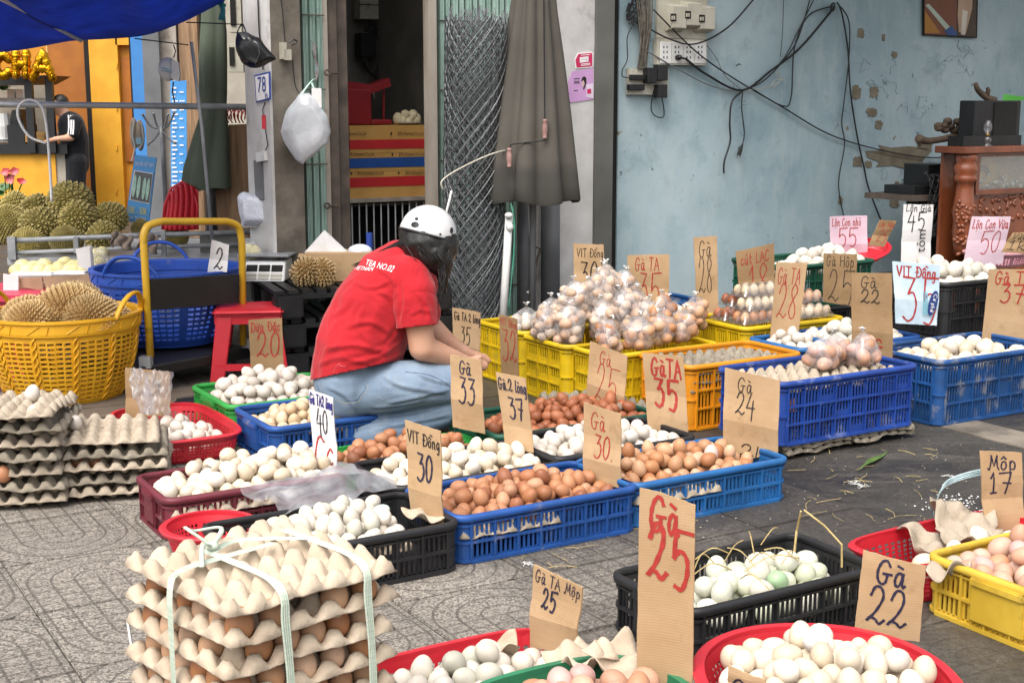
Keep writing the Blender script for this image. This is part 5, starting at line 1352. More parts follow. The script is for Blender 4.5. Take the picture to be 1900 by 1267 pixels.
# print on the back of the shirt, pressed onto the cloth
bs = bvh_of(shirt)
def press(txt, q, nm='back_print', mt=m_text_white, bv=bs, parent=wo):
    me = text_mesh(txt); co = [v.co.copy() for v in me.vertices]
    x0, x1 = min(p.x for p in co), max(p.x for p in co); y0, y1 = min(p.y for p in co), max(p.y for p in co)
    inv = MATS_W[parent.name].inverted(); last = Vector((0, 0, 0))
    for v in me.vertices:
        s, t_ = (v.co.x - x0) / (x1 - x0), (v.co.y - y0) / (y1 - y0)
        top = Vector(q[0]).lerp(Vector(q[1]), s); bot = Vector(q[3]).lerp(Vector(q[2]), s); p = bot.lerp(top, t_)
        w_ = onto(bv, p.x, p.y, .004) or last; last = w_
        v.co = inv @ w_
    me.materials.clear(); me.materials.append(mt); return link(nm, me, parent)
press('TEA NO.02', [(681, 481), (734, 494), (727, 505), (677, 491)])
press('VIETNAM', [(660, 493), (694, 496), (690, 503), (655, 500)])
# seams
m_stitch = mat('pale_stitching', lin('#a9a18c'), lin('#8a8371'), 50, .8); m_seam = mat('dark_seam', lin('#3f536f'), None, 50, .8)
bj = bvh_of(jeans)
def seam(px, r, mt, nm, bv=bj, sub=5):
    P = [onto(bv, p.x, p.y, .0005) for p in catmull([(a, b_, 0) for a, b_ in px], sub)]; P = [p for p in P if p is not None]
    if len(P) > 2: m = MB(); m.tube(P, r, 4, flat=.6); m.build(nm, mt, wo, world=True, smooth=True)
seam([(681, 712), (683, 722), (673, 734), (664, 746), (640, 748), (622, 742)], .0012, m_stitch, 'pocket_seam')
seam([(676, 714), (678, 722), (669, 733), (661, 742), (640, 744)], .0010, m_seam, 'pocket_seam')
seam([(752, 690), (790, 694), (820, 706), (838, 720)], .0014, m_seam, 'side_seam')
seam([(588, 712), (594, 728), (606, 745)], .0012, m_seam, 'side_seam')
m_thread = mat('pink_thread', lin('#d77c80'), None, 30, .8)
seam([(617, 700), (620, 688), (627, 676), (634, 679), (641, 680)], .0011, m_thread, 'loose_thread', bs)

# the shop worker far behind at the yellow counter
YM = 15.0
mn_ = thing('person', 'shop worker in a black striped-sleeve T-shirt bending over the yellow counter', 'person', (atY(140, 300, YM).x, YM, 0), 0)
b = MB()
chain(b, [(138, 300, YM, 20), (134, 240, YM, 22), (122, 214, YM, 10), (113, 202, YM, 12), (110, 196, YM, 14)], 1.2)
chain(b, [(103, 206, YM, 8), (100, 210, YM, 4)], 1)
chain(b, [(137, 230, YM - .2, 9), (132, 256, YM - .25, 7.5), (105, 258, YM - .3, 5.5), (88, 262, YM - .3, 4), (80, 264, YM - .3, 3)], 1)
chain(b, [(128, 228, YM + .2, 9), (112, 250, YM + .2, 7), (90, 256, YM + .1, 5), (76, 262, YM + .1, 3)], 1)
for dy in (-.1, .12): chain(b, [(140, 300, YM + dy, 14), (140, 370, YM + dy, 11), (142, 428, YM + dy, 8), (130, 434, YM + dy, 7)], 1)
skin_up('body', b, m_skin, mn_, .02, 3)
m_bt = fabric('black_cotton', lin('#1c1d22'), lin('#15161a'))
s_ = MB(); chain(s_, [(141, 305, YM, 24), (138, 260, YM, 26), (132, 232, YM, 24), (128, 220, YM, 14)], 1.3)
chain(s_, [(140, 226, YM - .18, 13), (136, 248, YM - .24, 11)], 1); shm = skin_up('shirt', s_, m_bt, mn_, .02, 4)
tr = MB()
for dy in (-.1, .12): chain(tr, [(141, 300, YM + dy, 20), (140, 345, YM + dy, 19), (141, 425, YM + dy, 12)], 1.1)
skin_up('trousers', tr, m_bt, mn_, .02, 4)
h = MB(); chain(h, [(113, 190, YM + .02, 15), (118, 196, YM + .02, 11)], 1.15); skin_up('hair', h, m_hair, mn_, .018, 3)
bm_ = bvh_of(shm)
for k in range(3):
    P = [onto(bm_, u + 4.2 * k, v, .01) for u, v in ((127, 214), (128, 224), (128, 236), (127, 250))]; P = [p for p in P if p]
    if len(P) > 1: m = MB(); m.tube(P, .008, 4, flat=.4); m.build('sleeve_stripe', m_text_white, mn_, world=True)
# ------------------------------------------------------------------ far side: yellow shop, banner, alley
def pbox(mb, u0, v0, u1, v1, Y, d):      # box facing the street camera-wise: front face at depth Y
    p, q = atY(u0, v1, Y), atY(u1, v0, Y)
    return mb.hexa([(p.x, Y, p.z), (q.x, Y, p.z), (q.x, Y + d, p.z), (p.x, Y + d, p.z)], [(p.x, Y, q.z), (q.x, Y, q.z), (q.x, Y + d, q.z), (p.x, Y + d, q.z)])
def ppoly(mb, pts, Y, d):                # outline in the picture, given thickness d at depth Y
    P = [atY(u, v, Y) for u, v in pts]; n = len(P)
    mb.add(P + [p + Vector((0, d, 0)) for p in P], [tuple(range(n)), tuple(range(2 * n - 1, n - 1, -1))] + [(k, n + k, n + (k + 1) % n, (k + 1) % n) for k in range(n)])
    return mb
def one(name, label, cat, mt, fn, group=None, smooth=False, mods=()):
    m = MB(); fn(m); return tag(m.build(name, mt, None, smooth=smooth, mods=mods), label, cat, group)
m_orange = mat('orange_wall_paint', lin('#cf9027'), lin('#bf8222'), 4, .6, .05)
m_brorange = mat('brown_orange_panel', lin('#a9671b'), lin('#98591a'), 5, .6, .05)
m_yellowp = mat('yellow_wall_paint', lin('#e0a52c'), lin('#d2951f'), 4, .6)
m_paleyel = mat('pale_yellow_paint', lin('#d8bd7a'), lin('#c9ab63'), 4, .6)
m_beige = mat('beige_shop_wall', lin('#a9a294'), lin('#958d7f'), 4, .8)
m_gold = mat('gold_foil', lin('#d6a224'), lin('#b97f12'), 8, .22, .5, 22, .03, metal=1)
YS = 16.0
sh_ = thing('yellow_shop', 'yellow and orange open-fronted shop across the way', 'shop', (atY(100, 300, YS).x, YS, 0), 0)
def part(nm, mt, *boxes):
    m = MB()
    for bx in boxes: pbox(m, *bx)
    return m.build(nm, mt, sh_, world=True)
part('back_wall', m_beige, (-60, 40, 118, 440, YS + 2, .2))
part('wall_panel', m_brorange, (108, 20, 186, 440, YS + .3, .3)); part('pillar', m_paleyel, (98, 20, 122, 300, YS + 1, .3))
part('pillar', m_dark, (174, 20, 192, 440, YS, .3)); part('side_wall', m_orange, (-300, 20, -60, 440, YS, .3))
part('upper_wall', m_orange, (-60, 60, 98, 150, YS + 1.2, .2))
dr = part('door_frame', m_yellowp, (183, 20, 214, 440, YS - .1, .2), (262, 20, 300, 440, YS - .1, .2), (214, 20, 262, 84, YS - .1, .2))
dd = part('door', m_orange, (215, 85, 261, 440, YS, .08))
m = MB(); [pbox(m, *q) for q in ((234, 106, 240, 300, YS - .03, .03), (252, 106, 258, 300, YS - .03, .03))]; q = m.build('door_panel', m_brorange, sh_, world=True)
m = MB(); [pbox(m, 214.5, v, 217, v + 9, YS - .12, .03) for v in (118, 196, 270, 350)]; m.build('hinge', m_yellowp, sh_, world=True)
ct = thing('shop_counter', 'yellow counter with a black top in the open shop', 'counter', (atY(40, 400, YS - 1.2).x, YS - 1.2, 0), 0)
m = MB(); pbox(m, -60, 286, 102, 420, YS - 1.2, .6); m.build('counter_front', m_yellowp, ct, world=True)
m = MB(); pbox(m, -60, 268, 124, 286, YS - 1.25, .7); m.build('counter_top', m_black, ct, world=True)
m = MB(); pbox(m, 102.5, 286, 120, 420, YS - 1.18, .5); m.build('counter_end', m_beige, ct, world=True)
one('coffee_machine', 'dark drinks machine standing on the yellow counter', 'machine', m_black, lambda m: [pbox(m, 15, 232, 45, 268, YS - 1.1, .4), ppoly(m, [(16, 232), (22, 205), (36, 203), (45, 232)], YS - 1.0, .3), pbox(m, 20, 214, 34, 222, YS - 1.14, .1)])
one('paper_pack', 'small brown paper pack on the yellow counter', 'packet', m_kraft, lambda m: m.rbox(atY(70, 257, YS - 1), (.28, .2, .14), .03))
one('cup_stack', 'stack of pale paper cups by the drinks machine', 'cups', m_white, lambda m: [m.lathe([(.05, 0), (.07, .02), (.06, .02), (.08, .16), (.07, .3)], 12, Matrix.Translation(atY(8, 262, YS - 1)))])
cn = thing('counter_canopy', 'black canopy frame on slim posts over the yellow counter', 'canopy', (atY(40, 150, YS - 1.2).x, YS - 1.2, 0), 0)
m = MB(); ppoly(m, [(-60, 144), (88, 140), (58, 156), (-60, 158)], YS - 1.2, .8); m.build('canopy_board', m_black, cn, world=True)
for u in (55, 93): m = MB(); pbox(m, u - 2.6, 142, u + 2.6, 284, YS - 1.3, .06); m.build('canopy_post', m_black, cn, world=True)
one('wall_shelf', 'pale shelf with pots on the back wall of the shop', 'shelf', m_steel, lambda m: pbox(m, -40, 182, 75, 188, YS + 1.4, .4))
for k, (u, lab) in enumerate(((20, 'pale blue tin on the shop shelf'), (36, 'small white box on the shop shelf'))): one('tin', lab, 'tin', m_white, lambda m: pbox(m, u - 6, 166, u + 6, 182, YS + 1.45, .14))
def potplant(m):
    rr = random.Random(2); c = atY(8, 168, YS + 1.5)
    for k in range(26):
        d = Vector((rr.gauss(0, 1), rr.gauss(0, 1), abs(rr.gauss(0, .8)))).normalized() * .12
        m.add([c, c + d * .6 + Vector((.02, 0, .01)), c + d, c + d * .6 - Vector((.02, 0, -.01))], [(0, 1, 2, 3)])
m_leaf = mat('leaf_green', lin('#3f6a2b'), lin('#2c4f20'), 20, .45, .1, spec=.5)
one('shelf_plant', 'small dark leafy plant on the shop shelf', 'plant', m_leaf, potplant)
# foil letter balloons
for ch, u0, u1, v0, v1, lab in (('C', -12, 20, 98, 146, 'gold foil letter C balloon above the counter, cut by the picture edge'), ('H', 24, 54, 95, 144, 'gold foil letter H balloon above the counter'), ('A', 56, 102, 92, 150, 'gold foil letter A balloon above the counter')):
    t = thing('letter_balloon', lab, 'balloon', atY((u0 + u1) / 2, v1, YS - 1.45), 0, 'gold letter balloons')
    G2 = {'C': [[(1, .8), (.7, 1), (.2, .85), (0, .5), (.2, .12), (.7, 0), (1, .2)]], 'H': [[(.08, 1), (.08, 0)], [(.92, 1), (.92, 0)], [(.08, .5), (.92, .5)]], 'A': [[(0, 0), (.5, 1), (1, 0)], [(.24, .36), (.78, .36)]]}[ch]
    m = MB()
    for s_ in G2:
        P = []
        for (a, b_) in (s_ if ch != 'C' else [(q.x, q.y) for q in catmull([(x, y, 0) for x, y in s_], 3)]): P.append(atY(u0 + (u1 - u0) * (.12 + .76 * a), v1 + (v0 - v1) * (.1 + .8 * b_), YS - 1.45))
        Q = []
        for p, q in zip(P, P[1:]):
            for k in range(8): Q.append(p.lerp(q, k / 8))
        Q.append(P[-1])
        m.tube(Q, [.048 + .007 * math.sin(i * 2.4) for i in range(len(Q))], 10)
        m.ball(Q[0], .05, 10, 6); m.ball(Q[-1], .05, 10, 6)
    m.build('balloon_skin', m_gold, t, world=True, smooth=True)
# building front beside the shop: dark wall, pale post and a blue price banner
al = thing('shop_facade', 'dark narrow shop front with a pale post beside the yellow shop', 'shop front', (atY(310, 300, 13).x, 13, 0), 0)
def ap_(nm, mt, *bx):
    m = MB(); [pbox(m, *q) for q in bx]; return m.build(nm, mt, al, world=True)
ap_('facade_wall', m_dark, (262, -40, 470, 560, 13.4, .3)); ap_('pale_post', m_offw, (297, -40, 322, 520, 12.9, .3)); ap_('steel_tube', m_greyp, (284, -40, 289, 520, 12.8, .05)); ap_('brown_post', m_wood, (352, -40, 362, 560, 12.9, .1))
ap_('blue_edge', mat('blue_print', lin('#3f83c4'), lin('#3678ba'), 6, .5), (263, 60, 282, 520, 13.1, .1))
ap_('grey_panel', m_beige, (415, -40, 470, 240, 13.0, .1))
bn = thing('price_banner', 'tall blue banner with rows of white text in the alley', 'banner', (atY(333, 360, 12.2).x, 12.2, atY(333, 400, 12.2).z), 0)
m = MB(); ppoly(m, [(316, 150), (346, 150), (347, 440), (318, 440)], 12.2, .01); m.build('banner_sheet', mat('banner_blue', lin('#4a95d2'), lin('#3f88c8'), 5, .5), bn, world=True)
m = MB(); rr = random.Random(9)
for k in range(30):
    v = 162 + 8.2 * k; w = rr.uniform(5, 12)
    P = [atY(u, q, 12.19) for u, q in ((319, v), (319 + w, v), (319 + w, v + 3.0), (319, v + 3.0))]; m.add(P, [(0, 1, 2, 3)])
    if k % 2: m.add([atY(u, q, 12.19) for u, q in ((333, v), (336 + w * .6, v), (336 + w * .6, v + 2.4), (333, v + 2.4))], [(0, 1, 2, 3)])
m.build('printed_line', m_text_white, bn, world=True)
# far building closing the street end
one('far_building', 'dull beige building closing off the street far behind', 'building', m_beige, lambda m: (m.box((-12, 26, 4), (40, 1, 9)), [m.box((-16 + 2.4 * k, 25.47, 1.6 + 2.6 * j), (1.2, .1, 1.3)) for k in range(6) for j in range(3)]))

# ------------------------------------------------------------------ durian stall
def rind(name, c, c2, tipc):
    x = NT(name); v = x.coords(); at_ = x.n('Attribute', attribute_name='tip')
    colr = x.mix(x.ramp(x.noise(v, 2.2), .3, .7), c, c2)
    colr = x.mix(x.ramp(at_.outputs['Fac'], .25, 1.0), colr, tipc)
    oi = x.n('ObjectInfo'); h = x.n('HueSaturation'); x.l(x.math('ADD', x.math('MULTIPLY', oi.outputs['Random'], .35), .82), h.inputs['Value']); x.l(colr, h.inputs['Color'])
    x.base(h.outputs[0]); x.b.inputs['Roughness'].default_value = .65
    return x.m
m_dur = rind('durian_rind', lin('#8d8246'), lin('#6b6331'), lin('#cdb978'))
m_dur_old = mat('unused_rind', lin('#837b3f'), lin('#5d5a2a'), 4, .6, .1, rnd=.16, lo=.3, hi=.7)
m_durb = rind('dry_durian_rind', lin('#a68452'), lin('#84653a'), lin('#dbc18f'))
def durian_mesh(seed, mt, sub=4, spike=.15):
    rr = random.Random(seed); bm = bmesh.new(); bmesh.ops.create_icosphere(bm, subdivisions=sub, radius=1)
    tl = bm.verts.layers.float.new('tip')
    for v in bm.verts:
        n = mn.noise(v.co * 1.6 + Vector((seed, 0, 0))); v.co *= 1 + .17 * n + .05 * math.sin(5 * math.atan2(v.co.y, v.co.x)) * (1 - abs(v.co.z))
        v.co.z *= 1.12
    # spikes grow round a thinned set of points
    for f in list(bm.faces):
        c = f.calc_center_median(); n = f.normal.copy()
        r_ = bmesh.ops.poke(bm, faces=[f])
        r_['verts'][0].co = c + n * spike * rr.uniform(.8, 1.2); r_['verts'][0][tl] = 1.0
    me = bpy.data.meshes.new('durian'); bm.to_mesh(me); bm.free(); me.materials.append(mt); return me
DUR = [durian_mesh(s, m_dur, 3, .2) for s in (1, 2)] + [durian_mesh(4, m_dur, 4, .11)]
DURB = durian_mesh(3, m_durb, 4, .17)
YD = 7.35
ds = [(132, 374, 38, 0, 'big durian on top of the pile'), (69, 389, 31, .1, 'small durian behind, second from the top'), (20, 418, 40, -.05, 'yellowish durian at the picture edge'), (74, 420, 36, -.12, 'durian in the middle row of the pile'), (143, 409, 36, -.1, 'durian just below the top one'), (54, 455, 37, -.2, 'durian behind the rails, nearest the corner post'),
      (205, 404, 30, 0, 'durian at the far end of the pile'), (190, 440, 30, -.2, 'durian under the far end durian'), (123, 448, 31, -.2, 'durian behind the middle rail post'), (27, 381, 26, .15, 'small durian behind the edge of the pile'), (261, 424, 18, .1, 'little durian beside the hanging rag'), (327, 438, 25, .05, 'yellowish durian behind the yellow trolley handle'), (90, 440, 30, 0, 'durian deep in the pile')]
for k, (u, v, r, dy, lab) in enumerate(ds):
    c = atY(u, v, YD + dy); o = link('durian', DUR[k % 3] if r > 22 else DUR[1]); s = r * .92 * (YD + dy) / FPX / 1.08
    rr = random.Random(k); o.matrix_world = Matrix.Translation(c) @ Matrix.Rotation(rr.uniform(0, 6), 4, 'Z') @ Matrix.Rotation(rr.uniform(.9, 1.6), 4, 'X') @ Matrix.Diagonal((s, s, s * 1.05, 1))
    tag(o, 'spiky green ' + lab, 'durian', 'durians on the cart')
cart = thing('durian_cart', 'grey metal durian cart with rails, posts and a high cross bar', 'cart', (atY(200, 480, 7.1).x, 7.1, 0), 0)
def cb(nm, mt, *bx):
    m = MB(); [pbox(m, *q) for q in bx]; return m.build(nm, mt, cart, world=True)
def bar(nm, pts, r, mt=m_greyp, Y=None, flat=1.0):
    m = MB(); m.tube([atY(u, v, y) for u, v, y in pts], r, 8, flat=flat); return m.build(nm, mt, cart, world=True, smooth=True)
bar('rail', [(18, 447, 6.95), (250, 437, 7.05), (482, 430, 7.2)], .013, m_steel); bar('rail', [(18, 470, 6.95), (250, 460, 7.05), (482, 452, 7.2)], .011, m_steel)
cb('rail_post', m_steel, (15, 440, 27, 482, 6.93, .03)); cb('rail_post', m_steel, (137, 440, 144, 470, 6.97, .02)); cb('rail_post', m_steel, (300, 430, 306, 480, 7.02, .02))
cb('cart_bed', m_steel, (14, 478, 482, 492, 6.95, 1.0)); cb('cart_side', m_greysteel, (20, 493, 478, 560, 7.1, .8))
cb('cart_panel', m_greysteel, (372, 430, 440, 478, 7.18, .012))
bar('upright', [(457, 40, 7.15), (472, 200, 7.15), (493, 480, 7.15)], .012, m_steel)
bar('cross_bar', [(-80, 193, 7.0), (0, 194, 7.0), (220, 196, 7.08), (470, 199, 7.16)], .016, m_steel)
bar('cross_wire', [(250, 72, 7.1), (350, 84, 7.1)], .003, m_cable); bar('cross_wire', [(345, 42, 7.1), (455, 46, 7.1)], .003, m_cable)
for u in (30, 250): bar('cart_leg', [(u, 490, 7.2), (u, 700, 7.2)], .016, m_steel)
one('thin_pole', 'thin slanting steel pole beside the folded green umbrella', 'pole', m_steel, lambda m: m.tube([atY(355, 78, 6.9), atY(375, 240, 6.9), atY(396, 470, 6.9)], .009, 8), smooth=True)
# blue tarpaulin
m_tarp = NT('blue_tarpaulin'); v_ = m_tarp.coords('Object', 0); w_ = m_tarp.noise(v_, 6, 4)
cc = m_tarp.mix(m_tarp.ramp(w_, .3, .7), lin('#3f5fae'), lin('#335096')); m_tarp.base(cc); m_tarp.b.inputs['Roughness'].default_value = .55
tl = m_tarp.n('BsdfTranslucent'); m_tarp.l(cc, tl.inputs[0]); mx = m_tarp.n('MixShader', i_0=.7); m_tarp.l(m_tarp.b.outputs[0], mx.inputs[1]); m_tarp.l(tl.outputs[0], mx.inputs[2]); m_tarp.l(mx.outputs[0], m_tarp.out.inputs[0])
m_tarp.bump(m_tarp.noise(v_, 3.2, 4, .5, .5), .4, .03)
tp = thing('blue_tarpaulin', 'blue tarpaulin shade sagging over the durian cart on a white pole', 'tarpaulin', atY(150, 75, 7.4), 0)
edge = catmull([(-60, 104, 7.3), (0, 98, 7.3), (60, 90, 7.35), (130, 77, 7.4), (200, 73, 7.4), (270, 66, 7.35), (330, 46, 7.3), (380, 22, 7.25), (418, 2, 7.2)], 5)
m = MB(); n = len(edge); vs = []
for j in range(13):
    t_ = j / 12
    for i, e in enumerate(edge):
        far = atY(e.x, e.y, e.z); near = Vector((far.x * .62 - .25, 4.3, 2.35 + .15 * i / n))
        p = far.lerp(near, t_); p.z -= .16 * math.sin(math.pi * t_) * (1 + .3 * math.sin(i * .5)); p.z += .02 * math.sin(i * .8 + t_ * 5) * t_
        vs.append(p)
m.add(vs, [(j * n + i, j * n + i + 1, (j + 1) * n + i + 1, (j + 1) * n + i) for j in range(12) for i in range(n - 1)])
m.build('tarpaulin_sheet', m_tarp.m, tp, world=True, smooth=True, mods=(SOL(.002),))
m = MB(); m.tube([atY(-20, -12, 6.2), atY(60, 28, 6.6), atY(150, 76, 7.2)], .010, 8); m.build('shade_pole', m_white, tp, world=True, smooth=True)
m = MB(); m.tube([atY(410, 4, 7.2), atY(414, 20, 7.2), atY(411, 38, 7.2)], [.016, .012, .02], 7); m.tube([atY(405, 6, 7.2), atY(418, 12, 7.2)], .012, 6); m.build('rope_knot', mat('teal_rope', lin('#3f93a0'), lin('#2f7f8c'), 40, .8, .4), tp, world=True, smooth=True)
# folded umbrellas
def folded(name, label, prof, Y, mt, npl, dep, seed, group='folded umbrellas', handle=()):
    """prof: (v, u_left, u_right) down the cloth"""
    t = thing(name, label, 'umbrella', atY((prof[-1][1] + prof[-1][2]) / 2, prof[-1][0], Y), 0, group)
    m = MB(); vs = []; S = npl * 8
    for v, ul, ur in prof:
        c = atY((ul + ur) / 2, v, Y); hw = (ur - ul) / 2 * Y / FPX
        for k in range(S):
            a = 2 * math.pi * k / S
            pl = 1 + .34 * (abs(math.sin(a * npl / 2 + .4 * mn.noise((seed, a, v * .004)))) - .6) * min(1, hw / .1)
            vs.append((c.x + hw * math.cos(a) * pl, Y + hw * dep * math.sin(a) * pl + .0, c.z + .012 * math.sin(a * npl / 2 + 1) * (v == prof[-1][0])))
    n = len(prof)
    m.add(vs, [(j * S + k, j * S + (k + 1) % S, (j + 1) * S + (k + 1) % S, (j + 1) * S + k) for j in range(n - 1) for k in range(S)])
    m.build('canopy_cloth', mt, t, world=True, smooth=True)
    m = MB(); p = prof[0]; q = prof[-1]
    m.tube([atY((p[1] + p[2]) / 2, p[0] - 40, Y), atY((q[1] + q[2]) / 2, q[0] + 320, Y)], .018, 8); m.build('umbrella_pole', m_greyp, t, world=True, smooth=True)
    return t
m_olive = mat('dark_green_canvas', lin('#56604f'), lin('#474f42'), 3, .85, .2, 300)
folded('folded_umbrella', 'dark green folded market umbrella tied in the middle beside the cart', [(-30, 378, 412), (60, 374, 420), (120, 371, 421), (170, 372, 421), (197, 376, 420), (215, 373, 421), (260, 360, 424), (310, 346, 425), (345, 341, 426), (352, 345, 426)], 7.45, m_olive, 5, .7, 1)
# hanging odds and ends
cap = thing('baseball_hat', 'white and blue baseball cap hanging from a wire by its strap', 'cap', atY(316, 140, 7.05), 0)
m = MB(); m.ball(atY(312, 129, 7.05), (.052, .05, .06), 14, 9); m.build('cap_crown', m_white, cap, world=True, smooth=True)
m = MB(); ppoly(m, [(318, 112), (331, 116), (334, 140), (331, 152), (318, 146)], 7.0, .02); m.build('cap_peak', m_white, cap, world=True)
mbp = mat('pale_blue_trim', lin('#8fb7c9'), None, 5, .6)
for dv in (0, 5): m = MB(); m.tube([atY(299, 126 + dv, 6.995), atY(310, 128 + dv, 6.985), atY(319, 133 + dv * .5, 6.99)], .005, 6, flat=.6); m.build('cap_stripe', mbp, cap, world=True)
m = MB(); m.tube([atY(322, 84, 7.1), atY(326, 96, 7.06), atY(322, 108, 7.05)], .003, 5); m.tube([atY(322, 152, 7.05), atY(320, 170, 7.05), atY(324, 190, 7.05)], .004, 5); m.build('cap_strap', m_cable, cap, world=True)
hk = thing('hook_rack', 'chromed rack of curled hooks on a slim pole', 'rack', atY(298, 330, 7.6), 0)
m = MB(); m.tube([atY(299, 236, 7.6), atY(303, 300, 7.6), atY(310, 430, 7.6)], .012, 8); m.build('rack_pole', m_steel, hk, world=True, smooth=True)
for du, dv in ((-34, -26), (-14, -28), (12, -26), (24, -30), (-24, 28), (26, 26)):
    m = MB(); m.tube(catmull([atY(299, 240, 7.6), atY(299 + du * .55, 240 + dv * .45 + 6, 7.6), atY(299 + du, 240 + dv, 7.58)], 5), .006, 6); m.ball(atY(299 + du, 240 + dv, 7.58), .009, 8, 6); m.build('hook', m_steel, hk, world=True, smooth=True)
t = thing('mask_bundle', 'pale slippers hanging in a bundle with white cords', 'slippers', atY(255, 280, 7.6), 0)
for du in (0, 11):
    m = MB(); m.ball(atY(249 + du, 248 + du * .3, 7.6), (.026, .03, .088), 10, 8); m.build('slipper', m_pulp, t, world=True, smooth=True)
m = MB(); m.tube(catmull([atY(250, 222, 7.56), atY(246, 250, 7.56), atY(250, 275, 7.56), atY(244, 300, 7.56)], 5), .004, 5); m.tube(catmull([atY(262, 225, 7.56), atY(266, 260, 7.56), atY(258, 276, 7.56)], 5), .004, 5); m.build('cord', m_white, t, world=True)
m = MB(); pbox(m, 252, 256, 262, 268, 7.55, .01); m.build('price_tag', mbp, t, world=True)
po = thing('poster_board', 'tilted blue board advertising shoe washing from 30K to 50K', 'board', atY(262, 420, 7.5), 0)
Q = [(250, 288), (290, 293), (276, 412), (232, 412)]; m = MB(); ppoly(m, Q, 7.5, .015); m.build('board', mat('sky_blue_print', lin('#5aa3dd'), lin('#4a93d0'), 5, .5), po, world=True)
m = MB(); ppoly(m, [(249, 316), (284, 322), (277, 379), (240, 371)], 7.495, .004); m.build('photo_border', m_text_white, po, world=True)
m = MB(); ppoly(m, [(250.5, 318), (282.5, 323.5), (276, 377), (242, 370)], 7.492, .002); m.build('photo_ground', m_greyp, po, world=True)
mm_ = mat('mint_print', lin('#b9d8c6'), lin('#9cc4b0'), 30, .6)
for u, v in ((249, 345), (257, 347), (267, 350), (274, 352)):
    m = MB(); n = 14; P = [atY(u + 3.2 * math.cos(2 * math.pi * k / n) - (12 if 0 else 0) + (-(21 * math.sin(2 * math.pi * k / n)) * .12), v + 21 * math.sin(2 * math.pi * k / n), 7.489) for k in range(n)]; m.add(P, [tuple(range(n))]); m.build('shoe_print', mm_, po, world=True)
print_on(po, 'CHUYÊN GIẶT GIÀY', atY(268, 305, 7.49), (1, 0, -.1), (.12, 0, 1), .105, .035, m_text_white)
print_on(po, '30K - 50K', atY(255, 391, 7.49), (1, 0, -.12), (.12, 0, 1), .105, .04, mat('yellow_print', lin('#f0e04a'), None, 5, .5))
print_on(po, 'Thợ Tân Bình', atY(254, 405, 7.49), (1, 0, -.12), (.12, 0, 1), .1, .02, m_text_white)
# red stacked plastic chair seen from behind, board, parcel
rc_ = thing('red_plastic_chair', 'red plastic chair back with wavy slats', 'chair', atY(340, 430, 7.35), 0)
m = MB()
def rfn(s, t_):
    u = 308 + 58 * t_ - 8 * (1 - s) + 8 * math.sin(s * 3); ub = 302 + 64 * t_; p = atY(u * s + ub * (1 - s), 426 - (86 - 22 * (t_ - .62) ** 2 * 4) * s, 7.35)
    return (p.x, 7.35 - .05 * math.sin(t_ * math.pi) + .008 * math.sin(t_ * 40 + s * 3), p.z)
m.grid(rfn, 14, 60); m.build('backrest', m_red, rc_, world=True, smooth=True, mods=(SOL(.006),))
m = MB(); m.tube([atY(*q, 7.33) for q in ((302, 426), (306, 380), (318, 350), (338, 338), (356, 348), (366, 380), (366, 426))], .009, 6); m.build('back_frame', m_red, rc_, world=True, smooth=True)
one('brown_board', 'tall brown wooden board leaning in the alley behind the cart', 'board', m_wood, lambda m: ppoly(m, [(424, 232), (466, 230), (474, 440), (405, 440), (400, 360)], 7.55, .02))
tag(one('hook_tangle', 'tangle of white and red coat hangers on the brown board', 'hangers', m_red, lambda m: [m.tube(catmull([atY(417 + 7 * k, 228, 7.5), atY(412 + 7 * k, 212 + 3 * (k % 3), 7.47), atY(420 + 7 * k, 204, 7.47), atY(424 + 6 * k, 222, 7.5)], 4), .004, 5) for k in range(6)]), None)
pk = thing('parcel_bag', 'white plastic bag of stacked boxes by the column', 'bag', atY(478, 425, 6.85), 0)
m = MB(); 
for k in range(4): m.rbox(atY(481, 414 - 13 * k, 6.85), (.16 + .004 * (k % 2), .14, .034), .008)
m.build('inner_box', m_white, pk, world=True)
def bagskin(nm, pts, Y, d, mt, par, bulge=1.0, seed=1, cre=.006):
    bm = bmesh.new(); rr = random.Random(seed)
    cu = sum(p[0] for p in pts) / len(pts); cv = sum(p[1] for p in pts) / len(pts)
    for u, v in pts:
        for s in (-1, 1):
            bm.verts.new(atY(u, v, Y + s * d * .25)); bm.verts.new(atY(cu + (u - cu) * .7, cv + (v - cv) * .7, Y + s * d * .5))
    bmesh.ops.convex_hull(bm, input=bm.verts[:])
    for v in [v for v in bm.verts if not v.link_faces]: bm.verts.remove(v)
    bmesh.ops.subdivide_edges(bm, edges=bm.edges[:], cuts=4, use_grid_fill=True); bmesh.ops.triangulate(bm, faces=bm.faces[:])
    bmesh.ops.smooth_vert(bm, verts=bm.verts[:], factor=.4, use_axis_x=True, use_axis_y=True, use_axis_z=True)
    bm.normal_update()
    for v in bm.verts: v.co += v.normal * cre * (abs(mn.noise(Vector((v.co.x * 22 + seed, v.co.y * 8, v.co.z * 9)))) * 2 - .5)
    me = bpy.data.meshes.new(nm); bm.to_mesh(me); bm.free()
    if par is not None: me.transform(MATS_W[par.name].inverted())
    me.materials.append(mt); me.polygons.foreach_set('use_smooth', [True] * len(me.polygons)); return link(nm, me, par)
m_milky = clear_mat('milky_bag', (.98, .98, 1), .34, .10, .3)
m_film = NT('white_bag_plastic'); m_film.base(m_film.mix(m_film.noise(m_film.coords(), 9), lin('#d9dce3'), lin('#c3c8d2'))); m_film.b.inputs['Roughness'].default_value = .35; m_film.bump(m_film.noise(m_film.coords(), 28, 5, .6, 1.5), .7, .012); m_film = m_film.m
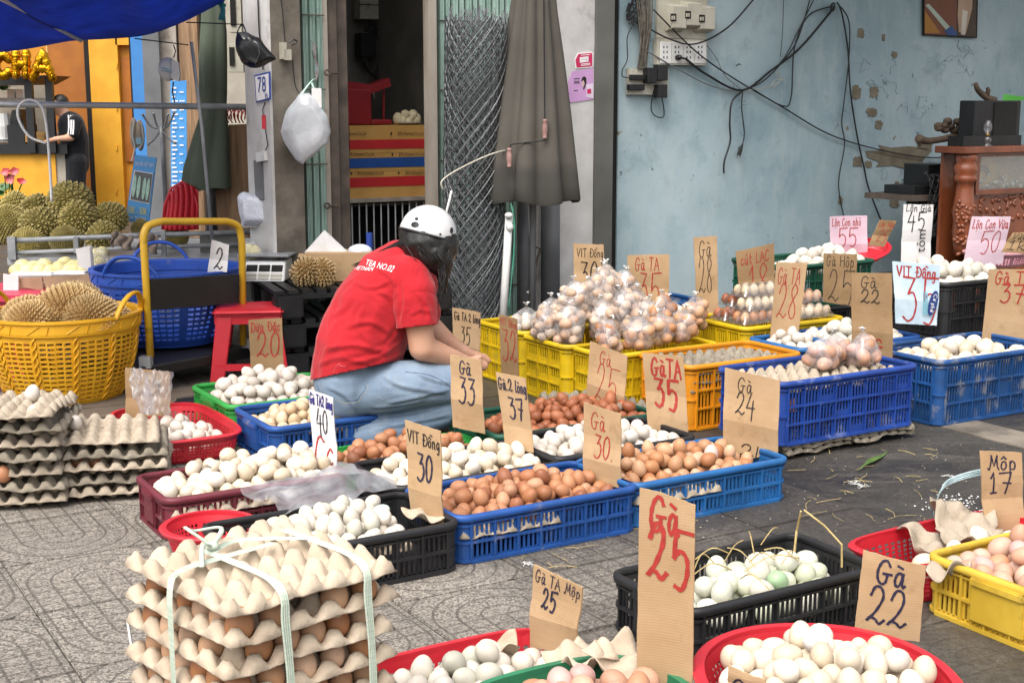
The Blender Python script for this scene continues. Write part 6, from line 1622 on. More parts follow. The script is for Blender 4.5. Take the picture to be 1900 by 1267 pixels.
bagskin('bag_skin', [(440, 366), (452, 356), (470, 362), (502, 368), (510, 385), (506, 418), (450, 420), (443, 395)], 6.82, .22, m_film, pk, seed=4)
# cart goods: trays of peeled durian
m_flesh = mat('durian_flesh', lin('#ddd3a0'), lin('#cfc183'), 12, .45, .15, 30)
m_foam = mat('white_foam', lin('#e2e2e2'), lin('#d5d5d5'), 20, .8, .1, 200)
m_cardw2 = mat('flat_carton', lin('#a98d72'), lin('#8f745b'), 6, .85, .1)
tb = thing('carton_table', 'brown carton with folded flaps carrying the durian trays', 'carton', atY(110, 560, 6.4), 0)
m = MB(); pbox(m, 34, 526, 176, 570, 6.4, .5); m.build('carton', m_cardw2, tb, world=True)
for q in ([(34, 516), (78, 514), (80, 540), (38, 532)], [(79, 514), (170, 508), (174, 528), (86, 538)]): m = MB(); ppoly(m, q, 6.36, .004); m.build('flap', m_cardw2, tb, world=True)
m = MB(); ppoly(m, [(6, 508), (34, 512), (34, 552), (6, 550)], 6.34, .006); m.build('flap', m_cardw, tb, world=True)
for k, (u0, u1, v, lab) in enumerate(((22, 104, 512, 'white foam tray of pale durian segments at the picture side'), (102, 166, 510, 'white foam tray of pale durian segments beside the folded paper'))):
    t = thing('foam_tray', lab, 'tray', atY((u0 + u1) / 2, v, 6.5), 0, 'foam trays of durian')
    m = MB(); m.rbox(atY((u0 + u1) / 2, v, 6.5) + Vector((0, .06, .008)), ((u1 - u0) * 6.5 / FPX, .22, .022), .01); m.build('tray_dish', m_foam, t, world=True)
    rr = random.Random(k)
    for q in range(7):
        m = MB(); u = u0 + 10 + (u1 - u0 - 20) * ((q % 4) / 3 if q < 4 else (q - 4 + .5) / 3); m.ball(atY(u, v - 11 - (8 if q > 3 else 0) + rr.uniform(-3, 3), 6.56 + .05 * (q > 3)), (.042 + .012 * (q == 1), .04, .032), 12, 8, rot=Matrix.Rotation(rr.uniform(-.5, .5), 4, 'Y'))
        for p_ in (1,): pass
        tag(m.build('durian_segment', m_flesh, None, smooth=True), 'pale durian segment lying on ' + ('the foam tray at the picture side' if k == 0 else 'the foam tray by the folded paper'), 'durian flesh', 'durian segments on foam tray %d' % k)
one('folded_paper', 'white folded paper card standing beside the foam trays', 'paper', m_cardw, lambda m: (ppoly(m, [(140, 462), (166, 456), (170, 504), (146, 494)], 6.45, .003), ppoly(m, [(166, 456), (169, 458), (173, 505), (170, 504)], 6.46, .02)))
for k, (u, v) in enumerate(((176, 472), (190, 468), (184, 484), (178, 492))): tag((lambda m: (m.ball(atY(u, v, 6.75), (.032, .03, .03), 12, 8), m.build('durian_segment', m_flesh, None, smooth=True))[1])(MB()), 'pale durian segment in the clear bag by the rails', 'durian flesh', 'durian segments in the clear bag')
bagskin('clear_bag', [(168, 478), (176, 462), (196, 460), (204, 480), (208, 492), (172, 500)], 6.75, .12, m_bag, None, seed=6); tag(bpy.data.objects['clear_bag'], 'clear bag of durian segments by the cart rails', 'bag')
one('rag', 'grey brown rag hung over the cart rail', 'rag', mat('rag_cloth', lin('#8d7f74'), lin('#776a60'), 20, .95, .4), lambda m: m.grid(lambda s, t_: atY(206 + 38 * s + 3 * math.sin(t_ * 7), 434 + 26 * t_ - 5 * math.sin(s * 6), 6.93 - .015 * math.sin(s * 14 + t_ * 4)), 16, 10), smooth=True, mods=(SOL(.006),))
one('rag', 'second dull rag hanging nearer the blue basket', 'rag', mat('rag_cloth_two', lin('#8d7f74'), lin('#6f6259'), 20, .95, .4), lambda m: m.grid(lambda s, t_: atY(256 + 36 * s + 3 * math.sin(t_ * 6), 432 + 36 * t_ - 4 * math.sin(s * 5), 6.94 - .015 * math.sin(s * 13 + t_ * 4)), 16, 10), smooth=True, mods=(SOL(.006),))
one('pink_tub', 'bright pink plastic tub half hidden behind the yellow basket', 'tub', mat('pink_plastic', lin('#c93a55'), lin('#b32f4a'), 4, .45), lambda m: (pbox(m, -60, 558, 62, 700, 6.2, .4), pbox(m, -64, 548, 66, 560, 6.17, .46)))
one('foam_board', 'long white board lying under the carton at the cart', 'board', m_foam, lambda m: ppoly(m, [(66, 556), (70, 544), (192, 528), (188, 540), (120, 560)], 6.33, .05))
# red anthurium by the shop
an = thing('anthurium', 'red flowering anthurium plant at the picture edge', 'plant', atY(12, 400, 8.0), 0)
m_redleaf = mat('red_spathe', lin('#b51f26'), lin('#8f171e'), 20, .3, .1)
def leaf(m, c, d, w, nrm):
    d = Vector(d); x = d.cross(Vector(nrm)).normalized() * w; c = Vector(c)
    m.add([c, c + d * .35 + x, c + d * .75 + x * .7, c + d, c + d * .75 - x * .7, c + d * .35 - x, c + d * .5 + Vector(nrm) * -.01], [(0, 6, 1), (1, 6, 2), (2, 6, 3), (3, 6, 4), (4, 6, 5), (5, 6, 0)])
for u, v, du, dv in ((6, 312, 8, 14), (25, 310, 3, 16), (14, 322, 8, 20), (42, 330, -4, 12)):
    m = MB(); a = atY(u, v, 7.9); leaf(m, a, atY(u + du, v + dv, 7.88) - a, .03, (.2, -1, .1)); m.build('red_flower', m_redleaf, an, world=True, smooth=True)
rr = random.Random(4)
for k in range(16):
    u, v = rr.uniform(-10, 40), rr.uniform(345, 385); m = MB(); a = atY(u, v, 7.95 + rr.uniform(-.1, .1)); leaf(m, a, (rr.uniform(-.07, .12), rr.uniform(-.06, .03), rr.uniform(-.05, .05)), .028, (rr.uniform(-.4, .4), -.8, .6)); m.build('leaf', m_leaf, an, world=True, smooth=True)
m = MB()
for u, v in ((8, 318), (27, 318), (18, 335), (42, 338)): m.tube([atY(u, v, 7.92), atY(15, 400, 7.98)], .004, 5)
m.build('stem', m_leaf, an, world=True)
m = MB(); m.lathe([(.09, -.16), (.12, .02), (.11, .02)], 14, Matrix.Translation(atY(12, 402, 8.0))); m.build('pot', m_brownm, an, world=True, smooth=True)
one('white_hose', 'thick white cord looped over the cross bar above the durians', 'cord', m_white, lambda m: m.tube(catmull([atY(u, v, 6.9) for u, v in ((96, 375), (92, 300), (84, 220), (72, 192), (50, 186), (34, 200), (36, 225), (55, 254), (85, 266))], 5), .007, 6), smooth=True)
# ------------------------------------------------------------------ baskets, trolley, stool, pallets
def weave_basket(name, label, c, r0, r1, h, colr, nv=14, nu=60, band=.16, rope=True, rz=0.0, handles=()):
    t = thing(name, label, 'basket', c, rz, 'large woven plastic baskets'); m_ = m_cr[colr] if isinstance(colr, str) else colr
    prof = lambda q: r0 + (r1 - r0) * (q ** .75) + .02 * math.sin(q * math.pi)
    hb = h * (1 - band)
    m = MB()
    def fn(s, q):
        a = s * 2 * math.pi; r = prof(q * (1 - band)) + .0025 * math.sin(a * nu / 2)
        return (r * math.cos(a), r * math.sin(a), .008 + (hb - .008) * q)
    perf(m, fn, nu, nv, (.78, .50), True, lambda i, j: j == 0 or j == nv - 1 or i % 5 == 4)
    m.build('woven_wall', m_, t, mods=(SOL(.004, 0),))
    m = MB(); r_ = prof(1 - band)
    m.lathe([(r_ - .002, hb), (r_ + .012, hb), (r_ + .014, hb + .012), (r1 + .012, h - .01), (r1 + .02, h - .006), (r1 + .02, h + .004), (r1 - .004, h + .004), (r1 - .006, h - .004), (r_ - .004, hb + .004)], 56, cap=False)
    m.build('rim_band', m_, t, smooth=False)
    rr = random.Random(1)
    m = MB(); nb = 26                                   # slanting ribs moulded on the band
    for k in range(nb):
        a0 = 2 * math.pi * k / nb; a1 = a0 + .16 * (1 if k % 2 else .2)
        P = [((prof(1 - band) + .014 + (r1 - r_) * s) * math.cos(a0 + (a1 - a0) * s), (prof(1 - band) + .014 + (r1 - r_) * s) * math.sin(a0 + (a1 - a0) * s), hb + .012 + (h - hb - .026) * s) for s in (0, .5, 1)]
        m.tube(P, .0028, 4)
    m.build('band_rib', m_, t)
    if rope:                                            # braided uprights
        m = MB()
        for k in range(nu // 5):
            a = 2 * math.pi * (k * 5 + 4.5) / nu
            for ph in (0, math.pi):
                P = []
                for q in range(25):
                    s = q / 24; r = prof(s * (1 - band)) + .004; aa = a + (.010 / r) * math.sin(s * 26 + ph)
                    P.append(((r + .003 * math.cos(s * 26 + ph)) * math.cos(aa), (r + .003 * math.cos(s * 26 + ph)) * math.sin(aa), .01 + (hb - .012) * s))
                m.tube(P, .0045, 4)
        m.build('braided_upright', m_, t, smooth=True)
    m = MB(); m.lathe([(.01, .004), (r0 - .004, .004), (r0, .0), (r0 + .004, .012), (.01, .012)], 40, cap=False); m.build('basket_floor', m_, t)
    for a in handles:
        for rad, w in ((1.0, .013),):
            P = catmull([Vector(((r1 + .012) * math.cos(a + d), (r1 + .012) * math.sin(a + d), h + z)) for d, z in ((-.42, -.01), (-.30, .045), (-.12, .082), (.12, .082), (.30, .045), (.42, -.01))], 5)
            m = MB(); m.tube(P, w, 8, flat=.7); m.build('handle', m_, t, smooth=True)
    return t
m_yb = plast('deep_yellow_plastic', '#dba51f', '#cd9414', .08, '#8a6a2a'); m_bb = plast('bright_blue_plastic', '#2450ae', '#1f4598', .06)
cyb = Vector((-1.925, 5.70, 0))
weave_basket('woven_basket', 'big yellow woven plastic basket of opened durian husks', cyb, .225, .315, .375, m_yb, 15, 60, handles=(R(-8), R(172)))
rr = random.Random(8)
m_pith = mat('husk_pith', lin('#e3d9bd'), lin('#cfc096'), 10, .8, .2)
def husk_mesh(seed):                       # quarter shell of a durian: spiked outside, pale inside
    bm = bmesh.new(); bmesh.ops.create_icosphere(bm, subdivisions=4, radius=1); tl = bm.verts.layers.float.new('tip')
    bmesh.ops.bisect_plane(bm, geom=bm.verts[:] + bm.edges[:] + bm.faces[:], plane_co=(0, 0, .05), plane_no=(0, 0, -1), clear_outer=True)
    if seed == 2: bmesh.ops.bisect_plane(bm, geom=bm.verts[:] + bm.edges[:] + bm.faces[:], plane_co=(.1, 0, 0), plane_no=(-1, .2 * seed, 0), clear_outer=True)
    rr = random.Random(seed); outer = list(bm.faces)
    r_ = bmesh.ops.duplicate(bm, geom=bm.faces[:]); inner = [g for g in r_['geom'] if isinstance(g, bmesh.types.BMFace)]
    vin = {v for f in inner for v in f.verts}
    for v in vin: v.co *= .86
    bmesh.ops.reverse_faces(bm, faces=inner)
    eo = [e for e in bm.edges if len(e.link_faces) == 1]
    bmesh.ops.bridge_loops(bm, edges=eo)
    for f in bm.faces: f.material_index = 1
    for f in outer:
        if f.is_valid: f.material_index = 0
    for f in [f for f in outer if f.is_valid]:
        c = f.calc_center_median(); n = f.normal.copy(); q = bmesh.ops.poke(bm, faces=[f]); q['verts'][0].co = c + n * .17 * rr.uniform(.8, 1.2); q['verts'][0][tl] = 1.0
    me = bpy.data.meshes.new('durian_husk'); bm.to_mesh(me); bm.free(); me.materials.append(m_durb); me.materials.append(m_pith); return me
HUSK = [husk_mesh(1), husk_mesh(2)]
for k, (u, v, dy, s, rx, ry, rz_, lab) in enumerate(((55, 580, 0, .14, .2, .3, .3, 'brown husk at the near side of the yellow basket'), (130, 578, -.05, .19, -.2, .2, 1.4, 'large brown husk in the middle of the yellow basket'), (140, 560, .12, .16, .3, -.3, 2.4, 'green brown husk at the back of the yellow basket'), (200, 585, .02, .13, 1.2, .2, .6, 'husk edge by the basket handle showing pale pith'), (85, 572, .1, .13, 2.6, .3, .8, 'husk turned over with its white inside showing'), (20, 600, -.05, .12, .4, .2, 3.2, 'husk sunk low at the picture edge'), (105, 592, -.12, .14, .1, -.2, 4.2, 'husk against the front of the basket'), (170, 582, -.12, .15, .3, .1, 5.2, 'husk at the front by the basket handle'), (60, 590, -.16, .14, .2, -.3, 2.0, 'husk at the front left of centre'), (185, 572, .12, .12, .1, .4, 1.0, 'small husk at the back by the handle'))):
    s *= .8; v += 8; o = link('durian_husk', HUSK[1 if k in (3, 4) else 0]); o.matrix_world = Matrix.Translation(atY(u, v + 14, 5.7 + dy)) @ Matrix.Rotation(rz_, 4, 'Z') @ Matrix.Rotation(rx, 4, 'X') @ Matrix.Rotation(ry, 4, 'Y') @ Matrix.Scale(s, 4)
    tag(o, 'spiky ' + lab, 'durian husk', 'husks in the yellow basket')
cbb = atY(316, 655, 6.32); cbb.z = .145
weave_basket('woven_basket', 'big royal blue woven plastic basket standing on the trolley', cbb, .235, .335, .345, m_bb, 12, 60, handles=(R(110), R(255)), rope=False)
tr_ = thing('platform_trolley', 'black platform trolley with a tall yellow tube handle', 'trolley', Vector((-1.45, 6.1, 0)), 0)
m = MB(); A0, A1 = at(272, 690, .1), at(462, 655, .1); dirb = (A1 - A0).normalized(); nb_ = Vector((-dirb.y, dirb.x, 0))
bed_ = [A0 - dirb * .05 - nb_ * .02, A1 + dirb * .02 - nb_ * .02, A1 + dirb * .02 + nb_ * .8, A0 - dirb * .05 + nb_ * .8]
m.hexa([p + Vector((0, 0, -.02)) for p in bed_], [p + Vector((0, 0, .03)) for p in bed_]); m.build('platform', m_black, tr_, world=True, mods=(BEV(.008),))
Lg, Rg = A0 + Vector((0, 0, .03)), A1 + Vector((0, 0, .03))
tl_, trr = plane(266, 440, A0, math.atan2(dirb.y, dirb.x)), plane(449, 452, A0, math.atan2(dirb.y, dirb.x))
tm0, tm1 = plane(300, 411, A0, math.atan2(dirb.y, dirb.x)), plane(420, 411, A0, math.atan2(dirb.y, dirb.x))
P = [plane(279, 662, A0, math.atan2(dirb.y, dirb.x))]; P = [P[0], P[0].lerp(tl_, .5)] + catmull([tl_, plane(274, 420, A0, math.atan2(dirb.y, dirb.x)), tm0], 5) + catmull([tm1, plane(442, 421, A0, math.atan2(dirb.y, dirb.x)), trr], 5) + [plane(451, 640, A0, math.atan2(dirb.y, dirb.x))]
m = MB(); m.tube(P, .0165, 10); m.build('handle', m_yel_paint, tr_, world=True, smooth=True)
pa = math.atan2(dirb.y, dirb.x)
m = MB(); pn = [plane(u, v, A0 - nb_ * .02, pa) for u, v in ((280, 519), (444, 509), (444, 562), (281, 576))]; m.hexa([p for p in pn], [p + nb_ * .012 for p in pn]); m.build('handle_panel', m_black, tr_, world=True)
for p in (A0, A1): m = MB(); m.box(p + Vector((0, 0, .045)), (.05, .05, .05)); m.build('hinge_bracket', m_steel, tr_, world=True)
for p in (A0 + dirb * .08 + nb_ * .06, A1 - dirb * .08 + nb_ * .06, A0 + dirb * .08 + nb_ * .7, A1 - dirb * .08 + nb_ * .7):
    m = MB(); m.lathe([(.04, -.015), (.045, -.01), (.045, .01), (.04, .015)], 14, Matrix.Translation((p.x, p.y, .045)) @ Matrix.Rotation(pa, 4, 'Z') @ Matrix.Rotation(R(90), 4, 'X')); m.build('castor', m_greyp, tr_, world=True, smooth=True)
# stool
sc_ = at(473, 700); sc_ = Vector((sc_.x - .02, sc_.y + .02, 0)); stl = thing('plastic_stool', 'red plastic stool behind the crate of white eggs', 'stool', sc_, R(8))
m = MB(); m.rbox((0, 0, .318), (.32, .27, .03), .014, seg=3); m.rbox((0, 0, .334), (.26, .21, .006), .003); m.build('seat', m_red, stl, smooth=False)
for sx in (-1, 1):
    for sy in (-1, 1):
        m = MB(); tp_, bt = Vector((sx * .142, sy * .115, .305)), Vector((sx * .175, sy * .145, 0)); w = .038
        m.hexa([bt + Vector((-w * (sx > 0) * 1.6 - .004 * (sx < 0), -w * (sy > 0) - .0, 0)), bt + Vector((w * (sx < 0) * 1.6 + .004 * (sx > 0), -w * (sy > 0), 0)), bt + Vector((w * (sx < 0) * 1.6 + .004 * (sx > 0), w * (sy < 0), 0)), bt + Vector((-w * (sx > 0) * 1.6 - .004 * (sx < 0), w * (sy < 0), 0))],
               [tp_ + Vector((-.075 * (sx > 0), -w * (sy > 0), 0)), tp_ + Vector((.075 * (sx < 0), -w * (sy > 0), 0)), tp_ + Vector((.075 * (sx < 0), w * (sy < 0), 0)), tp_ + Vector((-.075 * (sx > 0), w * (sy < 0), 0))])
        m.build('leg', m_red, stl, mods=(BEV(.006),))
for sy in (-1, 1): m = MB(); m.box((0, sy * .108, .285), (.27, .012, .04)); m.build('apron', m_red, stl)
for sx in (-1, 1): m = MB(); m.box((sx * .146, 0, .285), (.012, .2, .04)); m.build('apron', m_red, stl)
m = MB(); m.box((0, -.132, .07), (.30, .012, .03)); m.build('stretcher', m_red, stl)
# pallets and what stands on them
pc = W(2.70, 6.0)
for k in range(3):
    z = .135 * k; t = thing('plastic_pallet', ['lowest', 'middle', 'topmost'][k] + ' black plastic pallet of the stack by the column', 'pallet', pc + Vector((-.01 * k, 0, z)), YAW - R(10), 'black plastic pallets')
    for i in range(13): m = MB(); m.box((-.4 + .0667 * i, 0, .124), (.046, .56, .018)); m.build('deck_slat', m_black, t)
    for x in (-.36, 0, .36):
        for y in (-.27, 0, .27): m = MB(); m.rbox((x, y, .06), (.13, .1, .11), .01); m.build('block', m_black, t)
    for y in (-.29, .29): m = MB(); m.box((0, y, .105), (.85, .03, .02)); m.build('edge_beam', m_black, t)
TOPZ = .405
ptop = lambda u, v: at(u, v, TOPZ)
DURS = durian_mesh(6, m_durb, 3, .26)
o = link('durian', DURS); p = ptop(577, 532); o.matrix_world = Matrix.Translation(p + Vector((-.03, .06, .062))) @ Matrix.Rotation(.5, 4, 'Z') @ Matrix.Rotation(1.2, 4, 'X') @ Matrix.Diagonal((.062, .062, .07, 1)); tag(o, 'small dry brown durian on the black pallets', 'durian')
o2 = link('durian', DURS); o2.matrix_world = Matrix.Translation(p + Vector((.045, .07, .055))) @ Matrix.Rotation(1.7, 4, 'Z') @ Matrix.Diagonal((.056, .056, .056, 1)); tag(o2, 'second dry brown durian lobe touching the first on the pallets', 'durian')
p = ptop(625, 524); bx = thing('carton', 'open brown carton with a white foam lid on the pallets', 'carton', p + Vector((0, .12, 0)), R(6))
m = MB(); m.box((0, 0, .07), (.32, .2, .135)); m.build('box', m_card, bx)
m = MB(); m.box((-.17, -.05, .125), (.05, .13, .004)); m.build('flap', m_card, bx)
one('foam_cover', 'white foam cover leaning on the open carton', 'lid', m_foam, lambda m: ppoly(m, [(565, 468), (601, 428), (646, 470), (640, 474), (570, 473)], 6.52, .03))
one('white_bag_bundle', 'crumpled white bag in the open carton', 'bag', m_film, lambda m: m.ball(atY(668, 466, 6.55), (.06, .05, .035), 14, 9), smooth=True)
one('blue_tube', 'dark blue tube standing in the open carton', 'tube', mat('blue_tube_plastic', lin('#243f8f'), None, 5, .4), lambda m: m.tube([atY(685, 432, 6.6), atY(686, 480, 6.6)], .016, 12), smooth=False)
one('lime_pack', 'small lime green pack beside the carton', 'packet', mat('lime_print', lin('#b5c24a'), lin('#a3b13c'), 9, .5), lambda m: pbox(m, 558, 474, 576, 497, 6.5, .05))
sp_ = atY(497, 505, 6.55); scl = thing('weighing_scale', 'grey electronic weighing scale with three display windows', 'scale', Vector((sp_.x, sp_.y, TOPZ)), R(-4))
m = MB(); m.hexa([(-.105, -.1, 0), (.105, -.1, 0), (.105, .14, 0), (-.105, .14, 0)], [(-.098, -.04, .09), (.098, -.04, .09), (.098, .13, .1), (-.098, .13, .1)]); m.build('housing', m_white, scl, mods=(BEV(.008),))
nrm_ = Vector((0, -.09, .06)).normalized()
for i, x in enumerate((-.062, 0, .062)):
    m = MB(); q = lambda xx, s: Vector((xx, -.1 + .06 * s, .09 * s)) + nrm_ * .002; m.hexa([q(x - .027, .5), q(x + .027, .5), q(x + .027, .82), q(x - .027, .82)], [q(x - .027, .5) + nrm_ * .002, q(x + .027, .5) + nrm_ * .002, q(x + .027, .82) + nrm_ * .002, q(x - .027, .82) + nrm_ * .002]); m.build('display_window', m_dark, scl)
    m = MB()
    for j in range(2):
        m.hexa([q(x - .027, .1 + .18 * j), q(x + .027, .1 + .18 * j), q(x + .027, .22 + .18 * j), q(x - .027, .22 + .18 * j)], [q(x - .027, .1 + .18 * j) + nrm_ * .003, q(x + .027, .1 + .18 * j) + nrm_ * .003, q(x + .027, .22 + .18 * j) + nrm_ * .003, q(x - .027, .22 + .18 * j) + nrm_ * .003])
    m.build('key_row', m_cream, scl)
m = MB(); m.rbox((-.01, .05, .118), (.26, .2, .012), .005); m.box((0, .05, .106), (.05, .05, .02)); m.build('weighing_pan', m_steel, scl)
for k in range(2): tag((lambda m: (m.ball(atY(460 + 12 * k, 466 + 3 * k, 6.62), (.036, .034, .04), 12, 8), m.build('durian_segment', m_flesh, None, smooth=True))[1])(MB()), 'yellow durian segment in the bag on the scale', 'durian flesh', 'durian segments on the scale')
bagskin('clear_bag', [(440, 478), (452, 448), (472, 444), (486, 462), (492, 478)], 6.62, .14, m_bag, None, seed=9); tag(bpy.data.objects['clear_bag.001'], 'clear bag of durian flesh on the weighing scale', 'bag')
one('scale_weight', 'dark metal cup behind the weighing scale', 'cup', m_brownm, lambda m: m.lathe([(.018, 0), (.02, .07), (.016, .07)], 12, Matrix.Translation(atY(499, 478, 6.72))), smooth=True)
# clear film over the card in the red basket; film and bags on the ground
def film(name, label, fn, nu=22, nv=18, mt=None):
    m = MB(); m.grid(fn, nu, nv); o = m.build(name, mt or m_bag, None, smooth=True); return tag(o, label, 'plastic film')
m_film2 = clear_mat('crumpled_film', (.96, .96, 1), .34, .14, .3, .6, 1.5, 14)
def cr(u, v, Y, s, t_, amp=.012): 
    p = atY(u, v, Y); return (p.x + amp * mn.noise((s * 7, t_ * 5, u * .01)), p.y - .03 * math.sin(math.pi * s) + amp * 2 * mn.noise((s * 9, t_ * 6, 3)), p.z + amp * mn.noise((s * 6, t_ * 8, 7)))
film('clear_film', 'narrow clear plastic bag hung over the card in the red basket', lambda s, t_: cr(241 + 22 * s + 22 * t_ - (8 - 16 * s) * math.sin(3 * t_), 681 + 85 * t_, 4.82, s, t_), mt=m_film2)
film('clear_film', 'wide clear plastic bag beside it in the red basket', lambda s, t_: cr(268 + 52 * s - 4 * t_, 690 + 80 * t_ - 6 * math.sin(s * 3), 4.84, s, t_), mt=m_film2)
film('clear_sheet', 'crumpled clear plastic sheet between the maroon crate and the black crate', lambda s, t_: (lambda p: (p.x, p.y, p.z + .03 * mn.noise((s * 5, t_ * 4, 2)) + .05 * math.exp(-((s - .62) ** 2 + (t_ - .5) ** 2) * 14)))(W(1.28 + .36 * s + .02 * math.sin(t_ * 6), 3.36 + .30 * t_ + .02 * math.sin(s * 9), .145 + .02 * s)), 34, 20, m_film2)
# ------------------------------------------------------------------ doorway: cartons, cage, machine
BB = 7.15
def fbox(mb, u0, u1, v0, v1, b, d):
    a0, a1, z0, z1 = FR(u0, u1, v0, v1, b); return abox(mb, a0, a1, b, b + d, z0, z1)
m_band = {'red': mat('red_print', lin('#c2262b'), lin('#b02026'), 6, .6), 'blue': mat('blue_band_print', lin('#1c4f9e'), lin('#194788'), 6, .6)}
m_kr2 = mat('printed_carton', lin('#c79a55'), lin('#b78a48'), 5, .75, .08)
for nm, v0, v1, bd, b0, b1, tv, us in (('topmost carton with a red band', 233, 283.5, 'red', 259, 276, 250, (690, 740)), ('middle carton with a blue band', 284, 317, 'blue', 292.5, 310.5, 284, (700, 700)), ('lowest carton with a red band', 317.6, 366, 'red', 328, 345.5, 318, (0, 0))):
    t = thing('egg_carton', nm + ' stacked in the doorway', 'carton', W(FR(649, 806, v0, v1, BB)[0], BB, FR(649, 806, v0, v1, BB)[2]), YAW, 'cartons stacked in the doorway')
    m = MB(); fbox(m, 649, 806, v0, v1, BB, .35); m.build('box', m_kr2, t, world=True)
    m = MB(); fbox(m, 648.8, 806.2, b0, b1, BB - .003, .02); m.build('printed_band', m_band[bd], t, world=True)
    lines = {233: [(762, 248.5), (655, 249)], 284: [(764, 287), (670, 287)], 317.6: [(776, 321.5), (688, 322)]}[v0]
    for u, v in lines:
        c = onB(u, v, BB - .006); print_on(t, 'BYE (Vietnam) Co.,Ltd', c, (CA, SA, 0), (0, 0, 1), width=.165, height=.024, mt=m_text_dark)
        c = onB(u - 36, v, BB - .006); m = MB(); x_, z_ = Vector((CA, SA, 0)), Vector((0, 0, 1))
        m.add([c + x_ * .007 + z_ * .002, c + z_ * .011, c - x_ * .007 + z_ * .002, c - z_ * .010], [(0, 1, 2, 3)]); m.build('emblem', m_text_dark, t, world=True)
m = MB(); fbox(m, 646, 808, 367, 374, BB - .05, .6); shelf_ = m.build('cage_shelf', m_offw, None)
tag(shelf_, 'worn painted shelf board carrying the cartons in the doorway', 'shelf')
cg = thing('wire_cage', 'dark cage of pale upright bars under the cartons', 'cage', W(FR(646, 808, 374, 560, BB - .02)[0], BB, 0), YAW)
a0, a1, z0, z1 = FR(648, 806, 376, 600, BB - .03)
m = MB(); abox(m, a0, a1, BB + .3, BB + .32, .02, z1); m.build('back_panel', m_dark, cg, world=True)
for k in range(12):
    x = a0 + (a1 - a0) * (k + .5) / 12; m = MB(); m.tube([W(x, BB - .03, .02), W(x, BB - .03, z1)], .005, 6); m.build('bar', m_steel, cg, world=True, smooth=True)
for z in (.08, z1 - .01): m = MB(); m.tube([W(a0, BB - .02, z), W(a1, BB - .02, z)], .008, 6); m.build('rail', m_brownm, cg, world=True)
m_dred = mat('dark_red_enamel', lin('#8f1b23'), lin('#7c151d'), 4, .45)
mc = thing('red_juice_press', 'dark red lever press standing on the cartons', 'press', onB(690, 231, BB + .1), YAW)
for q in ((642, 690, 165, 232), (690, 728, 222, 232)): m = MB(); fbox(m, *q, BB + .1, .16); m.build('press_body' if q[0] == 642 else 'press_foot', m_dred, mc, world=True, mods=(BEV(.01),))
m = MB(); P = [onB(u, v, BB + .14) for u, v in ((640, 150), (690, 158), (722, 145), (726, 160), (690, 174), (642, 172))]; n = 6; off = W(0, .08); m.add(P + [p + off for p in P], [tuple(range(n)), tuple(range(2 * n - 1, n - 1, -1))] + [(k, n + k, n + (k + 1) % n, (k + 1) % n) for k in range(n)]); m.build('press_arm', m_dred, mc, world=True)
m = MB(); m.tube([onB(712, 165, BB + .18), onB(712, 224, BB + .18)], .006, 6); m.build('press_rod', m_dred, mc, world=True)
for k, (u, v) in enumerate(((738, 222), (752, 215), (757, 224), (772, 222), (746, 226), (766, 214))): EGGS.append(dict(p=onB(u, v - 1, BB + .1), rot=Matrix.Rotation(k, 3, 'X'), s=1.35, col=lin('#c9bd9c'), kind='duck_egg', label='cream egg in the bowl on top of the doorway cartons', group='eggs on top of the cartons'))
one('shallow_bowl', 'shallow pale dish of eggs on the doorway cartons', 'dish', m_white, lambda m: m.lathe([(.03, 0), (.085, .012), (.088, .016), (.03, .006)], 18, Matrix.Translation(onB(756, 231.5, BB + .1))), smooth=True)
BK = 8.55
pn = thing('wall_panel_box', 'grey meter box high on the back room wall', 'meter box', onB(692, 36, BK), YAW)
m = MB(); fbox(m, 668, 718, -20, 36, BK - .12, .1); m.build('box_body', m_cream, pn, world=True); m = MB(); fbox(m, 668, 718, 9, 10.5, BK - .125, .01); m.build('lid_seam', m_dark, pn, world=True)
one('black_wall_box', 'black electrical box hanging in the dim back room', 'electrical box', m_black, lambda m: fbox(m, 670, 698, 62, 106, BK - .12, .1))
for k in range(5):
    one('wall_conduit', 'pale conduit bending down the back room wall, ' + ['first', 'second', 'third', 'fourth', 'fifth'][k] + ' from the meter box', 'conduit', m_offw, lambda m: m.tube(catmull([onB(722 + 6 * k, -20, BK - .03), onB(724 + 6 * k, 90, BK - .03), onB(728 + 4.5 * k, 150 + 6 * k, BK - .03), onB(712, 185 + 8 * k, BK - .03), onB(690, 170, BK - .03)], 6), .007, 6), 'conduits in the back room', True)
one('cable_loop', 'tangle of black cable hanging below the black box', 'cable', m_cable, lambda m: [m.tube(catmull([onB(676 + 3 * k, 60, BK - .1), onB(684 + 5 * k, 48 - k, BK - .1), onB(700 + 2 * k, 70, BK - .1), onB(704 + k, 110, BK - .1), onB(690 + 3 * k, 138 + 3 * k, BK - .1), onB(672 + 2 * k, 120, BK - .1), onB(676 + k, 104, BK - .1)], 6), .004, 5) for k in range(4)], smooth=True)
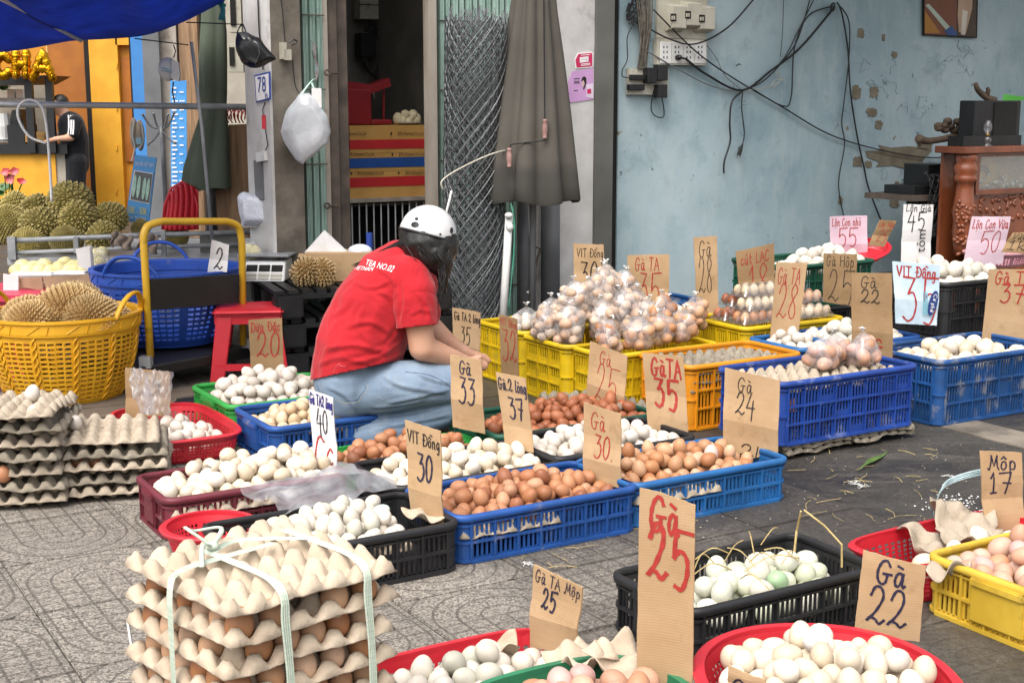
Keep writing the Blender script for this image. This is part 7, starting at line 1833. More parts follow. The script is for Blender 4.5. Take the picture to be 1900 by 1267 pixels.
# ------------------------------------------------------------------ roll of wire mesh, stick, pipes, big umbrella
m_wire = mat('dull_grey_wire', lin('#737578'), lin('#545659'), 30, .5, metal=.2)
BR = BW - .26
rl = thing('wire_mesh_roll', 'tall roll of grey chain link mesh leaning on the folding gate', 'mesh roll', W(onBz(885, 600, BR)[0], BR, 0), YAW)
ctop, cbot = onB(884, 30, BR), onB(876, 640, BR); cbot.z = .02
axr = (ctop - cbot); Lr = axr.length; axr.normalize(); xr = Vector((CA, SA, 0)); xr = (xr - axr * xr.dot(axr)).normalized(); yr = axr.cross(xr)
rr = random.Random(2)
for ly, rad in enumerate((.165, .15, .125, .09)):
    m = MB(); nw = max(8, int(2 * math.pi * rad / .052)); pitch = Lr / .034
    for fam in (-1, 1):
        for k in range(nw):
            P = []; nst = int(Lr / .03)
            ph = 2 * math.pi * k / nw + ly * .3
            zt_ = Lr * (1 - .02 * rr.random())
            for q in range(nst + 1):
                z = zt_ * q / nst; a = ph + fam * z / rad * .8
                r_ = rad * (1 + .03 * mn.noise((a, z * 2, ly))) + .003 * fam
                P.append(cbot + axr * z + xr * (r_ * math.cos(a)) + yr * (r_ * .8 * math.sin(a)))
            m.tube(P, .0027, 4, cap=False)
    m.build('mesh_layer', m_wire, rl, world=True)
for k in range(26):
    a = rr.uniform(0, 6.3); m = MB()
m = MB()
for k in range(60):
    a = rr.uniform(0, 6.3); r_ = rr.uniform(.05, .17); p = ctop + xr * (r_ * math.cos(a)) + yr * (r_ * .8 * math.sin(a)); m.tube([p - axr * .02, p + axr * rr.uniform(.01, .05) + xr * rr.uniform(-.02, .02)], .0022, 3)
m.build('cut_wire_end', m_wire, rl, world=True)
one('white_stick', 'white stick standing against the wire mesh behind the helmet', 'stick', m_white, lambda m: m.tube([onB(822, 420, BR - .22), onB(838, 354, BR - .2)], .006, 8), smooth=True)
one('cream_hose', 'cream hose curving from the wire mesh to the umbrella', 'hose', m_cream, lambda m: m.tube(catmull([onB(822, 352, BR - .2), onB(820, 336, BR - .2), onB(850, 315, BR - .2), onB(910, 287, BR - .2), onB(960, 275, BR - .1)], 6), .0045, 8), smooth=True)
wp = thing('white_pipe', 'white painted pipe with pale green tape in front of the wire mesh', 'pipe', W(onBz(936, 560, BR - .2)[0], BR - .2, 0), YAW)
m = MB(); p0 = onB(930, 640, BR - .2); p0.z = 0; m.tube([p0, onB(945, 396, BR - .2)], .02, 12); m.build('pipe', m_white, wp, world=True, smooth=True)
m = MB(); m.ball(onB(944, 400, BR - .22), (.022, .018, .016), 10, 7); m.ball(onB(946, 422, BR - .22), (.02, .018, .022), 10, 7); m.build('cap_tape', m_white, wp, world=True, smooth=True)
m_gt = mat('sea_green_tape', lin('#5fae93'), lin('#4a9a7f'), 30, .45, .2)
for k in range(3): m = MB(); m.tube(catmull([onB(948 + 2 * k, 378 + 4 * k, BR - .21), onB(955 - k, 420, BR - .22), onB(952 + k, 480, BR - .21), onB(944 - k, 575, BR - .2)], 6), .008 - .002 * k, 5, flat=.3); m.build('green_tape', m_gt, wp, world=True, smooth=True)
m_umb = NT('olive_brown_canvas'); vv = m_umb.coords('Object', 0); sp2 = m_umb.n('SeparateXYZ'); m_umb.l(vv, sp2.inputs[0])
cw = m_umb.mix(m_umb.ramp(m_umb.noise(vv, 3, 5), .3, .7), lin('#55514a'), lin('#45413a'))
soak = m_umb.ramp(m_umb.math('ADD', sp2.outputs[2], m_umb.math('MULTIPLY', m_umb.noise(vv, 7, 3), .08)), .19, .25, (1, 1, 1, 1), (0, 0, 0, 1))
m_umb.base(m_umb.mix(m_umb.math('MULTIPLY', soak, .85), cw, lin('#393833'))); m_umb.b.inputs['Roughness'].default_value = .85; m_umb.bump(m_umb.noise(vv, 500, 2), .15, .002)
big = folded('folded_umbrella', 'large olive brown folded market umbrella hanging before the white pillar', [(-60, 962, 1024), (20, 952, 1030), (100, 940, 1040), (200, 924, 1052), (290, 910, 1062), (340, 904, 1067), (368, 901, 1070), (374, 905, 1068)], onB(985, 300, BR - .12).y, m_umb.m, 9, .75, 5)
m_pinkw = mat('pinkish_turned_wood', lin('#a5837c'), lin('#8f6e68'), 8, .6)
def handle_lathe(c): return [(.004, -.05), (.012, -.047), (.013, -.04), (.010, -.036), (.014, -.02), (.015, 0), (.014, .02), (.010, .036), (.013, .04), (.012, .047), (.004, .05)]
YU = onB(985, 300, BR - .12).y - .17
for u, v in ((945, 293), (1011, 240)): m = MB(); m.lathe(handle_lathe(0), 12, Matrix.Translation(atY(u, v, YU))); m.build('crank_grip', m_pinkw, big, world=True, smooth=True)
m = MB(); m.tube([atY(946, 274, YU), atY(949, 268, YU - .01), atY(1011, 261, YU), atY(1011, 222, YU), atY(1009, 0, YU + .08)], .0035, 5); m.build('crank_rod', m_cable, big, world=True)
for u0, u1, v0, bb, nm in ((1003, 1040, 372, BW - .1, 'grey plastic drain pipe against the white pillar'), (962, 982, 376, BW - .12, 'slim dark grey pipe beside the drain pipe')):
    one('drain_pipe', nm, 'pipe', m_greyp, lambda m: m.tube([(lambda p: Vector((p.x, p.y, 0)))(onB((u0 + u1) / 2, 600, bb)), onB((u0 + u1) / 2 - .5, v0 - 60, bb)], (u1 - u0) / 2 * 7.3 / FPX, 18), 'drain pipes', True)
one('rusty_bracket', 'rusty bent bracket standing between the pipe and the mesh', 'bracket', m_brownm, lambda m: (m.tube([onB(984, 455, BW - .14), onB(1003, 462, BW - .14), onB(985, 520, BW - .14), onB(978, 560, BW - .14)], .008, 6)))
one('thin_rope', 'thin white rope hanging down by the slim pipe', 'cord', m_white, lambda m: m.tube(catmull([onB(980, 376, BR - .1), onB(983, 440, BR - .1), onB(984, 530, BR - .1), onB(978, 542, BR - .1), onB(988, 545, BR - .1)], 5), .003, 5))
# stickers and posters on the pillar
def sheet(name, label, cat, pts, b, mt, th=.003, parent=None):
    m = MB(); P = [onB(u, v, b) for u, v in pts]; n = len(P); off = W(0, th); m.add(P + [p + off for p in P], [tuple(range(n)), tuple(range(2 * n - 1, n - 1, -1))] + [(k, n + k, n + (k + 1) % n, (k + 1) % n) for k in range(n)])
    if parent is not None: return m.build(name, mt, parent, world=True)
    return tag(m.build(name, mt), label, cat)
m_pinkp = mat('hot_pink_print', lin('#c8275f'), lin('#bb2256'), 5, .5); m_lilac = mat('lilac_paper', lin('#c79bc9'), lin('#b98dbd'), 5, .6); m_skinp = mat('pale_print', lin('#dcb9b4'), None, 9, .6)
BS = BW - .004
stk = thing('pink_sticker', 'hot pink rounded sticker with a white name box on the white pillar', 'sticker', onB(1083, 128, BS), YAW)
sheet('sticker_border', '', '', [(1072, 99), (1098, 96), (1101, 100), (1101, 122), (1098, 126), (1068, 128), (1066, 112)], BS, m_text_white, parent=stk)
sheet('sticker_face', '', '', [(1073, 101), (1097, 98.5), (1099, 101), (1099, 122), (1096, 124), (1070, 126), (1068, 112)], BS - .001, m_pinkp, .001, stk)
sheet('name_box', '', '', [(1076, 107), (1092, 105), (1092, 115), (1076, 117)], BS - .002, m_text_white, .001, stk)
print_on(stk, 'Vi Thu Hưng', onB(1084, 111, BS - .003), (CA, SA, 0), (0, 0, 1), width=.036, mt=m_text_dark)
for v in (102.5, 119, 121.5): sheet('printed_line', '', '', [(1078, v), (1095, v - 1.5), (1095, v - .2), (1078, v + 1.3)], BS - .002, m_text_white, .001, stk)
ps = thing('lilac_poster', 'torn lilac poster with a dark haired portrait under the pink sticker', 'poster', onB(1080, 190, BS), YAW)
sheet('poster_paper', '', '', [(1055, 150), (1062, 133), (1101, 127), (1101, 185), (1056, 191)], BS, m_lilac, parent=ps)
for v, u1 in ((146, 1076), (151, 1075), (154, 1076), (168, 1072)): sheet('printed_line', '', '', [(1065, v), (u1, v - .6), (u1, v + .6), (1065, v + 1.2)], BS - .0015, m_text_dark, .001, ps)
sheet('portrait_hair', '', '', [(1079, 152), (1080, 145), (1084, 142), (1088, 145), (1088, 155), (1084, 166), (1082, 166), (1085, 156), (1083, 149)], BS - .002, m_hair, .001, ps)
sheet('portrait_face', '', '', [(1079.5, 152), (1083, 149), (1085, 156), (1082, 163), (1080, 160)], BS - .0015, m_skinp, .001, ps)
sheet('pale_corner_label', '', '', [(1088, 157), (1101, 155), (1101, 183), (1088, 181)], BS - .002, mat('pale_lilac_print', lin('#e3d3e6'), None, 5, .6), .001, ps)
sheet('pink_label_block', '', '', [(1089.5, 166), (1097, 165), (1097, 174), (1089.5, 174.5)], BS - .003, m_pinkp, .001, ps)
# left column: number plate, junction boxes, carrier bag, black bag
pl = thing('number_plate', 'small white and blue house number plate on the plaster column', 'number plate', atY(494, 190, 6.45), 0)
bnp = BW - .36
Pn = W(ac0, BW - .15); ypl = YAW + R(70)
def onC(u, v): return plane(u, v, Pn, YAW + R(90))
def csheet(nm, pts, mt, par, th=.004, off=.004):
    nrm = Vector((-CA, -SA, 0)); m = MB(); P = [onC(u, v) + nrm * (off + .016) for u, v in pts]; n = len(P); m.add(P + [p - nrm * th for p in P], [tuple(range(n)), tuple(range(2 * n - 1, n - 1, -1))] + [(k, n + k, n + (k + 1) % n, (k + 1) % n) for k in range(n)]); return m.build(nm, mt, par, world=True)
m_bluep = mat('enamel_blue', lin('#2b4a9a'), None, 5, .5)
csheet('plate_border', [(479, 140), (508, 133), (509, 185), (482, 191)], m_bluep, pl); csheet('plate_field', [(481, 143), (506, 137), (507, 182), (484, 188)], m_text_white, pl, .001, .006)
dC = (onC(507, 160) - onC(482, 163)); print_on(pl, '78', onC(494, 157) - Vector((CA, SA, 0)) * .024, dC, (0, 0, 1), width=dC.length * .62, height=.075, mt=m_bluep); print_on(pl, 'B', onC(503, 178) - Vector((CA, SA, 0)) * .024, dC, (0, 0, 1), width=dC.length * .2, height=.02, mt=m_bluep)
BC = BW - .17
jb = thing('junction_box', 'small grey socket with a wire high on the concrete column', 'socket', onB(533, 110, BC), YAW)
for q in ((523, 532, 79, 110), (528, 541, 92, 112)): m = MB(); fbox(m, *q, BC - .02, .035); m.build('socket_body', m_cream, jb, world=True)
m = MB(); m.tube(catmull([onB(536, 80, BC - .01), onB(545, 74, BC - .01), onB(551, 79, BC - .01), onB(541, 84, BC - .01)], 5), .004, 5); m.tube([onB(529, 79, BC), onB(524, 20, BC), onB(519, -20, BC)], .003, 5); m.tube(catmull([onB(543, 110, BC), onB(550, 165, BC), onB(575, 188, BC - .06), onB(585, 192, BC - .08)], 5), .0025, 5); m.build('wire', m_cable, jb, world=True)
one('column_cable', 'thin black cable running down the corner of the column', 'cable', m_cable, lambda m: [m.tube([onC(486, -20) - Vector((CA, SA, 0)) * .022, onC(489, 60) - Vector((CA, SA, 0)) * .022, onC(497, 130) - Vector((CA, SA, 0)) * .024], .004, 5), m.tube([onC(500, 190) - Vector((CA, SA, 0)) * .022, onC(495, 205) - Vector((CA, SA, 0)) * .022, onC(505, 270) - Vector((CA, SA, 0)) * .022, onC(495, 290) - Vector((CA, SA, 0)) * .022], .003, 5)])
sk = thing('column_switch', 'small white switch low on the plaster column with conduit', 'switch', onC(495, 300), 0)
csheet('switch_plate', [(487, 284), (502, 280), (503, 298), (488, 301)], m_white, sk, .02, .02); csheet('conduit', [(480, 298), (493, 296), (496, 370), (484, 372)], m_greyp, sk, .015, .012)
one('column_tag', 'little red label hanging from the column cable', 'label', m_red, lambda m: pbox(m, 486, 214, 493, 240, 6.35, .01))
cb_ = thing('carrier_bag', 'white carrier bag of boxes hanging from the green gate', 'bag', onB(572, 300, BW - .25), YAW)
Yb = onB(572, 230, BW - .28).y; m_milky2 = clear_mat('thin_white_film', (.97, .97, 1), .72, .12, .3, .85, 1.2, 12)
bagskin('bag_skin', [(556, 176), (574, 172), (532, 208), (520, 244), (527, 262), (548, 296), (562, 305), (606, 268), (613, 245), (606, 214), (584, 206)], Yb, .2, m_milky2, cb_, seed=2, cre=.006)
m = MB(); m.tube(catmull([atY(538, 212, Yb - .02), atY(556, 180, Yb), atY(577, 152, Yb + .05), atY(584, 148, Yb + .08)], 5), [.03, .028, .026, .024, .022, .019, .016, .013, .011, .010, .008, .007, .007, .007, .008, .008], 8, flat=.4); m.tube(catmull([atY(596, 208, Yb), atY(590, 185, Yb), atY(579, 156, Yb + .04)], 5), .012, 7, flat=.4); m.build('bag_handle', mat('greenish_film', lin('#b3cdbf'), lin('#9dbbac'), 9, .4, .3, 40), cb_, world=True, smooth=True)
m = MB(); m.hexa([atY(u, v, Yb - .06) for u, v in ((556, 298), (604, 264), (600, 226), (548, 252))], [atY(u, v, Yb + .05) for u, v in ((556, 298), (604, 264), (600, 226), (548, 252))]); m.build('inner_box', m_white, cb_, world=True)
m = MB(); pbox(m, 579, 164, 596, 200, Yb - .05, .03); m.build('paper_roll', m_cardw, cb_, world=True)
one('teal_rag_knot', 'faded teal and pink rag tied to the gate above the carrier bag', 'rag', mat('faded_rag', lin('#8fa3a0'), lin('#8d6f6c'), 30, .9, .4), lambda m: [m.tube(catmull([onB(578 + 3 * k, 75 + 4 * k, BW - .06), onB(586 - 2 * k, 95, BW - .07), onB(584 + 2 * k, 125, BW - .06), onB(586, 150, BW - .06)], 5), .006, 6, flat=.5) for k in range(4)])
for v in (135, 382):
    one('gate_ring', 'dark ring bolt on the gate end post, ' + ('upper' if v < 200 else 'lower'), 'ring', m_brownm, lambda m: (m.tube([onB(607 + 5 * math.cos(q / 10 * 6.283), v + 5 * math.sin(q / 10 * 6.283), BW - .06) for q in range(10)], .005, 5, True), m.tube([onB(611, v, BW - .05), onB(628, v + 2, BW - .03)], .005, 5)))
bb_ = thing('black_shoulder_bag', 'shiny black waist bag hanging from the cart wire', 'bag', atY(475, 122, 6.2), 0)
bagskin('bag_body', [(436, 92), (440, 62), (460, 60), (482, 74), (504, 98), (513, 110), (490, 124), (470, 128), (448, 116)], 6.2, .14, mat('black_vinyl', lin('#1b1b1e'), lin('#101013'), 6, .25, .2, 20), bb_, seed=3)
m = MB(); m.tube(catmull([atY(444, 84, 6.2), atY(440, 62, 6.2), atY(450, 46, 6.25), atY(458, 66, 6.2)], 5), .006, 6, flat=.4); m.build('bag_strap', m_cable, bb_, world=True)
m = MB(); m.tube([atY(478, 80, 6.12), atY(482, 100, 6.11), atY(474, 118, 6.12)], .006, 6, flat=.3); m.build('bag_piping', m_greyp, bb_, world=True)
for k, (u0, v0, u1, v1) in enumerate(((424, -10, 446, 60), (422, 80, 450, 134))):
    t = thing('electric_box', ['upper cream electrical box in the alley', 'lower cream electrical box with a dark window in the alley'][k], 'electrical box', atY(435, v1, 7.9), 0)
    m = MB(); pbox(m, u0, v0, u1, v1, 7.9, .12); m.build('box_body', m_cream, t, world=True)
    m = MB(); pbox(m, u0 + 4, v0 + 8, u0 + 12, v1 - 12, 7.89, .02); m.build('box_window', m_dark, t, world=True)
# ------------------------------------------------------------------ electrical board and cables on the blue wall
BL = BW + .085
mb_ = thing('meter_board', 'cream electrical board with three breakers and a row of sockets on the blue wall', 'electrical board', onB(1268, 120, BL), YAW)
m = MB(); fbox(m, 1220, 1312, -30, 72, BL - .012, .02); m.build('upper_board', m_cream, mb_, world=True); m = MB(); fbox(m, 1219, 1312, 73, 121, BL - .03, .04); m.build('socket_board', m_cream, mb_, world=True)
for k, (u0, v0) in enumerate(((1242, 8), (1269, 3), (1295, 10))):
    m = MB(); a0, a1, z0, z1 = FR(u0 - 8, u0 + 21, v0, v0 + 52, BL - .012); P = lambda a, b, z: W(a, b, z)
    m.hexa([P(a0, BL - .012, z0), P(a1, BL - .012, z0), P(a1, BL - .012, z1), P(a0, BL - .012, z1)][::-1], [P(a0 + .008, BL - .075, z0 + .02), P(a1 - .004, BL - .075, z0 + .02), P(a1 - .004, BL - .075, z1 - .015), P(a0 + .008, BL - .075, z1 - .015)][::-1]); br_ = m.build('breaker', m_cream, mb_, world=True, mods=(BEV(.004),))
    m = MB(); fbox(m, u0 + 3, u0 + 13, v0 + 18, v0 + 32, BL - .079, .006); m.build('breaker_window', m_dark, mb_, world=True); m = MB(); fbox(m, u0 + 5, u0 + 7, v0 + 22, v0 + 29, BL - .086, .008); fbox(m, u0 + 9, u0 + 11, v0 + 22, v0 + 29, BL - .086, .008); m.build('breaker_lever', m_cream, mb_, world=True)
for k in range(4):
    u0 = 1226 + 21.5 * k; m = MB(); fbox(m, u0, u0 + 20, 78, 118, BL - .036, .008); m.build('socket_plate', m_white, mb_, world=True, mods=(BEV(.002),))
    m = MB()
    for du, dv in ((6, 10), (12, 10), (6, 19), (12, 19), (6, 29), (12, 29)):
        fbox(m, u0 + du - .8, u0 + du + .8, 78 + dv - 2, 78 + dv + 2, BL - .038, .003)
    m.build('socket_slot', m_dark, mb_, world=True)
pb = thing('lower_socket_strip', 'dusty lower socket plate crowded with black adapters', 'sockets', onB(1198, 175, BL), YAW)
m = MB(); fbox(m, 1167, 1240, 128, 176, BL - .02, .03); m.build('socket_board', m_cream, pb, world=True)
for q in ((1172, 1198, 139, 149), (1168, 1197, 157, 168)): m = MB(); fbox(m, *q, BL - .05, .03); m.build('black_plug', m_black, pb, world=True, mods=(BEV(.004),))
for k, q in enumerate(((1202, 1220, 126, 155), (1221, 1240, 122, 150), (1222, 1239, 157, 182))): one('black_adapter', ['black adapter in the middle of the lower sockets', 'black adapter at the upper end of the lower sockets', 'black adapter hanging lowest on the sockets'][k], 'adapter', m_black, lambda m: fbox(m, *q, BL - .07, .05), 'black adapters', mods=(BEV(.005),))
one('round_plug', 'round black plug in the socket row with a thick cable', 'plug', m_black, lambda m: (m.ball(onB(1259, 107, BL - .05), (.017, .03, .017), 12, 8, rot=Matrix.Rotation(YAW, 4, 'Z')), m.tube([onB(1263, 108, BL - .06), onB(1272, 109, BL - .06)], .006, 8)), smooth=True)
def cable(label, pts, r, mt=m_cable, b=BL - .015, nm='cable', sub=7):
    P = catmull([onB(q[0], q[1], b - (q[2] if len(q) > 2 else 0)) for q in pts], sub)
    return one(nm, label, 'cable', mt, lambda m: m.tube(P, r, 6), 'cables on the blue wall', True)
cable('thick black cable from the round plug up to the knot near the ceiling', [(1272, 109, .04), (1310, 138), (1376, 168), (1430, 132), (1486, 88), (1545, 18)], .007)
cable('black cable looping under the breakers and up out of sight', [(1190, 45), (1240, 72, .05), (1290, 82, .05), (1350, 52), (1402, -5)], .005)
cable('black cable crossing from the breakers down to the cabinet', [(1212, 18, .03), (1290, 95, .05), (1360, 145), (1450, 198), (1540, 250), (1640, 280), (1730, 293), (1790, 284)], .0045)
cable('grey brown cable from the adapters to the knot of cables', [(1200, 95, .02), (1260, 130, .02), (1320, 160), (1376, 171)], .004, m_greyp)
cable('thin black cable rising from the knot past the nail', [(1376, 170), (1420, 148), (1470, 92), (1490, 45), (1505, -10)], .004)
cable('second thin black cable beside it', [(1400, 155), (1450, 115), (1480, 60), (1515, -10)], .0035)
cable('black cable sagging below the knot and back up', [(1395, 165), (1452, 197), (1468, 180), (1474, 90), (1500, 30), (1545, 12)], .0045)
cable('cable hanging loose with a bare end', [(1376, 171), (1358, 190), (1354, 230), (1355, 262), (1344, 300), (1343, 322)], .0055)
cable('cable hanging with a two pin plug', [(1378, 172), (1376, 200), (1381, 245), (1378, 268)], .004)
one('hanging_plug', 'black two pin plug hanging against the blue wall', 'plug', m_black, lambda m: (m.tube([onB(1378, 267, BL - .016), onB(1374, 278, BL - .016), onB(1371, 288, BL - .016)], [.005, .013, .012], 8), m.tube([onB(1369, 288, BL - .016), onB(1367.5, 293, BL - .016)], .002, 5), m.tube([onB(1373, 288, BL - .016), onB(1372.5, 293, BL - .016)], .002, 5)))
cable('long black cable down to the white eggs, thicker strand', [(1553, 5), (1562, 25, .02), (1573, 90), (1578, 170), (1590, 250), (1603, 310), (1612, 350), (1635, 410)], .006)
cable('long black cable down to the pale pink card, thinner strand', [(1555, 8), (1575, 40), (1575, 110), (1566, 190), (1562, 230), (1567, 270), (1556, 340), (1565, 400)], .004)
cable('fine grey wire from the sockets to the knot', [(1312, 85, .02), (1330, 110), (1345, 140), (1376, 168)], .0022, m_greyp)
cable('fine pale wire coiled beside the knot', [(1376, 170), (1420, 163), (1448, 150), (1440, 138), (1446, 134), (1450, 146), (1438, 160), (1432, 160), (1440, 148), (1460, 150)], .002, m_cream)
cable('small loop of wire below the adapters', [(1213, 168, .03), (1208, 200), (1215, 215), (1230, 218), (1232, 205), (1228, 182, .03)], .0035)
cable('thin cable looping round the lower sockets', [(1175, 46), (1164, 70), (1164, 110), (1155, 130), (1156, 143), (1172, 144, .03)], .003)
cable('dark hairline wire hanging from above', [(1454, -5), (1452, 60), (1448, 106)], .0022)
one('cable_knot', 'knot of cables tied to a nail high on the blue wall', 'cable knot', m_cable, lambda m: [m.tube(catmull([onB(1545 + 4 * math.cos(q * 1.3 + k), 14 + 8 * math.sin(q * 1.1 + k), BL - .02 - .01 * k) for q in range(7)], 4), .004, 5) for k in range(4)])
rr = random.Random(6)
def bundle(m):
    for k in range(26):
        x = rr.uniform(-10, 12); m.tube(catmull([onB(1192 + x * 1.6, -25, BL - .03 * rr.random()), onB(1196 + x + rr.uniform(-4, 4), 40, BL - .04 * rr.random() - .01), onB(1194 + x * .7, 90, BL - .04 * rr.random() - .01), onB(1190 + x * .8, 128, BL - .03)], 5), rr.uniform(.003, .005), 5)
one('cable_bundle', 'thick dusty bundle of grey wires beside the breakers', 'cable bundle', mat('dusty_cable', lin('#6d675c'), lin('#4c4840'), 30, .8), bundle)
one('black_cable_tangle', 'tangle of black wire at the top of the bundle', 'cable', m_cable, lambda m: [m.tube(catmull([onB(1168 + rr.uniform(-6, 30), rr.uniform(-10, 48), BL - .02) for q in range(6)], 5), .004, 5) for k in range(8)])
one('old_nail', 'bent black nail stuck in the blue wall', 'nail', m_cable, lambda m: m.tube([onB(1366, 123, BL - .01), onB(1371, 119, BL - .02), onB(1374, 121, BL - .02)], .004, 5))
# framed print
pc_ = thing('wall_picture', 'dark edged brown print hanging at the top of the blue wall', 'picture', onB(1764, 70, BL), YAW)
sheet('print_board', '', '', [(1714, -60), (1816, -60), (1813, 71), (1714, 66)], BL - .012, m_dark, .012, pc_)
mk = lambda h: mat('print_' + h, lin('#' + h), None, 4, .6)
BPi = BL - .0135
sheet('print_ground', '', '', [(1716, -58), (1776, -58), (1775, 67), (1716, 64)], BPi, mk('7a4a33'), .001, pc_); sheet('print_shadow', '', '', [(1776, -58), (1813, -58), (1811, 69), (1776, 67)], BPi, mk('4a3a2e'), .001, pc_)  # brown ground and the darker brown part of the printed image
sheet('print_amber', '', '', [(1716, 20), (1745, 62), (1716, 62)], BPi - .001, mk('a8742e'), .001, pc_); sheet('print_band', '', '', [(1717, 10), (1724, 8), (1764, 52), (1757, 58)], BPi - .0015, mk('a9b6a6'), .001, pc_)
sheet('print_blue', '', '', [(1752, 58), (1766, 48), (1776, 62), (1776, 67), (1758, 66)], BPi - .002, mk('2f4f86'), .001, pc_); sheet('print_pale', '', '', [(1781, -58), (1806, -58), (1804, 16), (1792, 64), (1779, 60), (1777, 30)], BPi - .002, mk('b79a80'), .001, pc_)
sheet('print_white', '', '', [(1786, 18), (1796, 22), (1790, 66), (1783, 64)], BPi - .0025, mk('cfc7ba'), .001, pc_)
# ------------------------------------------------------------------ cabinet corner
m_maho = mat('carved_mahogany', lin('#82462a'), lin('#63321b'), 6, .3, .15, 30, stretch=(1, 1, .3), coat=.4)
BCb = 5.55
cbn = thing('carved_cabinet', 'carved reddish wooden cabinet with a turned corner post and glass case', 'cabinet', W(onBz(1800, 420, BCb)[0], BCb, 0), YAW)
aL = onBz(1786, 330, BCb)[0]; aR = aL + 1.1
zt = lambda v: onBz(1810, v, BCb)[1]
m = MB(); abox(m, aL - .03, aR, BCb - .04, BCb + .2, zt(285), zt(272)); m.build('cabinet_top', m_maho, cbn, world=True, mods=(BEV(.006),))
m = MB(); abox(m, aL + .02, aR, BCb + .17, BCb + .19, 0, zt(285)); m.build('cabinet_back', m_maho, cbn, world=True)
def zr(v): return zt(v) - zt(470)
prof = [(.045, 0), (.05, zr(455)), (.062, zr(430)), (.058, zr(410)), (.07, zr(392)), (.06, zr(372)), (.052, zr(350)), (.052, zr(338)), (.072, zr(334)), (.066, zr(328)), (.062, zr(324)), (.072, zr(318)), (.07, zr(308)), (.058, zr(302)), (.066, zr(298)), (.064, zr(290)), (.06, zr(285))]
m = MB(); pc3 = W(aL + .06, BCb + .03, zt(470)); m.lathe(prof, 24, Matrix.Translation(pc3)); m.build('turned_post', m_maho, cbn, world=True, smooth=True)
rr = random.Random(12); m = MB()
for k in range(70):                                  # carved leaves on the post
    a = rr.uniform(-2.6, .6); z = rr.uniform(0, zr(372)); c = pc3 + Vector((math.cos(a) * .062, math.sin(a) * .062, z)); m.ball(c, (.012, .012, .018), 7, 5, rot=Matrix.Rotation(rr.uniform(0, 3), 4, 'Y'))
m.build('carved_leaves', m_maho, cbn, world=True, smooth=True)['kind'] = 'stuff'
m = MB(); abox(m, aL + .12, aR, BCb, BCb + .03, zt(292), zt(285.5)); abox(m, aL + .12, aR, BCb - .005, BCb + .03, zt(362), zt(353)); abox(m, aL + .12, aL + .15, BCb, BCb + .03, zt(353), zt(292)); m.build('case_frame', m_maho, cbn, world=True)
m = MB(); abox(m, aL + .15, aR, BCb + .14, BCb + .15, zt(353), zt(286)); m.build('case_back', mat('mustard_lining', lin('#b79a3e'), lin('#8f8a6a'), 3, .7), cbn, world=True)
m = MB(); abox(m, aL + .15, aR, BCb + .008, BCb + .014, zt(353), zt(292)); m.build('glass_pane', m_clear, cbn, world=True)
m = MB()
for rad in (.035, .05, .062): m.tube([W(aL + .33, BCb + .13, zt(330)) + Vector((CA, SA, 0)) * rad * math.cos(math.pi * q / 12) + Vector((0, 0, rad * math.sin(math.pi * q / 12))) for q in range(13)], .004, 5)
m.build('arch_ornament', m_brownm, cbn, world=True)
m = MB()
for k in range(40): m.ball(W(aL + .2 + rr.uniform(0, .75), BCb + .04 + rr.uniform(0, .08), zt(352) + abs(rr.gauss(0, .035))), rr.uniform(.008, .02), 6, 5)
m.build('glass_ornament', mat('pale_ornament', lin('#a8b3a4'), lin('#7f8f82'), 30, .2, coat=.5), cbn, world=True, smooth=True)['kind'] = 'stuff'
m = MB(); abox(m, aL + .12, aR, BCb + .02, BCb + .05, 0, zt(362)); m.build('lower_panel', m_maho, cbn, world=True)
m = MB()
for k in range(60): m.ball(W(aL + .18 + rr.uniform(0, .8), BCb + .02, zt(415) + rr.uniform(0, zt(368) - zt(415))), (.022, .012, .014), 7, 5, rot=Matrix.Rotation(YAW, 4, 'Z') @ Matrix.Rotation(rr.uniform(0, 3), 4, 'Y'))
m.build('carved_relief', m_maho, cbn, world=True, smooth=True)['kind'] = 'stuff'
spk = thing('black_speaker', 'black box speaker on top of the carved cabinet', 'speaker', onB(1850, 252, BCb + .2), YAW)
m = MB(); fbox(m, 1808, 1893, 187, 262, BCb + .05, .12); m.build('speaker_box', m_black, spk, world=True, mods=(BEV(.006),)); m = MB(); fbox(m, 1845, 1886, 190, 258, BCb + .042, .01); m.build('speaker_grille', m_dark, spk, world=True)
one('black_set_top', 'flat black box under the speaker on the cabinet', 'box', m_black, lambda m: fbox(m, 1788, 1895, 252, 271.5, BCb + .02, .12))
one('green_pack', 'bright green packet on top of the speaker', 'packet', mat('bright_green_print', lin('#4fae3c'), None, 5, .5), lambda m: m.hexa([onB(u, v, BCb + .2) for u, v in ((1860, 187), (1898, 187), (1902, 180), (1862, 175))], [onB(u, v, BCb + .3) for u, v in ((1860, 187), (1898, 187), (1902, 180), (1862, 175))]))
lp = thing('oil_lamp', 'small glass oil lamp on the edge of the cabinet', 'lamp', onB(1832, 272, BCb + .02), YAW)
lb = onB(1831, 272, BCb + .02)
m = MB(); m.lathe([(.03, 0), (.032, .006), (.012, .016), (.026, .03), (.024, .05), (.01, .062)], 16, Matrix.Translation(lb)); m.build('lamp_base', m_clear, lp, world=True, smooth=True)
m = MB(); m.lathe([(.012, .064), (.014, .07), (.01, .078)], 12, Matrix.Translation(lb)); m.build('burner', mat('brass', lin('#9c8347'), None, 8, .35, metal=.8), lp, world=True, smooth=True)
m = MB(); m.lathe([(.012, .078), (.026, .10), (.024, .13), (.013, .15), (.012, .155)], 16, Matrix.Translation(lb), cap=False); m.build('lamp_chimney', m_clear, lp, world=True, smooth=True)
m_root = mat('driftwood', lin('#5b4a3a'), lin('#3d3127'), 12, .8, .5, 40)
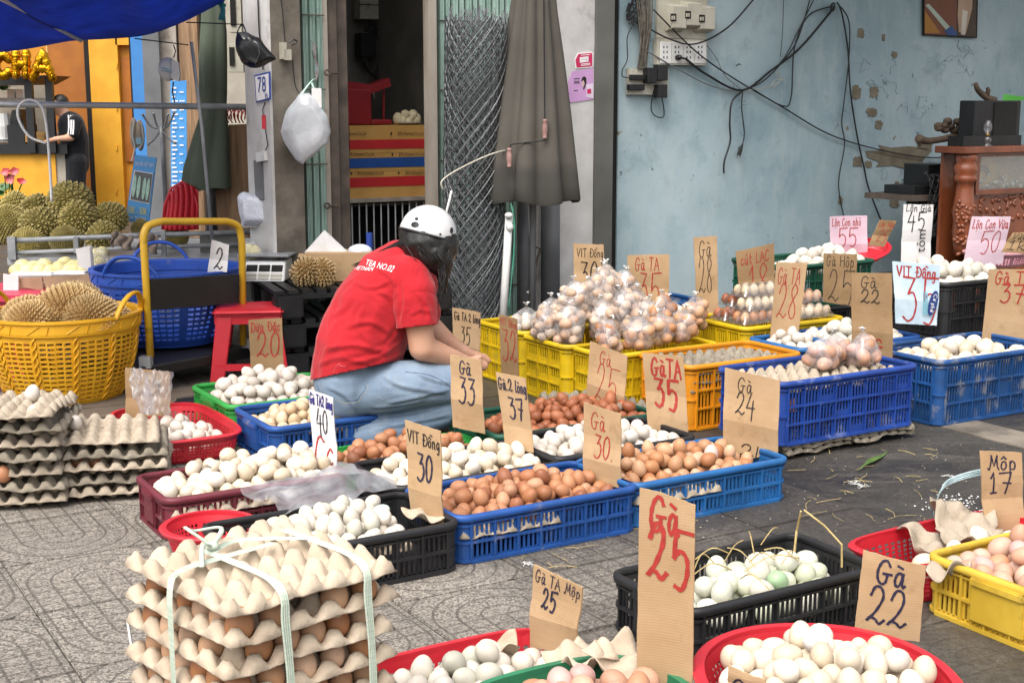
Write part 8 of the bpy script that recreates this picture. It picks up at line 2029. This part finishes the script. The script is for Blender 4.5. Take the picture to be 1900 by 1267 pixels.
one('driftwood_branch', 'long knotty driftwood branch pointing along the blue wall', 'driftwood', m_root, lambda m: (m.tube(catmull([onB(1790, 248, BCb + .3), onB(1752, 258, BCb + .25), onB(1720, 262, BCb + .22), onB(1703, 257, BCb + .2)], 6), [.018, .02, .02, .021, .022, .022, .021, .02, .02, .02, .02, .02, .022, .022, .024, .026, .026, .028, .02], 9), m.tube([onB(1712, 260, BCb + .21), onB(1706, 270, BCb + .2)], [.016, .010], 8), [m.ball(onB(1790 - 10 * (k % 6) + rr.uniform(-4, 4), 232 + rr.uniform(-8, 12), BCb + .28), (.03, .025, .022), 7, 5) for k in range(14)]), smooth=True)
one('driftwood_branch', 'short forked driftwood stump standing on the speaker', 'driftwood', m_root, lambda m: (m.tube(catmull([onB(1845, 188, BCb + .25), onB(1828, 180, BCb + .25), onB(1815, 168, BCb + .25), onB(1810, 155, BCb + .25)], 5), [.026, .026, .024, .023, .022, .02, .02, .02, .018, .018, .017, .017, .016, .016, .014, .012], 9), m.tube([onB(1830, 182, BCb + .25), onB(1834, 168, BCb + .24), onB(1832, 164, BCb + .24)], [.018, .014, .012], 8)), smooth=True)
sd = thing('dark_side_table', 'dark table heaped with black equipment beside the carved cabinet', 'table', W(onBz(1730, 420, BCb + .35)[0], BCb + .35, 0), YAW)
m = MB(); fbox(m, 1694, 1784, 362, 372, BCb + .25, .4); m.build('table_top', m_brownm, sd, world=True)
m = MB(); fbox(m, 1700, 1784, 373, 520, BCb + .5, .1); m.build('table_body', m_dark, sd, world=True)
one('black_amplifier', 'black amplifier on the dark table', 'amplifier', m_black, lambda m: fbox(m, 1697, 1756, 345, 361.5, BCb + .3, .25))
one('black_speaker_small', 'smaller black speaker behind the amplifier', 'speaker', m_black, lambda m: fbox(m, 1722, 1770, 305, 344.5, BCb + .4, .2))
one('dark_panel', 'tall narrow black panel between the table and the cabinet', 'panel', m_black, lambda m: fbox(m, 1769, 1788, 290, 430, BCb + .3, .1))  # plain black panel between the side table and the carved cabinet
one('black_cord_heap', 'heap of black cords hanging over the dark table', 'cords', m_cable, lambda m: [m.tube(catmull([onB(1714 + rr.uniform(0, 50), 330 + rr.uniform(-15, 15), BCb + .27), onB(1720 + rr.uniform(0, 50), 350 + rr.uniform(-25, 10), BCb + .22), onB(1715 + rr.uniform(0, 55), 390 + rr.uniform(-10, 20), BCb + .22), onB(1712 + rr.uniform(0, 60), 440, BCb + .22)], 6), .004, 5) for k in range(22)], smooth=True)
# pink and red colanders on the far eggs
colander(onB(1850, 492, 4.6), YAW, .17, .13, .075, 2.4, mat('pale_pink_plastic', lin('#c9929c'), lin('#b9808b'), 4, .4), 'pale pink basket leaning behind the far white eggs', .8, 54, 7, group='plastic baskets at the egg stall')
q_ = colander(Vector((0, 0, 0)), 0, .15, .10, .05, 2.2, 'red', 'red colander tilted on the far heap of white eggs', .78, 54, 6, group='plastic baskets at the egg stall')
pq = onB(1602, 478, 5.3); q_.location = pq; q_.rotation_euler = (R(16), R(-14), YAW)
# ------------------------------------------------------------------ litter on the paving
m_straw = mat('dry_straw', lin('#b8a26c'), lin('#9a8452'), 20, .7)
rr = random.Random(21); m = MB()
def straw(m, c, ln, yaw_, lift=.0, r=.0016, bend=.009):
    d = Vector((math.cos(yaw_), math.sin(yaw_), 0)); n_ = Vector((-d.y, d.x, 0)); m.tube(catmull([c, c + d * ln * .5 + n_ * rr.uniform(-bend, bend) + Vector((0, 0, lift)), c + d * ln + n_ * rr.uniform(-bend, bend) + Vector((0, 0, lift * rr.random()))], 4), r, 4)
for k in range(55):
    u, v = rr.choice(((1500, 860), (1460, 930), (1600, 900), (1700, 860), (1300, 980), (1560, 830), (1000, 1040), (1700, 960), (1110, 1010)));
    p = at(u + rr.gauss(0, 45), v + rr.gauss(0, 22)); p.z = .003
    straw(m, p, rr.uniform(.02, .12), rr.uniform(0, 6.3), .004, rr.uniform(.0005, .0011))
o = m.build('straw', m_straw); tag(o, 'bits of dry straw scattered over the dark ground', 'straw', kind='stuff')
m = MB()
for k in range(14):
    p = W(1.9 + rr.uniform(0, .42), 2.3 + rr.uniform(0, .2), .135 + rr.uniform(0, .02)); straw(m, p, rr.uniform(.06, .16), rr.uniform(0, 6.3), .03, .0016)
o = m.build('crate_straw', m_straw); tag(o, 'loose straw lying over the greenish eggs in the black crate', 'straw', kind='stuff')
one('dry_straw', 'stiff straw stem standing up out of the black crate', 'straw', m_straw, lambda m: m.tube([at(1472, 1040, .13), atY(1478, 985, 3.35), atY(1486, 948, 3.32)], .003, 5), 'straw stems in the black crate'); one('dry_straw', 'bent straw stem over the far corner of the black crate', 'straw', m_straw, lambda m: m.tube([at(1562, 1052, .12), atY(1562, 1010, 3.2), atY(1530, 975, 3.25), atY(1492, 946, 3.3)], .0028, 5), 'straw stems in the black crate')
m = MB()
for k in range(420):
    u, v = rr.uniform(950, 1900), rr.uniform(800, 1150); p = at(u, v); s = rr.uniform(.001, .0035); p.z = s * .4
    if abs(p.x) / p.y < .5: m.ball(p, (s, s, s * .4), 5, 4)
o = m.build('crumbs', mat('pale_crumbs', lin('#b3aa98'), lin('#8d8473'), 40, .9)); tag(o, 'pale crumbs and specks on the dark ground', 'litter', kind='stuff')
def leaf_(m):
    a = at(1592, 876); b = at(1648, 838); d = b - a; n_ = Vector((-d.y, d.x, 0)).normalized() * .014; vs = []
    for i in range(9):
        t_ = i / 8; w = math.sin(math.pi * min(1, t_ * 1.05)) * (1 if t_ > .3 else .5); c = a.lerp(b, t_) + Vector((0, 0, .006 + .006 * math.sin(t_ * 5)))
        vs += [c - n_ * w, c + Vector((0, 0, .003)), c + n_ * w]
    m.add(vs, [(3 * i + k, 3 * i + k + 1, 3 * i + k + 4, 3 * i + k + 3) for i in range(8) for k in (0, 1)])
one('green_leaf', 'single green leaf lying on the dark ground', 'leaf', mat('wilting_green', lin('#5b7434'), lin('#47602a'), 20, .5), leaf_, mods=(SOL(.0012),))
band([at(1733, 952, .11), atY(1745, 910, 3.62), atY(1770, 890, 3.66), atY(1822, 876, 3.68), atY(1850, 880, 3.7)], .02, (.3, .2, 1), 'pale blue tape curling behind the red basket by the sign Mộp 17', 'loose_tape', None, mat('pale_blue_tape', lin('#a9bcbf'), lin('#8fa5a9'), 30, .4, .2))
one('white_powder', 'spill of white crumbs behind the red basket', 'litter', m_foam, lambda m: [m.ball((lambda p: (p.x, p.y, .002))(at(1770 + rr.gauss(0, 28), 938 + rr.gauss(0, 9))), (lambda s: (s, s, s * .5))(rr.uniform(.001, .0045)), 5, 4) for k in range(130)]); bpy.data.objects['white_powder']['kind'] = 'stuff'
def feather(m):
    for uc, vc in ((1585, 898), (1600, 905), (1762, 886), (980, 1050)):
        for k in range(10):
            p = at(uc, vc); p.z = .002; straw(m, p, rr.uniform(.01, .03), rr.uniform(0, 6.3), .008, .0008)
one('feather_fluff', 'wisps of white feather on the dark ground', 'feathers', m_white, feather); bpy.data.objects['feather_fluff']['kind'] = 'stuff'
one('straw_stub', 'pale straw standing in the paving beside the tied trays', 'straw', m_white, lambda m: m.tube([at(245, 1208) + Vector((0, 0, .002)), at(236, 1152) + Vector((0, 0, .004))], .0028, 6))
m_plank = mat('old_plank', lin('#6d6052'), lin('#4b4137'), 8, .85, .4, 50, stretch=(1, 9, 9))
t = thing('ground_boards', 'weathered flat boards lying under the yellow basket', 'boards', W(1.25, 5.4, 0), YAW)
for k in range(5): m = MB(); m.rbox((random.uniform(-.05, .05), -.55 + .2 * k, .008), (1.3, .19, .012), .004, rz=random.uniform(-.02, .02)); m.build('plank', m_plank, t)
one('grey_tray_stub', 'dark plastic tray under the platform trolley', 'tray', m_black, lambda m: m.rbox(Vector((-1.15, 5.5, .03)), (.5, .12, .05), .01, YAW))
# ------------------------------------------------------------------ eggs: the 300 of each kind that show largest stand alone, the rest are one mass
def emit_eggs():
    Wp, Hp = 950, 634
    dep = np.full((Hp, Wp), 1e9); who = np.full((Hp, Wp), -1, dtype=int)
    for i, e in enumerate(EGGS):
        p = e['p']; z = p.z - CH
        d = p.y * CP - z * SP; up = p.y * SP + z * CP
        u = (950 + FPX * p.x / d) / 2; v = (633.5 - FPX * up / d) / 2; r = FPX * .0235 * e['s'] / d / 2
        i0, i1, j0, j1 = int(max(0, u - r)), int(min(Wp - 1, u + r)), int(max(0, v - r)), int(min(Hp - 1, v + r))
        if i1 < i0 or j1 < j0: continue
        jj, ii = np.mgrid[j0:j1 + 1, i0:i1 + 1]
        q = ((ii - u) ** 2 + (jj - v) ** 2) / max(r * r, 1e-6)
        D = d - .0235 * np.sqrt(np.maximum(0, 1 - q))
        k = (q < 1) & (D < dep[j0:j1 + 1, i0:i1 + 1])
        dep[j0:j1 + 1, i0:i1 + 1][k] = D[k]; who[j0:j1 + 1, i0:i1 + 1][k] = i
    def special(group, u, v, colr, label):       # single out the egg that shows nearest to a picture point
        best = None
        for i in set(who[who >= 0].tolist()):
            e = EGGS[i]
            if e['group'] != group: continue
            p = e['p']; z = p.z - CH; d = p.y * CP - z * SP; up = p.y * SP + z * CP
            q = math.hypot(950 + FPX * p.x / d - u, 633.5 - FPX * up / d - v) - .3 * (who == i).sum() ** .5
            if best is None or q < best[0]: best = (q, i)
        if best: EGGS[best[1]].update(col=lin(colr), label=label, group=None)
    special('greenish eggs in the black crate with straw', 1442, 1087, '#9dba93', 'clearly green duck egg among the whitish ones in the straw crate')
    special('pale eggs in the front black crate', 700, 950, '#c9dcd4', 'bluish green tinted egg in the black crate behind the tied trays')
    special('tan eggs in the second blue crate', 1315, 840, '#cdb3aa', 'greyish pink egg among the tan ones in the dull blue crate')
    special('cream eggs in the round red basket', 1500, 1190, '#e9e6e2', 'whitest egg in the middle of the large round red basket')
    special('cream eggs in the maroon crate', 545, 825, '#e4dfd8', 'whitest big egg at the top of the maroon crate')
    cnt = np.bincount(who[who >= 0], minlength=len(EGGS))
    for kind in ('hen_egg', 'duck_egg'):
        idx = [i for i, e in enumerate(EGGS) if e['kind'] == kind]
        idx.sort(key=lambda i: -cnt[i])
        solo = [i for i in idx[:300] if cnt[i] > 0]; rest = idx[len(solo):]
        for i in solo:
            e = EGGS[i]
            o = link(kind, EGG, None)
            o.matrix_world = Matrix.Translation(e['p']) @ e['rot'].to_4x4() @ Matrix.Scale(e['s'], 4)
            o.color = (*e['col'], 1)
            tag(o, e['label'], 'egg', e['group'])
        V = np.array(EGGLOW.v); nv = len(V); fs = []; vs = []; cs = []
        for n, i in enumerate(rest):
            e = EGGS[i]; A = np.array(e['rot']) * e['s']
            vs.append(V @ A.T + np.array(e['p'])); cs += [(*e['col'], 1)] * nv
            fs += [tuple(q + n * nv for q in f) for f in EGGLOW.f]
        if not rest: continue
        me = bpy.data.meshes.new(kind + 's'); me.from_pydata(np.vstack(vs).tolist(), [], fs)
        at_ = me.color_attributes.new('shell', 'FLOAT_COLOR', 'POINT'); at_.data.foreach_set('color', np.array(cs, dtype=np.float32).ravel())
        me.materials.append(m_eggm); me.polygons.foreach_set('use_smooth', [True] * len(me.polygons))
        o = link(kind + 's', me); tag(o, {'hen_egg': 'the further brown and cream hen eggs lying deeper in the crates', 'duck_egg': 'the further white duck eggs lying deeper in the crates'}[kind], 'eggs', kind='stuff')
    print('EGGS', len(EGGS), {k: sum(e['kind'] == k for e in EGGS) for k in ('hen_egg', 'duck_egg')}, 'visible', int((cnt > 0).sum()))
emit_eggs()
